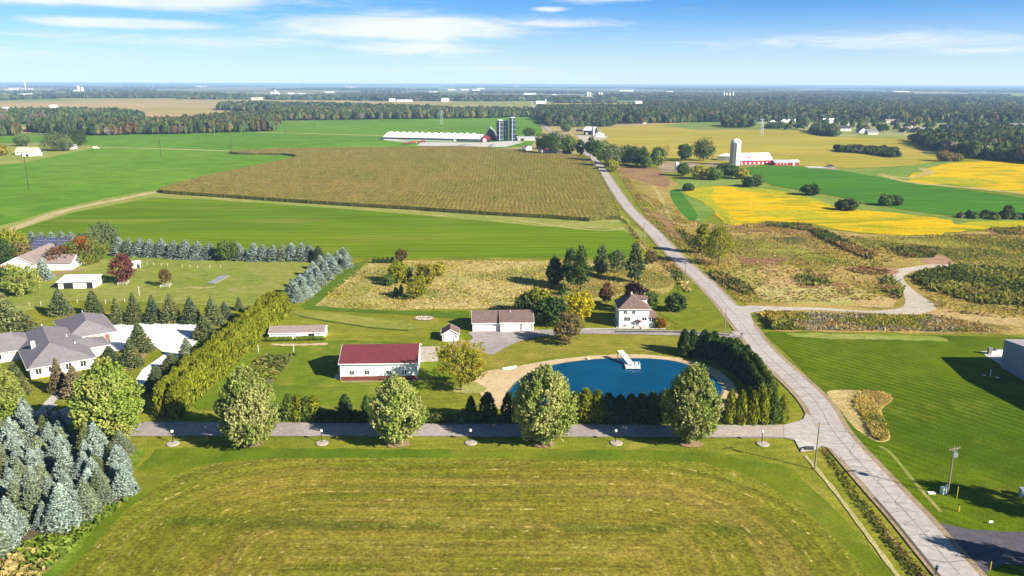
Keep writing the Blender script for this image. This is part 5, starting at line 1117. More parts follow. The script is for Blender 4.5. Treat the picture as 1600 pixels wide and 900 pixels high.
# grey slatted platform lying in the paddock
t_, L = site('grey_platform', 'low grey slatted platform lying in the paddock grass', 'platform', (325, 444), (336, 443.5))
an = math.atan2((gp(350, 431.5)-gp(326, 444)).y, (gp(350, 431.5)-gp(326, 444)).x); t_.rotation_euler[2] = an-math.pi/2
LL = (gp(349, 431.5)-gp(328, 444)).length; t_.location = gp(323, 444)
GRY = pbr('grey_boards', (.24, .26, .27), .8)
bm_ = MB().box(0, 3.4, 0, .75, .35, .42).mesh('board', GRY)
for i in range(int(LL/.85)): o = link('board', bm_, t_); o.location = (0, i*.85, .0 + .012*i)
MB().box(.2, .4, 0, LL, 0, .34).box(3.0, 3.2, 0, LL, 0, .34).build('bearer', WOOD, t_)

# --- metal warehouse at the right edge
t_ = thing('warehouse', 'blue-grey metal warehouse cut by the right edge', 'warehouse', (134.5, 168, 0), 0)
W_, Dp = 46, 40.2; mb = MB()
mb.add([(0, 0, -.2), (W_, 0, -.2), (W_, Dp, -.2), (0, Dp, -.2), (0, 0, 7.9), (W_, 0, 7.9), (W_, Dp, 7.9), (0, Dp, 7.9), (0, Dp/2, 9.9), (W_, Dp/2, 9.9)], [(0, 1, 5, 4), (1, 2, 6, 9, 5), (2, 3, 7, 6), (3, 0, 4, 8, 7)])
mb.build('wall', GREYM, t_)
roof_gable(t_, W_, Dp, 7.9, 9.9, ribbed('grey_shed_roof', (.42, .37, .4), .6, 0), oh=.2, oe=.12, trim=False)
for y_ in (30, 8): o = MB().box(-.35, -.01, y_, y_+.7, 5.9, 6.3).build('wall_lamp', BLK, t_)
sheet('equipment_yard', [(1533, 549), (1575, 548), (1580, 572), (1566, 572), (1541, 557)], m_conc, 4)
p = gp(1546, 553.5); t_ = thing('electrical_cabinet', 'dark grey metal cabinet on the slab beside the warehouse', 'cabinet', p, 0)
MB().box(-.5, .5, -.4, .4, 0, 1.9).build('body', pbr('cabinet_grey', (.2, .21, .22), .6), t_); MB().box(-.56, .56, -.46, .46, 1.9, 1.97).build('lid', GALV, t_)
p = gp(1551, 553.5); t_ = thing('beige_crate', 'beige crate beside the dark cabinet at the warehouse', 'crate', p, 0)
MB().box(-.7, .8, -.5, .5, 0, 1.3).build('body', PALEW, t_); MB().box(-.75, .85, -.55, .55, 1.3, 1.38).build('lid', DARK, t_)
for i, x in enumerate((1555.5, 1559.5, 1563.5, 1567)):
    p = gp(x, 553); t_ = thing('white_tank', f'{ORD[i]} white tank from the left by the warehouse corner', 'tank', p, 0, 'white tanks at the warehouse corner')
    MB().lathe(0, 0, [(.45, 0), (.5, .1), (.5, 1.0), (.3, 1.25), (.1, 1.3)], 12).build('body', WHITE, t_); MB().cyl(0, 0, 1.3, 1.7, .06).build('valve', GALV, t_)
p = gp(1547, 588); t_ = thing('standpipe', 'white vent pipe with two small covers on the lawn by the warehouse', 'pipe', p, 0)
MB().cyl(0, 0, 0, 2.0, .12).build('pipe', WHITE, t_); MB().cyl(1.3, -1.0, 0, .15, .55, n=14).build('cover', PALEW, t_); MB().cyl(-1.1, .9, 0, .12, .5, n=14).build('cover', PALEW, t_)
# --- barn and silo B
def silo(name, label, px_, fy, ty, wpx, body, cap, group=None, dome=True, bands=0):
    p = gp(px_, fy); h = hgt(px_, fy, ty); r = wid(p, wpx)/2
    t_ = thing(name, label, 'silo', p, 0, group)
    hh = h-r*.75 if dome else h-r*.35
    MB().cyl(0, 0, -.2, hh, r, n=20).build('body', body, t_)
    MB().lathe(0, 0, [(r*1.02, hh), (r*.95, hh+(h-hh)*.4), (r*.7, hh+(h-hh)*.75), (r*.3, hh+(h-hh)*.97), (.05, h)], 20).build('dome' if dome else 'cap', cap, t_)
    ld = MB().box(-.35, .35, -r-.5, -r-.003, 0, hh-.5).build('ladder_chute', cap, t_)
    if bands:
        bm_ = MB().cyl(0, 0, 0, .25, r*1.012, n=20).mesh('band', cap)
        for i in range(bands): o = link('band', bm_, t_); o.location = (0, 0, hh*(i+.5)/bands)
    return t_
silo('concrete_silo', 'tall concrete silo with a white dome beside the red barn', 1147.5, 258.3, 216.5, 16, SILOC, pbr('white_dome', (.75, .76, .78), .4), bands=0)
t_, L = site('red_barn', 'red dairy barn with a big white roof right of the silo', 'barn', (1155, 257.5), (1206, 256.5))
walls_gable(t_, L, 16, 4.6, 10.5, REDW); roof_gable(t_, L, 16, 4.6, 10.5, WROOF, oh=.6, oe=.5)
for i in range(7): panel(t_, 'white_door', L*(.05+.13*i), L*(.05+.13*i)+1.6, .3, 2.2, WHITE, th=.05)
MB().box(L*.27, L*.27+3, 2.2, 4.5, 5.2, 7.6).build('dormer', REDW, t_)
MB().cyl(1.5, 8, 10.6, 12.3, .7, n=10).build('cupola', WHITE, t_)
MB().box(L+.05, L+4, 4, 10, 0, 3.2).build('link_room', GRAYROOF, t_)
t_, L = site('red_annex', 'low red cattle shed with grey roof right of the red barn', 'shed', (1210, 258.5), (1236, 258.5))
walls_gable(t_, L, 10, 3.2, 5, REDW); roof_gable(t_, L, 10, 3.2, 5, GRAYROOF, oh=.5)
for i in range(4): panel(t_, 'white_window', L*(.12+.2*i), L*(.12+.2*i)+1, 1.2, 2.1, WHITE, th=.05)
t_, L = site('red_shed', 'small red shed with white roof at the end of the cattle shed', 'shed', (1237, 258.5), (1248, 258.5))
walls_gable(t_, L, 8, 3.4, 5, REDW); roof_gable(t_, L, 8, 3.4, 5, WROOF, oh=.5); panel(t_, 'door', 1, 3, .1, 2.4, WHITE)
t_, L = site('hip_shed', 'white hip-roofed shed left of the concrete silo', 'shed', (1120, 250.5), (1140, 251.5))
hip(t_, 0, L, 0, 14, 4.4, 7.4, WHITE, pbr('pale_roof', (.6, .58, .58), .6)); panel(t_, 'door', 2, 5, .1, 3, TRIM)
t_, L = site('feed_bunk', 'long grey concrete feed bunk right of the red sheds', 'trough', (1262, 262.5), (1303, 263))
MB().box(0, L, 0, 1, -.1, 1.0).build('wall', m_conc, t_); MB().box(0, L, 8, 9, -.1, 1.0).build('wall', m_conc, t_); MB().slab([(L*.8, -1, 1.9), (L, -1, 1.9), (L, 9, 2.6), (L*.8, 9, 2.6)], .2).build('cover', BLACKW, t_)
sheet('farm_yard', [(1120, 252), (1140, 259), (1250, 261), (1305, 262), (1300, 266), (1200, 259.5), (1110, 258)], m_shoulder, 2, sm=2)
sheet('farm_yard', [(1030, 256), (1060, 253), (1110, 256), (1115, 262), (1060, 268), (1035, 268)], m_shoulder, 2, sm=2)
p = gp(1057, 266.5); t_ = thing('fuel_tank', 'upright white tank beside the dark green bush', 'tank', p, 0)
MB().lathe(0, 0, [(1.9, 0), (1.9, 6.4), (1.4, 7.2), (.3, 7.8)], 14).build('body', WHITE, t_); MB().cyl(2.6, 0, 0, 5, .5, n=8).build('feed_pipe', BLACKW, t_)

# --- dairy farm A
t_, L = site('freestall_barn', 'very long low dairy barn with a white vented roof', 'barn', (599.5, 218.5), (750, 222))
walls_gable(t_, L, 30, 4.2, 9.5, pbr('open_side_shade', (.10, .11, .14), .8)); roof_gable(t_, L, 30, 4.2, 9.5, WROOF, oh=.8, oe=.6)  # solid walls coloured dark to stand for the shade inside the open side
vm = MB().box(-2, 2, 14, 16, 9.4, 10.8).mesh('roof_vent', WHITE)
for i in range(14): o = link('roof_vent', vm, t_); o.location = (5+i*9.3, 0, 0)
panel(t_, 'pale_end_wall', L*.73, L*.76, .1, 4.0, WHITE); panel(t_, 'curb', 0, L*.72, .0, .9, WHITE, th=.1)
sheet('silage_yard', [(660, 222), (752, 223), (800, 220), (820, 222), (790, 229.5), (700, 229), (650, 227.5)], m_conc, 2)
sheet('silage_yard', [(588, 217.5), (600, 216.8), (640, 221.5), (760, 223), (755, 225), (640, 223)], m_conc, 1)
for i, (x, w_, lb) in enumerate(((727, 34, 'low grey plastic-covered silage mound, left one'), (772, 20, 'steeper grey silage mound before the dark blue silos'))):
    p = gp(x, 229); r = wid(p, w_)/2; mb = MB()
    mb.lathe(0, 0, [(r, 0), (r*.8, 1.0), (r*.45, 2.4), (r*.1, 3.2)], 16); o = mb.build('silage_mound', pbr('grey_plastic_%d' % i, (.30, .30, .33), .5, var=.2)); o.location = p; o.scale = (1, .7, 1); tag(o, lb, 'mound')
    tm = MB().cyl(0, 0, 0, .25, .5, n=8)
t_ = thing('gambrel_barn', 'black gambrel-roofed barn left of the blue silos', 'barn', gp(757, 220), 0); w_ = wid(gp(757, 220), 18)
mb = MB(); prof = [(0, 0), (0, 6), (w_*.18, 12), (w_*.5, 16), (w_*.82, 12), (w_, 6), (w_, 0)]
mb.add([(x, 0, z) for x, z in prof]+[(x, 34, z) for x, z in prof], [(0, 6, 5, 4, 3, 2, 1), (7, 8, 9, 10, 11, 12, 13), (0, 1, 8, 7), (5, 6, 13, 12)]).build('wall', BLACKW, t_)
rf = [(-.6, 5.4), (w_*.17, 12.2), (w_*.5, 16.3), (w_*.83, 12.2), (w_+.6, 5.4)]; mb = MB()
for (a, b) in zip(rf, rf[1:]): mb.add([(a[0], -.7, a[1]), (b[0], -.7, b[1]), (b[0], 34.7, b[1]), (a[0], 34.7, a[1]), (a[0], -.7, a[1]+.3), (b[0], -.7, b[1]+.3), (b[0], 34.7, b[1]+.3), (a[0], 34.7, a[1]+.3)], [(0, 3, 2, 1), (4, 5, 6, 7), (0, 1, 5, 4), (2, 3, 7, 6), (0, 4, 7, 3), (1, 2, 6, 5)])
mb.build('roof', pbr('faded_roof', (.36, .38, .42), .7), t_)
for y_ in (8, 16): MB().cyl(w_/2, y_, 16.2, 19, .9, .3, 8).build('roof_ventilator', WHITE, t_)
t_, L = site('red_lean_to', 'small red shed with white doors in front of the black barn', 'shed', (753, 222), (766, 222))
walls_gable(t_, L, 9, 6.0, 8, REDW, axis='y'); roof_gable(t_, L, 9, 6.0, 8, REDW, axis='y', trim=False); panel(t_, 'door', 1.5, 5.5, .1, 4.4, WHITE); panel(t_, 'dark_door', 7, 10.5, .1, 4, DARK)
for (x, f, tp, w_, lb) in ((780.8, 220.5, 186.5, 10, 'leftmost dark blue silo with a white cap'), (790.4, 219.5, 187.5, 7, 'slim middle dark blue silo'), (800.4, 220, 182.5, 9.5, 'tallest dark blue silo at the right of the group')):
    silo('blue_silo', lb, x, f, tp, w_, NAVY, pbr('pale_cap', (.6, .64, .7), .5) if 'pale_cap' not in bpy.data.materials else bpy.data.materials['pale_cap'], 'blue silos of the dairy farm', dome=False, bands=5)
p = gp(807, 218); t_ = thing('blue_tank', 'short dark blue tank right of the tallest blue silo', 'tank', p, 0); MB().cyl(0, 0, 0, 7, 2.2, n=14).build('body', NAVY, t_); MB().cyl(0, 0, 7, 7.6, 2.3, .6, n=14).build('cap', GALV, t_)
t_, L = site('machine_shed', 'long grey machine shed right of the blue silos', 'shed', (809, 220), (843, 219.5))
walls_gable(t_, L, 14, 3.6, 5.5, pbr('dull_wall', (.42, .38, .36), .8)); roof_gable(t_, L, 14, 3.6, 5.5, pbr('slate_roof', (.33, .33, .36), .7)); panel(t_, 'door', 4, 9, .1, 3, DARK)
REDM = pbr('red_machine_paint', (.3, .05, .03), .5, var=.3)
for i, x in enumerate((634, 640, 647, 655, 661)):
    p = gp(x, 226-i*.8); t_ = thing('farm_wagon', f'{ORD[i]} rusty red farm machine from the left beside the long dairy barn', 'farm machine', p, random.uniform(-.5, .5), 'red machines by the dairy barn')
    MB().box(-2.6, 2.6, -1.1, 1.1, .9, 2.2+random.random()).build('body', REDM, t_); MB().bar((2.6, 0, 1), (4, 0, .7), .1).build('drawbar', GALV, t_)
    wm = MB().bar((0, -.15, 0), (0, .15, 0), .6, n=10).mesh('wheel', BLK)
    for (a, b) in ((-1.6, -1.2), (1.6, -1.2), (-1.6, 1.2), (1.6, 1.2)): o = link('wheel', wm, t_); o.location = (a, b, .6)
# roadside farmstead
t_, L = site('red_roof_house', 'low pale farmhouse with a red-brown roof beside the far trees', 'house', (850, 241), (871.5, 241)); walls_gable(t_, L, 9, 3.4, 5.6, PALEW); roof_gable(t_, L, 9, 3.4, 5.6, pbr('red_brown_roof', (.27, .08, .07), .8), oh=.5)
for i in range(3): window(t_, L*(.2+.28*i), 1.7, 1.4, 1.2, panes=1)
t_, L = site('brown_cottage', 'brown-roofed cottage right of the red-roofed farmhouse', 'house', (879, 241.5), (893, 241.5)); hip(t_, 0, L, 0, 9, 2.8, 5.4, pbr('tan_wall', (.3, .22, .18), .8), SHTAUPE); window(t_, L/2, 1.5, 2, 1.2, panes=2)
t_, L = site('small_white_garage', 'small white garage at the left of the roadside farm', 'garage', (822, 234.5), (831, 234)); walls_gable(t_, L, 8, 3, 5, WHITE, axis='y'); roof_gable(t_, L, 8, 3, 5, SHGREY, axis='y', oh=.4); panel(t_, 'door', 1.3, 4.5, .1, 2.4, TRIM)
silo('white_bin', 'short white grain bin left of the red-roofed farmhouse', 845.5, 238, 228, 6, WHITE, GALV)
for i, (x, f, w_, c_) in enumerate(((813, 241, 8, PALEW), (822, 240.5, 9, WHITE), (833, 240.5, 5, BLK), (838, 241, 5, WHITE))):
    p = gp(x, f); ww = wid(p, w_); t_ = thing('parked_trailer', f'{ORD[i]} trailer from the left in front of the small white garage', 'trailer', p, 0, 'trailers at the roadside farm'); MB().box(-ww/2, ww/2, -1.2, 1.2, .7, 2.2).build('body', c_, t_)
    for a in (-ww*.25, ww*.25): MB().bar((a, -1.25, .45), (a, -1.0, .45), .45, n=8).build('wheel', BLK, t_)
# blue-walled barn group
t_, L = site('blue_barn', 'dark blue-walled barn with a white roof beyond the road trees', 'barn', (912, 210.5), (928, 211)); walls_gable(t_, L, 16, 7.0, 12, NAVY); roof_gable(t_, L, 16, 7.0, 12, WROOF, oh=.6); panel(t_, 'door', 3, 7, .1, 4, WHITE)
silo('grey_silo', 'grey silo at the right end of the blue-walled barn', 926.5, 212, 198, 4.5, SILOC, GALV)
t_, L = site('white_garage', 'white gabled garage right of the blue-walled barn', 'garage', (931, 213.5), (944, 213.5)); walls_gable(t_, L, 9, 4.0, 7, WHITE, axis='y'); roof_gable(t_, L, 9, 4.0, 7, WROOF, axis='y', oh=.5); panel(t_, 'door', 2, 6, .1, 3, TRIM)
t_, L = site('brown_outbuilding', 'brown low outbuilding left of the blue-walled barn', 'shed', (900, 205), (911, 205.5)); walls_gable(t_, L, 9, 3, 5, pbr('brown_wall', (.22, .14, .1), .8)); roof_gable(t_, L, 9, 3, 5, SHTAUPE, oh=.4)
sheet('farm_yard', [(900, 211), (950, 212), (948, 216), (920, 228), (905, 232), (908, 220)], m_gravel, 2)
# far left farmhouse
t_, L = site('white_farmhouse', 'white farmhouse with a pale orange roof at far left', 'house', (24, 242), (55, 242)); walls_gable(t_, L, 12, 3.8, 7.6, WHITE); roof_gable(t_, L, 12, 3.8, 7.6, pbr('orange_roof', (.62, .42, .32), .7), oh=.6)
for i in range(4): window(t_, L*(.14+.22*i), 2, 1.5, 1.3, panes=1)
t_, L = site('flat_annex', 'flat white annex in front of the orange-roofed farmhouse', 'shed', (35, 244.5), (66, 243)); MB().box(0, L, -.5, 6, -.1, 3).build('wall', WHITE, t_); MB().box(-.3, L+.3, -.8, 6.3, 3, 3.3).build('roof', WROOF, t_); panel(t_, 'door', 3, 6, .1, 2.4, DARK, y=-.5)
t_, L = site('cream_cottage', 'small cream cottage under the far left trees', 'house', (101, 233.5), (121, 232.5)); walls_gable(t_, L, 9, 3, 5.4, PALEW); roof_gable(t_, L, 9, 3, 5.4, SHTAUPE, oh=.5); window(t_, 4, 1.6, 1.4, 1.2); window(t_, 11, 1.6, 1.4, 1.2)
p = gp(150, 232.5); t_ = thing('white_van', 'white van parked on the far lane', 'van', p, .1)
MB().box(-3, 2, -1.1, 1.1, .5, 2.7).build('body', WHITE, t_); MB().box(2, 3.2, -1.1, 1.1, .5, 1.7).build('cab', WHITE, t_); MB().box(1.9, 2.3, -1.0, 1.0, 1.75, 2.5).build('windscreen', GLASS, t_)
for a in (-2, 2.2): MB().bar((a, -1.15, .45), (a, 1.15, .45), .45, n=8).build('wheel', BLK, t_)

# --- subdivision houses
HS = [(996, 193, 15, 10, WHITE, WROOF, 'white shed-like house at the wood edge, left of the red-roofed one'), (1042, 190, 22, 14, PALEW, pbr('rose_roof', (.35, .2, .17), .8), 'long house with rosy roof at the wood edge'), (1073, 190, 18, 12, WHITE, SHGREY, 'white-gabled house right of the rosy-roofed one'),
 (1203, 192.5, 9, 10, WHITE, SHTAUPE, 'small white house tucked in trees above the silo'), (1221, 191, 9, 11, WHITE, SHGREY, 'left of the twin white houses'), (1229, 191, 8, 11, WHITE, SHGREY, 'right of the twin white houses'),
 (1243, 196, 10, 12, PALEW, SHGREY, 'grey-roofed house right of the twin white ones'), (1254, 197.5, 10, 12, WHITE, SHTAUPE, 'pale house beside the grey-roofed one, nearer the field'), (1288, 192, 20, 15, WHITE, WROOF, 'large bright white house in the village'),
 (1308, 204.5, 22, 14, PALEW, pbr('black_roof', (.05, .05, .06), .8), 'house with a black roof at the olive field edge'), (1343, 208, 12, 14, WHITE, NAVY, 'blue-roofed house with solar panels, left half'), (1356, 210.5, 16, 12, PALEW, SHGREY, 'house with striped solar panels facing the olive field'),
 (1385, 192, 18, 10, PALEW, SHTAUPE, 'tan-roofed house among trees behind the village green'), (1410, 206.5, 17, 14, PALEW, SHTAUPE, 'cream house with two levels at the village right'), (1414, 200, 12, 12, WHITE, SHTAUPE, 'white house behind the two-level cream one'), (1430, 207, 24, 13, PALEW, SHGREY, 'wide grey-roofed house before the right wood'),
 (1482, 203, 14, 13, WHITE, NAVY, 'blue-roofed house right of the wide grey one'), (1495, 203, 10, 12, WHITE, SHGREY, 'small white house beside the blue-roofed one'), (1575, 200, 34, 13, PALEW, SHGREY, 'long grey house at the far right'), (1240, 190, 6, 9, WHITE, SHGREY, 'tiny white house behind the twin pair'), (1318, 196, 10, 10, PALEW, SHTAUPE, 'brown-roofed house behind the black-roofed one')]
for (x, f, w_, d_, wm, rm, lb) in HS:
    t_, L = site('village_house', lb, 'house', (x, f), (x+w_, f)); sc_ = L/14; hw_ = 3.6 if L < 16 else 4.2
    walls_gable(t_, L, d_, hw_, hw_+d_*.32, wm, axis='x' if w_ > 13 else 'y'); roof_gable(t_, L, d_, hw_, hw_+d_*.32, rm, axis='x' if w_ > 13 else 'y', oh=.6)
    for i in range(3): window(t_, L*(.2+.3*i), 1.9, 1.4, 1.4, panes=1)
    panel(t_, 'garage_door', L*.62, L*.62+2.6, .1, 2.3, TRIM, th=.12)
sheet('village_road', [(1330, 212), (1360, 211), (1440, 213), (1420, 216), (1340, 215)], m_pale, 4)
# ================================================================== SMALL THINGS
DKWOOD = pbr('dark_pole_wood', (.05, .045, .04), .9)
def pole(px_, fy, ty, label, transformers=0, arm=2.6, thin=False, lean=0.0, aang=0.0):
    p = gp(px_, fy); h = hgt(px_, fy, ty); far_ = p.y > 330; r = .24 if far_ else .15
    t_ = thing('utility_pole', label, 'utility pole', p, aang)
    t_.rotation_euler[1] = lean
    MB().bar((0, 0, -.5), (0, 0, h), r*1.15, r*.75, 10).build('pole', DKWOOD if far_ and not thin else WOOD, t_)
    if arm:
        a_ = MB().box(-arm/2, arm/2, -.2, -.1, h-.55, h-.42).build('crossarm', WOOD, t_)
        for x_ in (-arm*.45, -arm*.2, arm*.2, arm*.45): MB().cyl(x_, -.15, h-.42, h-.2, .06, .04, 8).build('insulator', GALV, a_)
        MB().bar((-arm*.3, -.16, h-.5), (0, -.16, h-1.3), .025).bar((arm*.3, -.16, h-.5), (0, -.16, h-1.3), .025).build('brace', GALV, t_)
    for i in range(transformers):
        a = -2.2+i*1.1; cx_, cy_ = .5*math.cos(a), .5*math.sin(a)
        o = MB().lathe(cx_, cy_, [(.2, h-2.1), (.24, h-2.0), (.24, h-1.3), (.1, h-1.2)], 10).build('transformer', GALV, t_); MB().cyl(cx_, cy_, h-1.2, h-.95, .04, n=6).build('bushing', BLK, o)
    return t_
pole(1273, 733, 660, 'wooden utility pole at the end of the private drive', 1, lean=.0, aang=R(20))
pole(1480, 773.5, 697, 'wooden utility pole with transformers on the right lawn', 3, aang=R(20))
pole(1131.5, 525, 481, 'utility pole beside the house driveway entrance', 0, 2.2, aang=R(20))
pole(1070, 449.5, 408, 'utility pole on the road verge behind the white house', 1, 1.6, aang=R(20))
pole(1005.5, 379.5, 348, 'utility pole on the verge above the far meadow corner', 0, 1.6, thin=True, aang=R(20))
pole(927.3, 264, 247, 'pale utility pole on the verge by the shaded road bend', 0, 1.6, thin=True)
pole(914.5, 243.5, 229, 'utility pole at the far road bend', 0, 1.6, thin=True)
pole(45, 296.5, 242.5, 'tall pole alone in the bright green field at far left', 0, 2.2)
pole(252, 247.8, 213.5, 'dark pole in the bright green field right of the farm lane', 0, 2.2)
pole(362, 233, 207, 'dark pole beside the lane left of the corn', 0, 2.2)
pole(446, 211, 190, 'small dark pole near the far wood, left one', 0, 2.2); pole(491.5, 200, 186, 'small dark pole near the far wood, right one', 0, 2.2)
pole(1419, 223, 208, 'dark pole before the right wood', 0, 2)
# lattice tower
for (x, f, tp, lb) in ((690, 194, 173, 'pale lattice power pylon in the far green field'), (1189.5, 212, 186, 'pale lattice pylon standing in the olive field')):
    p = gp(x, f); h = hgt(x, f, tp); t_ = thing('power_pylon', lb, 'pylon', p, .3); mb = MB(); b_ = h*.1
    for (a, b) in ((1, 1), (1, -1), (-1, 1), (-1, -1)): mb.bar((a*b_, b*b_, 0), (a*.4, b*.4, h), .18, n=4)
    for i in range(6): z = h*i/6; q = b_*(1-i/6)+.4; mb.bar((-q, -q, z), (q*.85, -q*.85, z+h/6), .1, n=4); mb.bar((q, -q, z), (-q*.85, -q*.85, z+h/6), .1, n=4)
    mb.build('lattice', GALV, t_)
    for z in (.98, .82): MB().box(-h*.16, h*.16, -.2, .2, h*z-.2, h*z+.2).build('crossarm', GALV, t_)
# lamp posts on stone discs
DISC = pbr('pale_stone_disc', (.38, .33, .29), .9, var=.15, vs=3, bump=.3)
GLOBE = pbr('opal_globe', (.85, .85, .83), .3, .5, var=.02)
for i, (x, f) in enumerate(((270.5, 692), (503, 691), (735, 690.5), (961.5, 691), (1190, 692.5))):
    p = gp(x, f)
    w_ = ['left of the first pale maple', 'between the second and third pale maples', 'between the barn-side maple and the pond maple', 'between the two maples before the pond', 'near the road junction'][i]
    t_ = thing('lamp_post', f'black lamp post with white globe {w_}', 'lamp post', p, 0, 'globe lamps along the private drive')
    MB().cyl(0, 0, .0, .12, .16, .13, 10).cyl(0, 0, .12, 2.3, .10, .085, 10).build('post', BLK, t_)
    MB().cyl(0, 0, 2.3, 2.4, .15, n=10).build('collar', BLK, t_)
    MB().lathe(0, 0, [(.1, 2.4), (.27, 2.52), (.32, 2.7), (.27, 2.88), (.1, 3.0)], 14).build('globe', GLOBE, t_)
    d_ = MB(); d_.lathe(0, 0, [(1.35, -.05), (1.3, .1), (1.1, .13)], 24); o = d_.build('stone_disc', DISC); o.location = p+Vector((0.15, -.45, .04)); tag(o, f'round pale stone pad under the lamp {w_}', 'stone pad', 'stone pads under the globe lamps')
# mailboxes, markers, cabinets
def mailbox(x, f, label, c_):
    p = gp(x, f); t_ = thing('mailbox', label, 'mailbox', p, R(-35)); MB().box(-.06, .06, -.06, .06, -.1, 1.05).build('post', WOOD, t_)
    o = MB().box(-.14, .14, -.3, .3, 1.05, 1.25).add([(.14*math.cos(math.pi*i/8), -.3, 1.25+.14*math.sin(math.pi*i/8)) for i in range(9)]+[(.14*math.cos(math.pi*i/8), .3, 1.25+.14*math.sin(math.pi*i/8)) for i in range(9)], [(i, 9+i, 10+i, i+1) for i in range(8)]+[tuple(range(9)), tuple(range(17, 8, -1))]).build('box', c_, t_)
    MB().box(.145, .16, -.1, .0, 1.2, 1.45).build('flag', REDW, o)
    t_.scale = (1.5, 1.5, 1.15)
mailbox(1158.5, 528, 'black mailbox at the house driveway mouth', BLK)
mailbox(1462, 899, 'dark teal mailbox at the bottom edge of the road', pbr('teal_box', (.02, .06, .07), .4))
YEL = pbr('yellow_marker', (.65, .45, .02), .5)
for (x, f, tp, lb, w_) in ((1497.5, 799, 789, 'short thick yellow marker post on the right lawn', .14), (1494.7, 779, 760, 'tall thin yellow marker post beside the transformer pole', .07), (1547, 890, 877, 'yellow marker post by the asphalt entrance', .08)):
    p = gp(x, f); h = hgt(x, f, tp); t_ = thing('marker_post', lb, 'marker', p, 0); MB().cyl(0, 0, 0, h, w_, n=8).build('post', YEL, t_); MB().cyl(0, 0, h, h+.12, w_*1.3, n=8).build('cap', BLK, t_)
p = gp(1474, 771); t_ = thing('meter_cabinet', 'pale green meter cabinet at the foot of the transformer pole', 'cabinet', p, R(20)); MB().box(-.55, .35, -.4, .4, 0, 1.25).build('body', pbr('pale_green_metal', (.5, .6, .52), .5), t_); MB().box(-.6, .4, -.45, .45, 1.25, 1.33).build('lid', GALV, t_); MB().box(.5, 1.0, -.3, .2, .5, 1.6).build('meter_box', GALV, t_)
p = gp(1458, 771); o = MB().box(-1.0, .3, -.35, .35, 0, .25).build('white_slab', WHITE); o.location = p; tag(o, 'small white slab lying left of the meter cabinet', 'slab')
p = gp(1598, 775); t_ = thing('utility_cabinet', 'grey cabinet on the lawn at the right edge', 'cabinet', p, R(-5)); MB().box(-.6, .8, -.5, .5, 0, 1.5).build('body', pbr('cabinet_pale', (.4, .42, .42), .5), t_); MB().box(-.45, .65, -.56, -.5, .25, 1.35).build('door', GALV, t_); MB().box(-.66, .86, -.56, .56, 1.5, 1.58).build('lid', GALV, t_)
p = gp(1548, 819); t_ = thing('white_sign', 'small white sign plate in the grass above the asphalt entrance', 'sign', p, 0); MB().box(-.35, .35, -.02, .02, .25, .7).build('plate', WHITE, t_); MB().cyl(0, .05, 0, .6, .03, n=6).build('stake', GALV, t_)
p = gp(1256, 702.5); t_ = thing('culvert_pipe', 'black culvert pipe mouth under the pale apron', 'culvert', p, R(-35)); MB().bar((0, 0, .3), (1.6, 1.2, .3), .42, n=16).build('pipe', BLK, t_); MB().box(-.3, .0, -.8, .9, 0, .35).build('headwall', m_conc, t_)
# off-frame trees whose shade falls on the right lawn and the asphalt
tree('broadleaf_tree', 'tree beyond the right edge shading the lawn', 'green', 1740, 826, 692, 92, **dict(mk, n=6000, leaf=.5))
tree('broadleaf_tree', 'tree beyond the right edge shading the asphalt entrance', 'green', 1790, 935, 790, 100, **dict(mk, n=6000, leaf=.5))
# dock with gangway in the pond
p = gp(977.5, 577.5); q = gp(1000.5, 577.5); L = (q-p).length
t_ = thing('swim_dock', 'white dock with a sloping gangway in the pond', 'dock', p, 0)
bm_ = MB().box(0, L/10-.04, 0, 2.2, .55, .65).mesh('plank', WHITE)
for i in range(10): o = link('plank', bm_, t_); o.location = (i*L/10, 0, 0)
MB().box(0, L, -.08, -.005, .35, .68).build('apron_board', WHITE, t_)
ps = MB().cyl(0, 0, -1, 1.0, .07, n=8).mesh('pile', GALV)
for (a, b) in ((.1, .1), (L-.1, .1), (.1, 2.1), (L-.1, 2.1), (L/2, .1)): o = link('pile', ps, t_); o.location = (a, b, 0)
g0 = gp(969.5, 562)-p; g0.z = 0; tp_ = Vector((g0.x-.2, g0.y, 2.7)); bt = Vector((1.9, 2.2, .72)); ax = (bt-tp_); sd = Vector((-ax.y, ax.x, 0)).normalized()*-.75
mb = MB(); n_ = 14
pl = MB(); e1 = ax/n_*.93
pl.add([(-sd+Vector((0, 0, .05))), (-sd+e1+Vector((0, 0, .05))), (sd+e1+Vector((0, 0, .05))), (sd+Vector((0, 0, .05))), (-sd), (-sd+e1), (sd+e1), (sd)], [(0, 1, 2, 3), (7, 6, 5, 4), (0, 4, 5, 1), (1, 5, 6, 2), (2, 6, 7, 3), (3, 7, 4, 0)])
gw = MB().bar(tp_-sd*1.05, bt-sd*1.05, .07).bar(tp_+sd*1.05, bt+sd*1.05, .07).build('gangway', WHITE, t_)
pm = pl.mesh('gangway_plank', WHITE)
for i in range(n_): o = link('gangway_plank', pm, gw); o.location = tp_+ax*i/n_
for f in (.0, .3): c_ = tp_+ax*f; MB().bar(c_-sd, (c_.x-sd.x, c_.y-sd.y, -.5), .08).bar(c_+sd, (c_.x+sd.x, c_.y+sd.y, -.5), .08).bar(c_-sd, (c_.x+sd.x, c_.y+sd.y, .2), .04).build('trestle_leg', WOOD, t_)
rl = MB()
for y_ in (.1, 1.1, 2.1): rl.bar((L-.05, y_, .6), (L-.05, y_, 1.5), .035)
rl.bar((L-.05, .1, 1.5), (L-.05, 2.1, 1.5), .04).bar((L*.45, 2.1, 1.45), (L, 2.1, 1.45), .04).bar((L*.45, 2.1, .6), (L*.45, 2.1, 1.45), .035).build('railing', WHITE, t_)
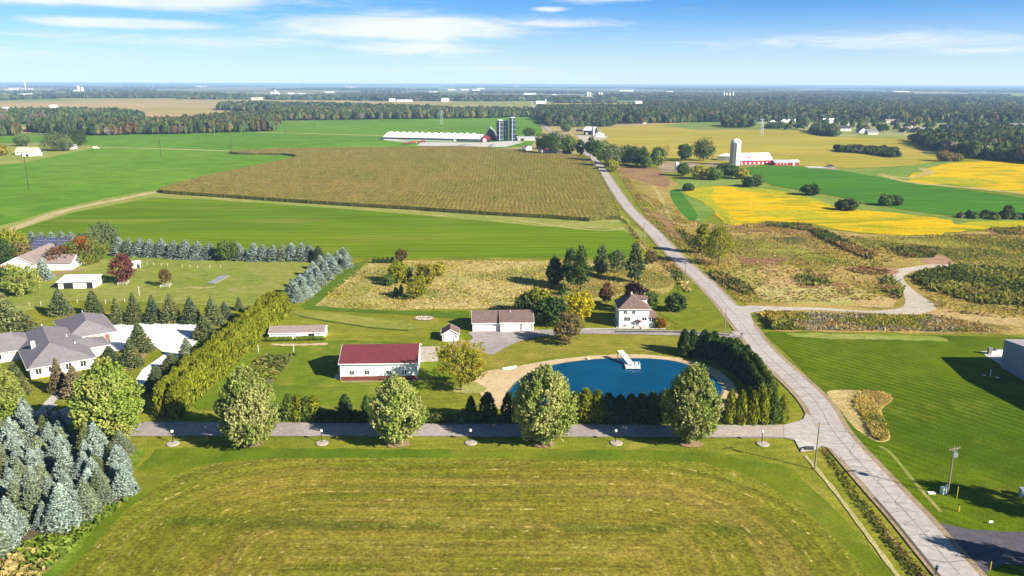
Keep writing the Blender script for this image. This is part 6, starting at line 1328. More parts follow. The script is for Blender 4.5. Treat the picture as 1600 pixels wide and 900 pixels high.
for i, xx in enumerate((L*.55, L*.78)):
    c_ = thing('deck_chair', f'{["left", "right"][i]} white chair on the pond dock', 'chair', p+Vector((xx, 1.2, .65)), 0, 'chairs on the dock'); MB().box(-.25, .25, -.25, .25, .35, .4).build('seat', WHITE, c_); MB().box(-.25, .25, .2, .26, .4, .95).build('backrest', WHITE, c_)
    lg = MB().box(-.02, .02, -.02, .02, 0, .35).mesh('leg', WHITE)
    for (a, b) in ((-.22, -.22), (.22, -.22), (-.22, .22), (.22, .22)): o = link('leg', lg, c_); o.location = (a, b, 0)
p = gp(983, 563.5); o = MB().cyl(0, 0, -.3, 2.2, .1, n=8).build('mooring_post', WOOD); o.location = p; tag(o, 'dark wooden post on the beach beside the gangway', 'post')
# rowing boat upside down, beach
p = gp(796, 576); t_ = thing('rowing_boat', 'pale teal boat lying at the left end of the beach', 'boat', p, R(28))
V = []; n_ = 9
for i in range(n_):
    x_ = -2.3+4.6*i/(n_-1); w_ = .7*(1-abs(x_/2.3)**2.6)+.04
    V += [(x_, -w_, .02), (x_, -w_*.7, .38), (x_, 0, .5), (x_, w_*.7, .38), (x_, w_, .02)]
MB().add(V, [(i*5+j, (i+1)*5+j, (i+1)*5+j+1, i*5+j+1) for i in range(n_-1) for j in range(4)]+[(0, 1, 2, 3, 4), tuple((n_-1)*5+j for j in (4, 3, 2, 1, 0))]).build('hull', pbr('teal_hull', (.28, .42, .38), .5), t_); MB().box(-2.1, 2.1, -.04, .04, .49, .56).build('keel', WHITE, t_)
p = gp(919, 561.5); o = MB().lathe(0, 0, [(.5, 0), (.6, .3), (.3, .5)], 8).build('beach_rock', PALEW); o.location = p; tag(o, 'pale rock on the beach left of the gangway', 'rock')
# fire pit
p = gp(662, 497.5); t_ = thing('fire_pit', 'round stone fire pit in the grass behind the garage', 'fire pit', p, 0)
sm_ = [MB().lathe(0, 0, [(.22, 0), (.34, .12), (.28, .3), (.1, .4)], 6).mesh('stone', pbr('fire_stone%d' % i, c_, .9)) for i, c_ in enumerate(((.42, .36, .3), (.3, .25, .22), (.5, .45, .4)))]
for i in range(26): a = i*2*math.pi/26; o = link('stone', sm_[i % 3], t_); o.location = (2.6*math.cos(a), 1.9*math.sin(a), 0); o.rotation_euler[2] = i*1.7
for i in range(22): a = i*2.4; r = .35*math.sqrt(i)*.95; o = link('stone', sm_[(i*2+1) % 3], t_); o.location = (r*math.cos(a), r*math.sin(a)*.8, -.05); o.rotation_euler[2] = i*1.1; o.scale = (.8, .8, .7)
sheet('mulch_ring', None, m_mulch, 5, world=[p.to_2d()+Vector((3.6*math.cos(a), 2.7*math.sin(a))) for a in np.linspace(0, 6.1, 20)])
# posts
def posts(name, lbl, cat, pts, h, grp, mat=PALEW, w_=.06):
    m_ = MB().box(-w_, w_, -w_, w_, -.1, h).mesh('post', mat)
    for i, (x, y) in enumerate(pts):
        o = link(name, m_); o.location = gp(x, y); tag(o, lbl.format(ORD[i] if i < 18 else ''), cat, grp)
posts('fence_post', '{} pale fence post from the left above the spruce row', 'fence post', [(46, 478), (64, 477), (98, 475), (121, 473), (137, 473), (165, 474), (180, 473), (195, 472)], 1.4, 'paddock posts above the spruce row')
posts('fence_post', '{} pale fence post from the left along the blue spruces', 'fence post', [(230, 414), (240, 415), (252, 416), (262, 416), (285, 418), (297, 418), (309, 419), (328, 419), (345, 419), (222, 413)], 1.3, 'paddock posts along the blue spruces')
posts('clothes_post', 'white pole by the garden bed, {} from the left', 'post', [(404, 551), (459, 550)], 2.4, 'white poles by the garden bed', WHITE, .055)
posts('white_pole', 'white mast leaning in the paddock above the spruces, {} one', 'post', [(218, 462)], 3.4, 'paddock mast', WHITE, .055)
for (cx_, cy_, lb) in ((193, 444, 'small rail pen round the dark red maple'), (259, 448, 'small rail pen round the brown-red sapling')):
    p = gp(cx_, cy_); t_ = thing('tree_pen', lb, 'fence', p, .2)
    for (a, b) in ((-1.6, -1.6), (1.6, -1.6), (1.6, 1.6), (-1.6, 1.6)): MB().box(a-.07, a+.07, b-.07, b+.07, 0, 1.1).build('post', PALEW, t_)
    for z in (.5, .95): MB().bar((-1.6, -1.6, z), (1.6, -1.6, z), .05).bar((-1.6, 1.6, z), (1.6, 1.6, z), .05).bar((-1.6, -1.6, z), (-1.6, 1.6, z), .05).bar((1.6, -1.6, z), (1.6, 1.6, z), .05).build('rail', PALEW, t_)

# ------------------------------------------------------------------ stuff: corn, weeds, beds
def tufts(name, P, spacing, hmin, hmax, w_, mats, ang=0.0, lean=.35, per=2, z0=0.0, dens=None, weights=None, rows=None, keep=1.0, patch=.06):
    A = scatter(P, spacing, .5, ang)
    if rows:
        ca, sa = math.cos(rows[0]), math.sin(rows[0]); u = A[:, 0]*ca+A[:, 1]*sa; v = -A[:, 0]*sa+A[:, 1]*ca
        v = np.round(v/rows[1])*rows[1]+rng.normal(size=len(v))*rows[1]*.1; A = np.stack([u*ca-v*sa, u*sa+v*ca], 1)
    f_ = patch; x_, y_ = A[:, 0]*f_, A[:, 1]*f_*.8
    drift = (np.sin(x_+1.7*np.sin(y_*1.3))+np.sin(y_*1.9+1.3*np.sin(x_*.7+2))+.6*np.sin(x_*3.1+y_*2.3))/2.6
    if keep < 1: A_k = rng.uniform(size=len(A)) < keep*(.65+.7*(drift > -.1)); A = A[A_k]; drift = drift[A_k]
    if dens is not None: A = A[dens(A)]
    n = len(A); Q = []
    for k_ in range(per):
        a = rng.uniform(0, math.pi, n); h = rng.uniform(hmin, hmax, n); ww = w_*rng.uniform(.6, 1.3, n)
        cl = np.sin(A[:, 0]*.35+2*np.sin(A[:, 1]*.22))*np.sin(A[:, 1]*.31+1.3*np.sin(A[:, 0]*.27)); h = h*(1+.22*cl)
        B = np.stack([A[:, 0]+rng.uniform(-.3, .3, n)*spacing, A[:, 1]+rng.uniform(-.3, .3, n)*spacing, np.full(n, z0)], 1)
        dx = np.stack([np.cos(a)*ww, np.sin(a)*ww, 0*a], 1); ln = np.stack([rng.normal(size=n), rng.normal(size=n), 0*a], 1)*lean*h[:, None]
        up_ = np.stack([0*a, 0*a, h], 1)
        Q.append(np.stack([B-dx*.5, B+dx*.5, B+dx*.7+ln+up_*.8, B-dx*.6+ln*1.1+up_], 1))
    Q = np.concatenate(Q); ww_ = np.array(weights if weights is not None else [1/len(mats)]*len(mats)); cw = np.cumsum(ww_)/ww_.sum()
    dn_ = np.clip((np.argsort(np.argsort(drift))/max(1, n-1))*.75+rng.uniform(size=n)*.25, 0, .9999)
    mi = np.tile(np.searchsorted(cw, dn_ if not rows else rng.uniform(size=n)*.9999), per)
    o = link(name, quadmesh(name, Q, mats, mi)); o['kind'] = 'stuff'; return o
WTAN = leafmat('dry_stalks', (.46, .36, .16), (.38, .30, .12), None, s=.2, trans=.45); WBR = leafmat('brown_stalks', (.27, .19, .08), (.32, .22, .10), None, s=.2, trans=.4)
WGR = leafmat('green_stalks', (.20, .215, .05), (.25, .24, .06), None, s=.2, trans=.4); WYG = leafmat('yellow_stalks', (.42, .34, .07), (.35, .30, .06), None, s=.2, trans=.45)
WDG = leafmat('dark_green_stalks', (.09, .115, .03), (.13, .145, .04), None, s=.2, trans=.35); WGREY = leafmat('grey_seedheads', (.3, .28, .2), (.25, .22, .17), None, s=.2, trans=.2)
m3 = [WTAN, WYG, WBR, WGR]
tufts('dry_meadow_grass', ground_pts(DRYFIELD), .75, .15, .55, .38, m3, weights=[.36, .26, .08, .30], lean=.6, keep=.5, patch=.12)
tufts('rough_ground_weeds', ground_pts([(1000, 300), (1060, 330), (1075, 348), (1200, 352), (1330, 370), (1385, 420), (1380, 470), (1170, 474), (1112, 415), (1050, 350)]), 1.1, .2, .75, .55, [WTAN, WBR, WYG, WGR, WDG], weights=[.2, .28, .26, .2, .06], lean=.6, keep=.45, patch=.09)
tufts('rough_ground_weeds', ground_pts([(1330, 370), (1520, 366), (1750, 370), (1750, 500), (1640, 505), (1470, 488), (1425, 440), (1500, 412), (1470, 396), (1385, 410)]), 1.2, .25, .85, .6, [WTAN, WYG, WBR, WGR, WDG], weights=[.15, .25, .15, .3, .15], lean=.6, keep=.6, patch=.08)
tufts('brush_thicket', ground_pts([(1440, 425), (1500, 417), (1640, 430), (1750, 450), (1750, 480), (1600, 478), (1530, 475), (1460, 455), (1425, 435)]), 1.0, .8, 2.4, .9, [WDG, WGR, WBR], weights=[.55, .35, .10], lean=.4)
tufts('brush_thicket', ground_pts([(1265, 360), (1290, 363), (1335, 385), (1372, 400), (1362, 408), (1320, 390), (1280, 372)]), .9, .8, 2.2, .8, [WDG, WBR], lean=.4)
for P_ in ([(1245, 432), (1290, 430), (1302, 442), (1280, 448), (1250, 446)], [(1395, 388), (1430, 384), (1465, 390), (1462, 402), (1425, 403), (1400, 398)], [(1195, 348), (1260, 352), (1290, 362), (1250, 360), (1200, 354)], [(1545, 358), (1640, 356), (1640, 368), (1570, 368)], [(1105, 425), (1130, 428), (1180, 455), (1170, 462), (1130, 445)], [(1060, 360), (1090, 372), (1120, 400), (1105, 402), (1075, 380)], [(1372, 438), (1392, 432), (1412, 455), (1404, 468), (1388, 460)]):
    tufts('brush_thicket', ground_pts(P_), .9, .5, 1.9, .7, [WDG, WGR, WBR], weights=[.4, .25, .35], lean=.5, keep=.7, patch=.2)
tufts('prairie_strip', ground_pts([(1192, 489), (1290, 489), (1400, 493), (1450, 493), (1530, 505), (1560, 519), (1400, 518), (1212, 516)]), .5, .3, 1.0, .3, [WBR, WGREY, WGR, WYG, WDG], weights=[.22, .22, .3, .12, .14], lean=.5, keep=.75, patch=.15)
tufts('yellow_brush', ground_pts([(1193, 493), (1235, 491), (1240, 516), (1210, 516)]), .7, 1.0, 2.3, .8, [WYG, WGR], lean=.4)
tufts('dry_patch_reeds', ground_pts([(1345, 613), (1380, 615), (1393, 625), (1376, 640), (1382, 660), (1388, 683), (1372, 688), (1350, 655), (1335, 632)], 3), .28, .25, .8, .2, [WTAN, WYG, WGR], weights=[.6, .2, .2], lean=.5)
tufts('dry_patch_reeds', ground_pts([(1355, 650), (1378, 655), (1386, 684), (1365, 685)], 3), .35, .4, .9, .25, [WDG, WTAN], lean=.5)
tufts('verge_weeds', ground_pts([(1283, 703), (1290, 701), (1345, 775), (1432, 880), (1470, 930), (1440, 930), (1400, 870), (1330, 775)]), .4, .1, .45, .28, [WGR, WDG, WBR, WTAN], weights=[.35, .25, .2, .2], lean=.5)
tufts('verge_weeds', ground_pts([(960, 262), (975, 270), (1030, 345), (1100, 400), (1165, 472), (1150, 470), (1085, 405), (1010, 340)]), .9, .2, .7, .5, [WTAN, WBR, WYG, WGR], lean=.5)
tufts('verge_weeds', ground_pts([(925, 262), (950, 320), (975, 352), (1010, 395), (1045, 425), (1040, 408), (1000, 372), (962, 325), (938, 275)]), .9, .2, .7, .5, [WBR, WDG, WYG, WTAN], lean=.5)
tufts('ditch_weeds', ground_pts([(1040, 415), (1060, 440), (1072, 458), (1080, 458), (1062, 425), (1050, 410)]), .7, .3, 1.2, .7, [WBR, WDG, WTAN], lean=.5)
tufts('garden_plants', ground_pts([(414, 556), (458, 555), (430, 592), (400, 598), (372, 592)]), .65, .3, 1.0, .7, [WDG, WGR, LM['vine'], WTAN], weights=[.4, .25, .25, .1], lean=.6, per=3)
tufts('drive_grasses', ground_pts([(664, 662), (664, 657), (795, 658), (795, 662)]), .4, 1.2, 2.4, .45, [LM['arb_dark'], WDG], lean=.25, per=3)
tufts('grove_edge_weeds', ground_pts([(-60, 905), (0, 876), (40, 856), (100, 830), (145, 815), (155, 798), (195, 788), (205, 770), (215, 760), (190, 790), (160, 815), (110, 860), (60, 905), (0, 960)]), .6, .3, 1.1, .7, [LM['vine'], WTAN, WGR], weights=[.5, .25, .25], lean=.5)
tufts('mound_rubble', ground_pts([(1320, 421), (1350, 417), (1388, 424), (1380, 430), (1345, 428)]), .8, .2, .8, 1.0, [WBR, leafmat('red_clods', (.32, .17, .1), (.24, .13, .08), None)], lean=.8)
# corn
CORN = [(366, 238), (450, 234.5), (560, 233.5), (640, 232.5), (720, 231), (800, 236), (860, 243), (903, 247), (918, 275), (932, 305), (944, 343), (850, 341), (740, 335), (640, 328), (540, 322), (450, 316), (330, 307.5), (262, 303), (252, 298), (300, 284), (350, 272), (420, 258), (458, 249.5), (462, 245.5), (440, 242.5), (372, 241.5)]
HEADL = [(903, 247), (920, 248), (935, 270), (950, 300), (968, 343), (944, 343), (932, 305), (918, 275)]
m_corn = field('corn_tops', (.23, .175, .045), (.19, .16, .035), (.15, .16, .03), s1=.012, s2=.03, s3=1.1, k3=.35, rows=(88, 3.2), rk=.22, camt=.7, bump=.9)
m_cornh = field('corn_headland_tops', (.21, .20, .04), (.24, .22, .05), None, s1=.02, s2=.05, s3=1.1, k3=.3, rows=(88, 3), rk=.1)
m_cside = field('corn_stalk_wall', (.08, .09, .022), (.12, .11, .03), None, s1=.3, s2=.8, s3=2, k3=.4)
def raised(name, pix, z, mat):
    P = ground_pts(pix, 3) if len(pix) > 20 else ground_pts(pix); me = bpy.data.meshes.new(name); bm = bmesh.new()
    f = bm.faces.new([bm.verts.new((p[0], p[1], z)) for p in P]); bm.normal_update()
    if f.normal.z < 0: f.normal_flip()
    r_ = bmesh.ops.extrude_face_region(bm, geom=[f]); 
    for v in [g for g in r_['geom'] if isinstance(g, bmesh.types.BMVert)]: v.co.z = z
    for v in bm.verts: pass
    nf = [g for g in r_['geom'] if isinstance(g, bmesh.types.BMFace)][0]
    for v in f.verts if f.is_valid else []: v.co.z = 0
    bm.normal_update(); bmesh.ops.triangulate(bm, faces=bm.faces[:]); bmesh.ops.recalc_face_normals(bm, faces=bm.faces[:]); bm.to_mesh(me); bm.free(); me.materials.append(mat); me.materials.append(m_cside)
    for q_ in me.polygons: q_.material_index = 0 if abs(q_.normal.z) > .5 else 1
    o = link(name, me); o['kind'] = 'stuff'; return P
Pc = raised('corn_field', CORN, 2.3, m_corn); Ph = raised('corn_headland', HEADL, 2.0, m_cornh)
CT = leafmat('corn_leaves', (.265, .20, .065), (.225, .185, .05), (.19, .195, .04), s=.03, trans=.4); CG = leafmat('green_corn_leaves', (.17, .18, .04), (.22, .21, .06), None, s=.05, trans=.3)
tufts('corn_tassels', Pc, 1.5, .2, .6, .5, [CT, CG], weights=[.72, .28], z0=2.2, ang=R(88), lean=.4, rows=(R(91), 2.6))
tufts('corn_tassels', Ph, 1.3, .2, .55, .5, [CG, CT], weights=[.75, .25], z0=1.9, lean=.4, rows=(R(95), 2.4))
# ragged stalks down the field's standing edge
def edge_stalks(name, P, mats):
    Q = []
    for i in range(len(P)):
        a, b = P[i], P[(i+1) % len(P)]; L = (b-a).length; n = int(L/.35)
        if n < 1: continue
        tt = rng.uniform(0, 1, n); X_ = a.x+(b.x-a.x)*tt+rng.normal(size=n)*.35; Y_ = a.y+(b.y-a.y)*tt+rng.normal(size=n)*.35
        h = rng.uniform(1.6, 2.8, n); w_ = rng.uniform(.15, .4, n); an_ = rng.uniform(0, 3.14, n); dx = np.stack([np.cos(an_)*w_, np.sin(an_)*w_, 0*w_], 1)
        B = np.stack([X_, Y_, 0*h], 1); up_ = np.stack([0*h, 0*h, h], 1); ln = rng.normal(size=(n, 3))*.3
        Q.append(np.stack([B-dx*.3, B+dx*.3, B+dx*.6+up_*.85+ln, B-dx*.5+up_+ln], 1))
    Q = np.concatenate(Q); o = link(name, quadmesh(name, Q, mats, rng.choice(len(mats), len(Q)))); o['kind'] = 'stuff'
CDG = leafmat('deep_green_corn_leaves', (.07, .085, .02), (.10, .11, .03), None, s=.2, trans=.15)
edge_stalks('corn_edge', Pc+[], [CDG, CDG, CG])
edge_stalks('corn_edge', Ph+[], [CDG, CG])
# fallen-stalk gaps in the corn: narrow dark lanes cannot be cut cheaply, they are lodged rows of brown stalks
# ================================================================== FAR WOODS AND FAR BUILDINGS
FG = leafmat('far_green_leaves', (.06, .09, .03), (.09, .12, .04), None, s=.02, trans=.15); FD = leafmat('far_dark_leaves', (.04, .065, .028), (.06, .085, .035), None, s=.02, trans=.15)
FO = leafmat('far_olive_leaves', (.11, .115, .035), (.13, .12, .05), None, s=.02, trans=.2); FR = leafmat('far_rust_leaves', (.13, .085, .04), (.13, .10, .05), None, s=.02, trans=.2); FB = leafmat('far_bare_leaves', (.12, .10, .08), (.10, .09, .065), None, s=.02, trans=.2)
FM = [FG, FD, FO, FR, FB]
def lump_quads(seed, n, size):
    rs = np.random.default_rng(seed); u = rs.normal(size=(n, 3)); u /= np.linalg.norm(u, axis=1)[:, None]
    u[:, 2] = np.abs(u[:, 2])*1.0-.35*(u[:, 2] < 0); K = rs.normal(size=(7, 3)); K /= np.linalg.norm(K, axis=1)[:, None]
    bump = 1+.28*np.max(u@K.T, axis=1)-.2; P = u*bump[:, None]*rs.uniform(.75, 1.0, n)[:, None]
    P[:, 2] = .5+P[:, 2]*.5; N_ = u+rs.normal(size=(n, 3))*.35+np.array([0, 0, .2]); N_ /= np.linalg.norm(N_, axis=1)[:, None]
    a = np.cross(N_, rs.normal(size=(n, 3))); a /= np.linalg.norm(a, axis=1)[:, None]; b = np.cross(N_, a)
    s_ = size*rs.uniform(.7, 1.3, n)[:, None]
    a = a*s_; b = b*s_
    P2 = P*1.0
    return np.stack([P2-b, P2+a, P2+b, P2-a], 1)
LQ = {n: [lump_quads(i, n, sz) for i in range(6)] for n, sz in ((110, .26), (60, .36), (30, .48), (14, .62))}
FT = {}
def far_tree_mesh(v, mi):
    if (v, mi) not in FT: FT[(v, mi)] = quadmesh('far_tree', LQ[110][v]*np.array([5.5, 5.5, 13.0]), FM[mi])
    return FT[(v, mi)]
def wood(name, pix, spacing, r, h, n, w, things=None, label='', group='', zb=0.0, poly=None):
    """scatter crowns over a ground polygon; the nearest ones as things when asked, the rest one mass"""
    P = poly or ground_pts(pix); A = scatter(P, spacing, .42, .3)
    A = A[np.argsort(A[:, 1])]; k_ = 0
    if things:
        for (x, y) in A[:things]:
            mi = rng.choice(5, p=w); o = link('wood_tree', far_tree_mesh(int(rng.integers(6)), mi)); o.location = (x, y, -.5); s_ = rng.uniform(.75, 1.25); o.scale = (r/5.5*s_*1.05, r/5.5*s_*1.05, h/13*rng.uniform(.75, 1.2)); o.rotation_euler[2] = rng.uniform(0, 6)
            tag(o, label.format(['green', 'dark green', 'olive', 'rust-tinted', 'grey-brown'][mi]), 'tree', group.format(['green', 'dark green', 'olive', 'rust-tinted', 'grey-brown'][mi]))
        A = A[things:]
    if not len(A): return
    Q = []; mi = rng.choice(5, len(A), p=w)
    vs = rng.integers(0, 6, len(A)); sc_ = rng.uniform(.7, 1.3, len(A)); hs = h*rng.uniform(.7, 1.25, len(A)); an_ = rng.uniform(0, 6.28, len(A))
    for v in range(6):
        for m_ in range(5):
            idx = np.where((vs == v) & (mi == m_))[0]
            if not len(idx): continue
            c_, s_ = np.cos(an_[idx]), np.sin(an_[idx]); B = LQ[n][v]
            X_ = (B[None, :, :, 0]*c_[:, None, None]-B[None, :, :, 1]*s_[:, None, None])*(r*sc_[idx])[:, None, None]+A[idx, 0][:, None, None]
            Y_ = (B[None, :, :, 0]*s_[:, None, None]+B[None, :, :, 1]*c_[:, None, None])*(r*sc_[idx])[:, None, None]+A[idx, 1][:, None, None]
            Z_ = B[None, :, :, 2]*hs[idx][:, None, None]+zb
            Q.append((m_, np.stack([X_, Y_, Z_], -1).reshape(-1, 4, 3)))
    mi_ = np.concatenate([np.full(len(q), m_) for m_, q in Q]); o = link(name, quadmesh(name, np.concatenate([q for _, q in Q]), FM, mi_)); o['kind'] = 'stuff'; return o
W1 = [.42, .30, .18, .04, .06]; W2 = [.3, .55, .08, .02, .05]; W3 = [.35, .2, .25, .1, .1]
# left belts
wood('far_wood', [(135, 212), (250, 210), (425, 205), (428, 198), (300, 196), (150, 202), (125, 208)], 9, 6, 15, 60, W3, 60, '{} tree at the front of the left wood edge behind the bright green field', '{} trees of the left wood front')
wood('far_wood', [(0, 195), (60, 193), (130, 196), (200, 197), (230, 190), (190, 183), (120, 181), (60, 180), (0, 183), (-200, 185), (-200, 198)], 14, 8, 16, 60, W2)
wood('far_wood', [(425, 203), (440, 189), (430, 183), (380, 186), (330, 190), (300, 196), (360, 200)], 12, 7, 15, 60, W1)
wood('far_wood', [(430, 188.5), (560, 187), (640, 186), (740, 185), (838, 182.5), (838, 178), (700, 177), (560, 177), (430, 177)], 12, 7.5, 15, 60, W1, 50, '{} tree in the front row of the long middle wood beyond the fields', '{} trees of the middle wood front')
wood('far_wood', [(-20, 213), (25, 212), (30, 204), (0, 203), (-60, 206)], 9, 6, 14, 60, W3, 6, '{} tree in the small clump at the far left edge', '{} trees of the far left clump')
wood('far_wood', [(45, 206), (100, 210), (130, 207), (100, 199), (55, 198)], 10, 6.5, 14, 60, W2, 8, '{} tree in the clump behind the far left farmhouse', '{} trees behind the far left farmhouse')
wood('far_wood', [(340, 172), (380, 174), (640, 178), (700, 176), (560, 170), (420, 167), (345, 167)], 15, 9, 15, 30, W2)
# belts right of the far road
wood('far_wood', [(842, 186), (850, 195), (960, 194), (1050, 192), (1130, 190), (1240, 188), (1240, 178), (1100, 174), (950, 172), (842, 173)], 13, 8, 16, 60, W2, 45, '{} tree in the front row of the wood right of the far road', '{} trees of the wood right of the far road')
wood('far_wood', [(1240, 187), (1330, 186), (1400, 188), (1500, 189), (1620, 192), (1800, 195), (1800, 176), (1600, 173), (1400, 171), (1240, 170)], 17, 9, 15, 30, W1)
wood('far_wood', [(1000, 172), (1060, 172), (1240, 176), (1240, 164), (1100, 160), (1010, 163)], 17, 9, 15, 30, W2)
wood('near_wood', [(1425, 221), (1450, 232), (1480, 240), (1520, 247), (1560, 252), (1620, 258), (1700, 262), (1800, 240), (1700, 212), (1560, 207), (1500, 207), (1480, 214)], 11, 7, 12, 60, [.38, .36, .18, .02, .06], 55, '{} tree in the front of the dense wood at the right edge', '{} trees of the right edge wood')
wood('hedgerow', [(1306, 235), (1340, 233), (1400, 238), (1405, 246), (1385, 246), (1350, 240), (1310, 238)], 6, 4, 5.5, 60, W2, 24, '{} bush in the long dark hedgerow of the olive field', '{} bushes of the olive field hedgerow')
wood('hedgerow', [(1268, 205), (1290, 203), (1312, 212), (1300, 214), (1270, 209)], 8, 6, 10, 60, W2, 12, '{} tree of the dark clump at the village edge', '{} trees of the village edge clump')
wood('hedgerow', [(1130, 196), (1175, 195), (1180, 200), (1135, 200)], 10, 6, 12, 60, W1, 10, '{} tree in the clump above the concrete silo', '{} trees of the clump above the silo')
wood('hedgerow', [(1200, 198), (1222, 198), (1222, 201), (1200, 201)], 8, 6, 8, 60, W2, 5, '{} shrub left of the village houses', '{} shrubs left of the village')
wood('village_trees', [(1230, 204), (1600, 214), (1600, 186), (1230, 187)], 48, 6, 11, 60, W2, 24, '{} tree standing loose among the village houses', '{} loose trees in the village')
wood('hedgerow', [(1498, 342), (1600, 344), (1650, 346), (1650, 342), (1560, 338), (1500, 339)], 4, 2.5, 3.6, 60, W2, 22, '{} bush in the low hedgerow above the small yellow strip', '{} bushes of the low hedgerow')
wood('hedgerow', [(848, 197), (905, 199), (960, 198), (960, 195), (848, 193)], 16, 6, 10, 60, W2, 14, '{} small tree along the edge below the road wood', '{} trees along the road wood edge')
# distant patchwork: belts and groves in bands of distance
def band(d0, d1, x0, x1, spacing, r, h, n, w=W2): wood('distant_woods', None, spacing, r, h, n, w, poly=[(x0, d0), (x1, d0), (x1, d1), (x0, d1)])
rs = random.Random(5)
def dist_of(py): return gp(800, py).y
def hb(px0, px1, py0, py1, sp_, r, h, n, w=W2):
    d0, d1 = dist_of(py0+0), dist_of(py1); k0 = (px0-800)/F*d0; k1 = (px1-800)/F*d0
    band(d0, d1, k0, k1, sp_, r, h, n, w)
for (a, b, c, d_) in [(60, 300, 155.5, 152.5), (290, 470, 157, 154.5), (430, 620, 157.5, 151.5), (560, 800, 158.5, 153), (800, 900, 158, 154), (870, 960, 161, 158), (940, 1060, 156.5, 153.5), (1050, 1330, 158, 152.5), (1200, 1330, 154, 150), (1330, 1620, 165, 159), (1440, 1650, 156, 151), (1240, 1500, 151.5, 148), (-100, 30, 159, 156), (130, 200, 151, 147.5)]:
    hb(a, b, c, d_, 34, 18, 15, 14)
EX = []
for i in range(120):
    py = 131.5+3.0+22*rs.random()**1.5; d0 = dist_of(py); px_ = rs.uniform(-60, 1660); wpx = rs.uniform(30, 230); dep = d0*rs.uniform(.03, .09)
    if px_ > 1200: dep *= 1.1
    if px_ < 950 and rs.random() < .45: continue
    EX.append((px_, wpx, d0, dep))
AA = []
for (px_, wpx, d0, dep) in EX:
    sp_ = max(34, d0/170); nx = int(wpx/F*d0/sp_)+1; ny = max(1, int(dep/sp_/1.6))
    for a in range(nx):
        for b in range(min(ny, 7)):
            AA.append(((px_-800)/F*d0+a*sp_+rs.uniform(-.4, .4)*sp_, d0+b*sp_*1.6+rs.uniform(-.5, .5)*sp_, sp_*.62))
AA = np.array(AA)
if len(AA) > 16000: AA = AA[rng.choice(len(AA), 16000, replace=False)]
Q = []
for v in range(6):
    idx = np.arange(v, len(AA), 6); B = LQ[14][v]; A_ = AA[idx]; s_ = A_[:, 2][:, None, None]*rng.uniform(.8, 1.2, len(idx))[:, None, None]
    Q.append(np.stack([B[None, :, :, 0]*s_+A_[:, 0][:, None, None], B[None, :, :, 1]*s_+A_[:, 1][:, None, None], B[None, :, :, 2]*(14+A_[:, 2]*.12)[:, None, None]*np.ones_like(s_)], -1).reshape(-1, 4, 3))
Q = np.concatenate(Q); o = link('distant_woods', quadmesh('distant_woods', Q, FM, rng.choice(5, len(Q), p=W2))); o['kind'] = 'stuff'
# tan and green far fields in the middle distance
sheet('harvested_field', [(200, 183), (330, 187), (430, 182), (440, 172), (640, 179), (840, 176), (840, 168), (640, 163.5), (420, 160.5), (270, 158), (0, 161), (-300, 163), (-300, 176), (0, 176)], m_tanfar, -1)
sheet('harvested_field', [(-100, 205), (60, 208), (150, 206), (130, 198), (0, 197), (-100, 198)], m_tanfar, -1)
sheet('harvested_field', [(860, 167), (1000, 168), (1010, 163), (940, 160.5), (860, 161)], m_olive, -1)
sheet('harvested_field', [(1150, 157), (1420, 158), (1440, 155), (1150, 153.5)], m_tanfar, -1)
sheet('far_green_field', [(940, 159.5), (1180, 158.5), (1300, 154.5), (940, 155.5)], m_farg, -1)
sheet('far_green_field', [(-200, 159), (120, 157.5), (60, 152), (-200, 153)], m_farg, -1)
sheet('forest_floor', [(842, 193), (1240, 190), (1800, 196), (1800, 172), (1240, 166), (842, 173)], m_forest, 1)
sheet('forest_floor', [(135, 211), (425, 205), (435, 187), (838, 182), (838, 177), (430, 176), (300, 192), (130, 198)], m_forest, 1)
sheet('harvested_field', [(1000, 165), (1240, 165.5), (1420, 169), (1640, 170), (1640, 167), (1420, 165), (1240, 161.5), (1010, 161.5)], m_tanfar, 1)
sheet('far_green_field', [(1440, 171), (1560, 172), (1640, 173), (1600, 169.5), (1440, 168.5)], m_farg, 2)
# white farm buildings scattered in the distance
def farbox(x0, x1, f, h, dp, label, wm=WHITE, rm=WROOF, name='distant_barn'):
    t_, L = site(name, label, 'barn', (x0, f), (x1, f)); walls_gable(t_, L, dp, h, h*1.5, wm); roof_gable(t_, L, dp, h, h*1.5, rm, oh=1, trim=False)
farbox(165, 292, 137.8, 15, 160, 'very long white barn low on the left horizon')
farbox(178, 199, 145.5, 9, 40, 'white barn between woods on the left horizon')
farbox(115, 122, 144, 12, 40, 'white barn left of the white horizon silos')
farbox(0, 22, 174, 7, 40, 'white building at the far left edge', name='distant_hall')
farbox(26, 42, 149.5, 8, 40, 'white farm shed on the far left'); farbox(60, 84, 149, 6, 40, 'second white farm shed on the far left'); farbox(77, 86, 168.5, 6, 20, 'small white house peeking out of the left wood', name='distant_house')
farbox(423, 436, 146.3, 9, 40, 'white farm shed under the small far tower'); farbox(455, 461, 155.5, 6, 25, 'small white house in the tan fields', name='distant_house'); farbox(561, 575, 140.5, 10, 60, 'pale sheds on the middle horizon')
farbox(608, 618, 158.5, 8, 30, 'white house before the middle woods', name='distant_house'); farbox(620, 645, 159, 6, 40, 'low white farm sheds before the middle woods'); farbox(690, 702, 158.5, 9, 30, 'tall white barn before the middle woods'); farbox(738, 746, 158, 6, 25, 'small white barn right of the tall one')
farbox(700, 712, 141, 9, 60, 'white shed on the horizon, left of three'); farbox(720, 733, 141, 9, 60, 'white shed on the horizon, middle of three'); farbox(738, 750, 141.5, 9, 60, 'white shed on the horizon, right of three')
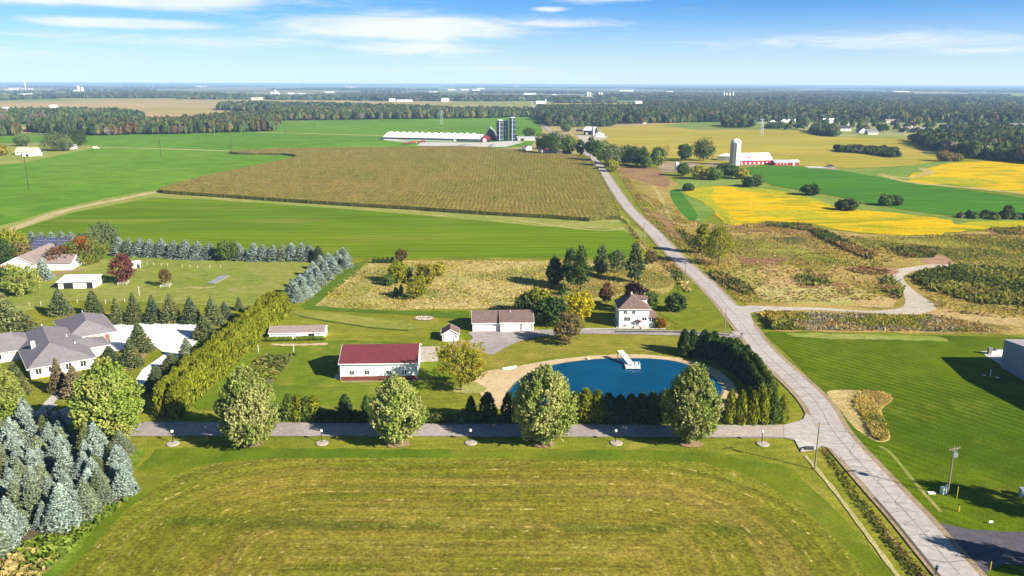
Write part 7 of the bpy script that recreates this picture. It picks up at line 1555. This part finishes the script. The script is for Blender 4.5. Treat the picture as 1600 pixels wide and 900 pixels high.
farbox(838, 852, 162, 7, 30, 'white farm building at the far end of the road'); farbox(1137, 1151, 154.5, 8, 50, 'white barn at the foot of the far silo group'); farbox(1395, 1421, 143.8, 9, 60, 'white hall on the right horizon'); farbox(1457, 1463, 143, 9, 60, 'small white hall far on the right horizon'); farbox(968, 990, 142.5, 8, 60, 'pale long shed on the horizon right of the road')
farbox(993, 1004, 162, 7, 30, 'small pink-roofed farm before the right woods', rm=PALEW); farbox(1410, 1425, 163, 7, 25, 'white house deep in the right woods', name='distant_house'); farbox(1588, 1598, 167, 7, 25, 'white house at the right edge of the woods', name='distant_house'); farbox(1495, 1503, 164, 6, 25, 'small white house in the middle of the right woods', name='distant_house')
farbox(1265, 1300, 155, 6, 30, 'low tan farm sheds in the far right fields', wm=PALEW)
for i, (x, f, tp, w_) in enumerate(((1130.5, 155, 144.5, 3), (1135, 155, 145, 3), (1139.5, 155, 145, 3), (1145, 155, 144, 3))): silo('far_silo', f'{ORD[i]} pale silo from the left in the far group right of centre', x, f, tp, w_, PALEW, WHITE, 'far silos right of centre')
for i, (x, f, tp, w_) in enumerate(((123, 146, 134, 4), (129, 145.5, 136.5, 5))): silo('far_silo', f'{["left", "right"][i]} tall white silo on the left horizon', x, f, tp, w_, WHITE, WHITE, 'white silos on the left horizon')
for i, (x, f, tp, w_) in enumerate(((918, 150.5, 143, 3), (922, 150.5, 144, 3), (936, 150.5, 144.5, 3), (940, 150.5, 145, 3))): silo('far_silo', f'{ORD[i]} small silo from the left beyond the far road end', x, f, tp, w_, PALEW, WHITE, 'small silos beyond the road')
silo('far_tower', 'tiny white tower above the far shed left of centre', 430.5, 147, 140, 2.2, WHITE, WHITE); silo('water_tower', 'tiny white tower on the far left horizon', 40, 140, 125.5, 1.6, WHITE, WHITE)
silo('far_silo', 'small white silo at the far end of the road', 852.5, 161, 155, 2, WHITE, WHITE)

tw = [MB().box(-L_/2, L_/2, -9, 9, 0, h_).add([(-L_/2-1, -10, h_), (L_/2+1, -10, h_), (L_/2+1, 10, h_), (-L_/2-1, 10, h_), (-L_/2-1, 0, h_*1.6), (L_/2+1, 0, h_*1.6)], [(0, 1, 5, 4), (2, 3, 4, 5), (3, 0, 4), (1, 2, 5), (3, 2, 1, 0)]).mesh('distant_building', m_) for L_, h_, m_ in ((40, 9, WHITE), (70, 10, WHITE), (25, 10, PALEW), (90, 9, PALEW))]
for i in range(50):
    py = 131.5+4.5+20*rs.random()**1.2; px_ = rs.choice([rs.uniform(0, 820), rs.uniform(0, 1600)])
    for k_ in range(rs.choice([1, 1, 2, 3])):
        o = link('distant_building', rs.choice(tw)); o.location = gp(px_+k_*rs.uniform(3, 7), py+rs.uniform(-.3, .3)); o.rotation_euler[2] = rs.uniform(-.3, .3); o.location.z = 0; s_ = o.location.y/9500; o.scale = (max(.6, s_), max(.6, s_), max(.7, s_*.9))
        tag(o, 'tiny pale farm building lost among the woods near the horizon', 'farm building', 'tiny pale buildings scattered near the horizon')
# ================================================================== HAZE
mh = bpy.data.materials.new('haze_air'); mh.use_nodes = True; mh.node_tree.nodes.clear(); t = NT(mh.node_tree)
pv = t.n('ShaderNodeVolumePrincipled', ins={'Color': (.46, .68, 1.0, 1), 'Density': HAZE, 'Anisotropy': .0})
t.n('ShaderNodeOutputMaterial', ins={1: pv.outputs[0]})
hz_ = MB().box(-S-500, S+500, -3500, S+500, -1.1, H+2).build('haze', mh); hz_['kind'] = 'stuff'
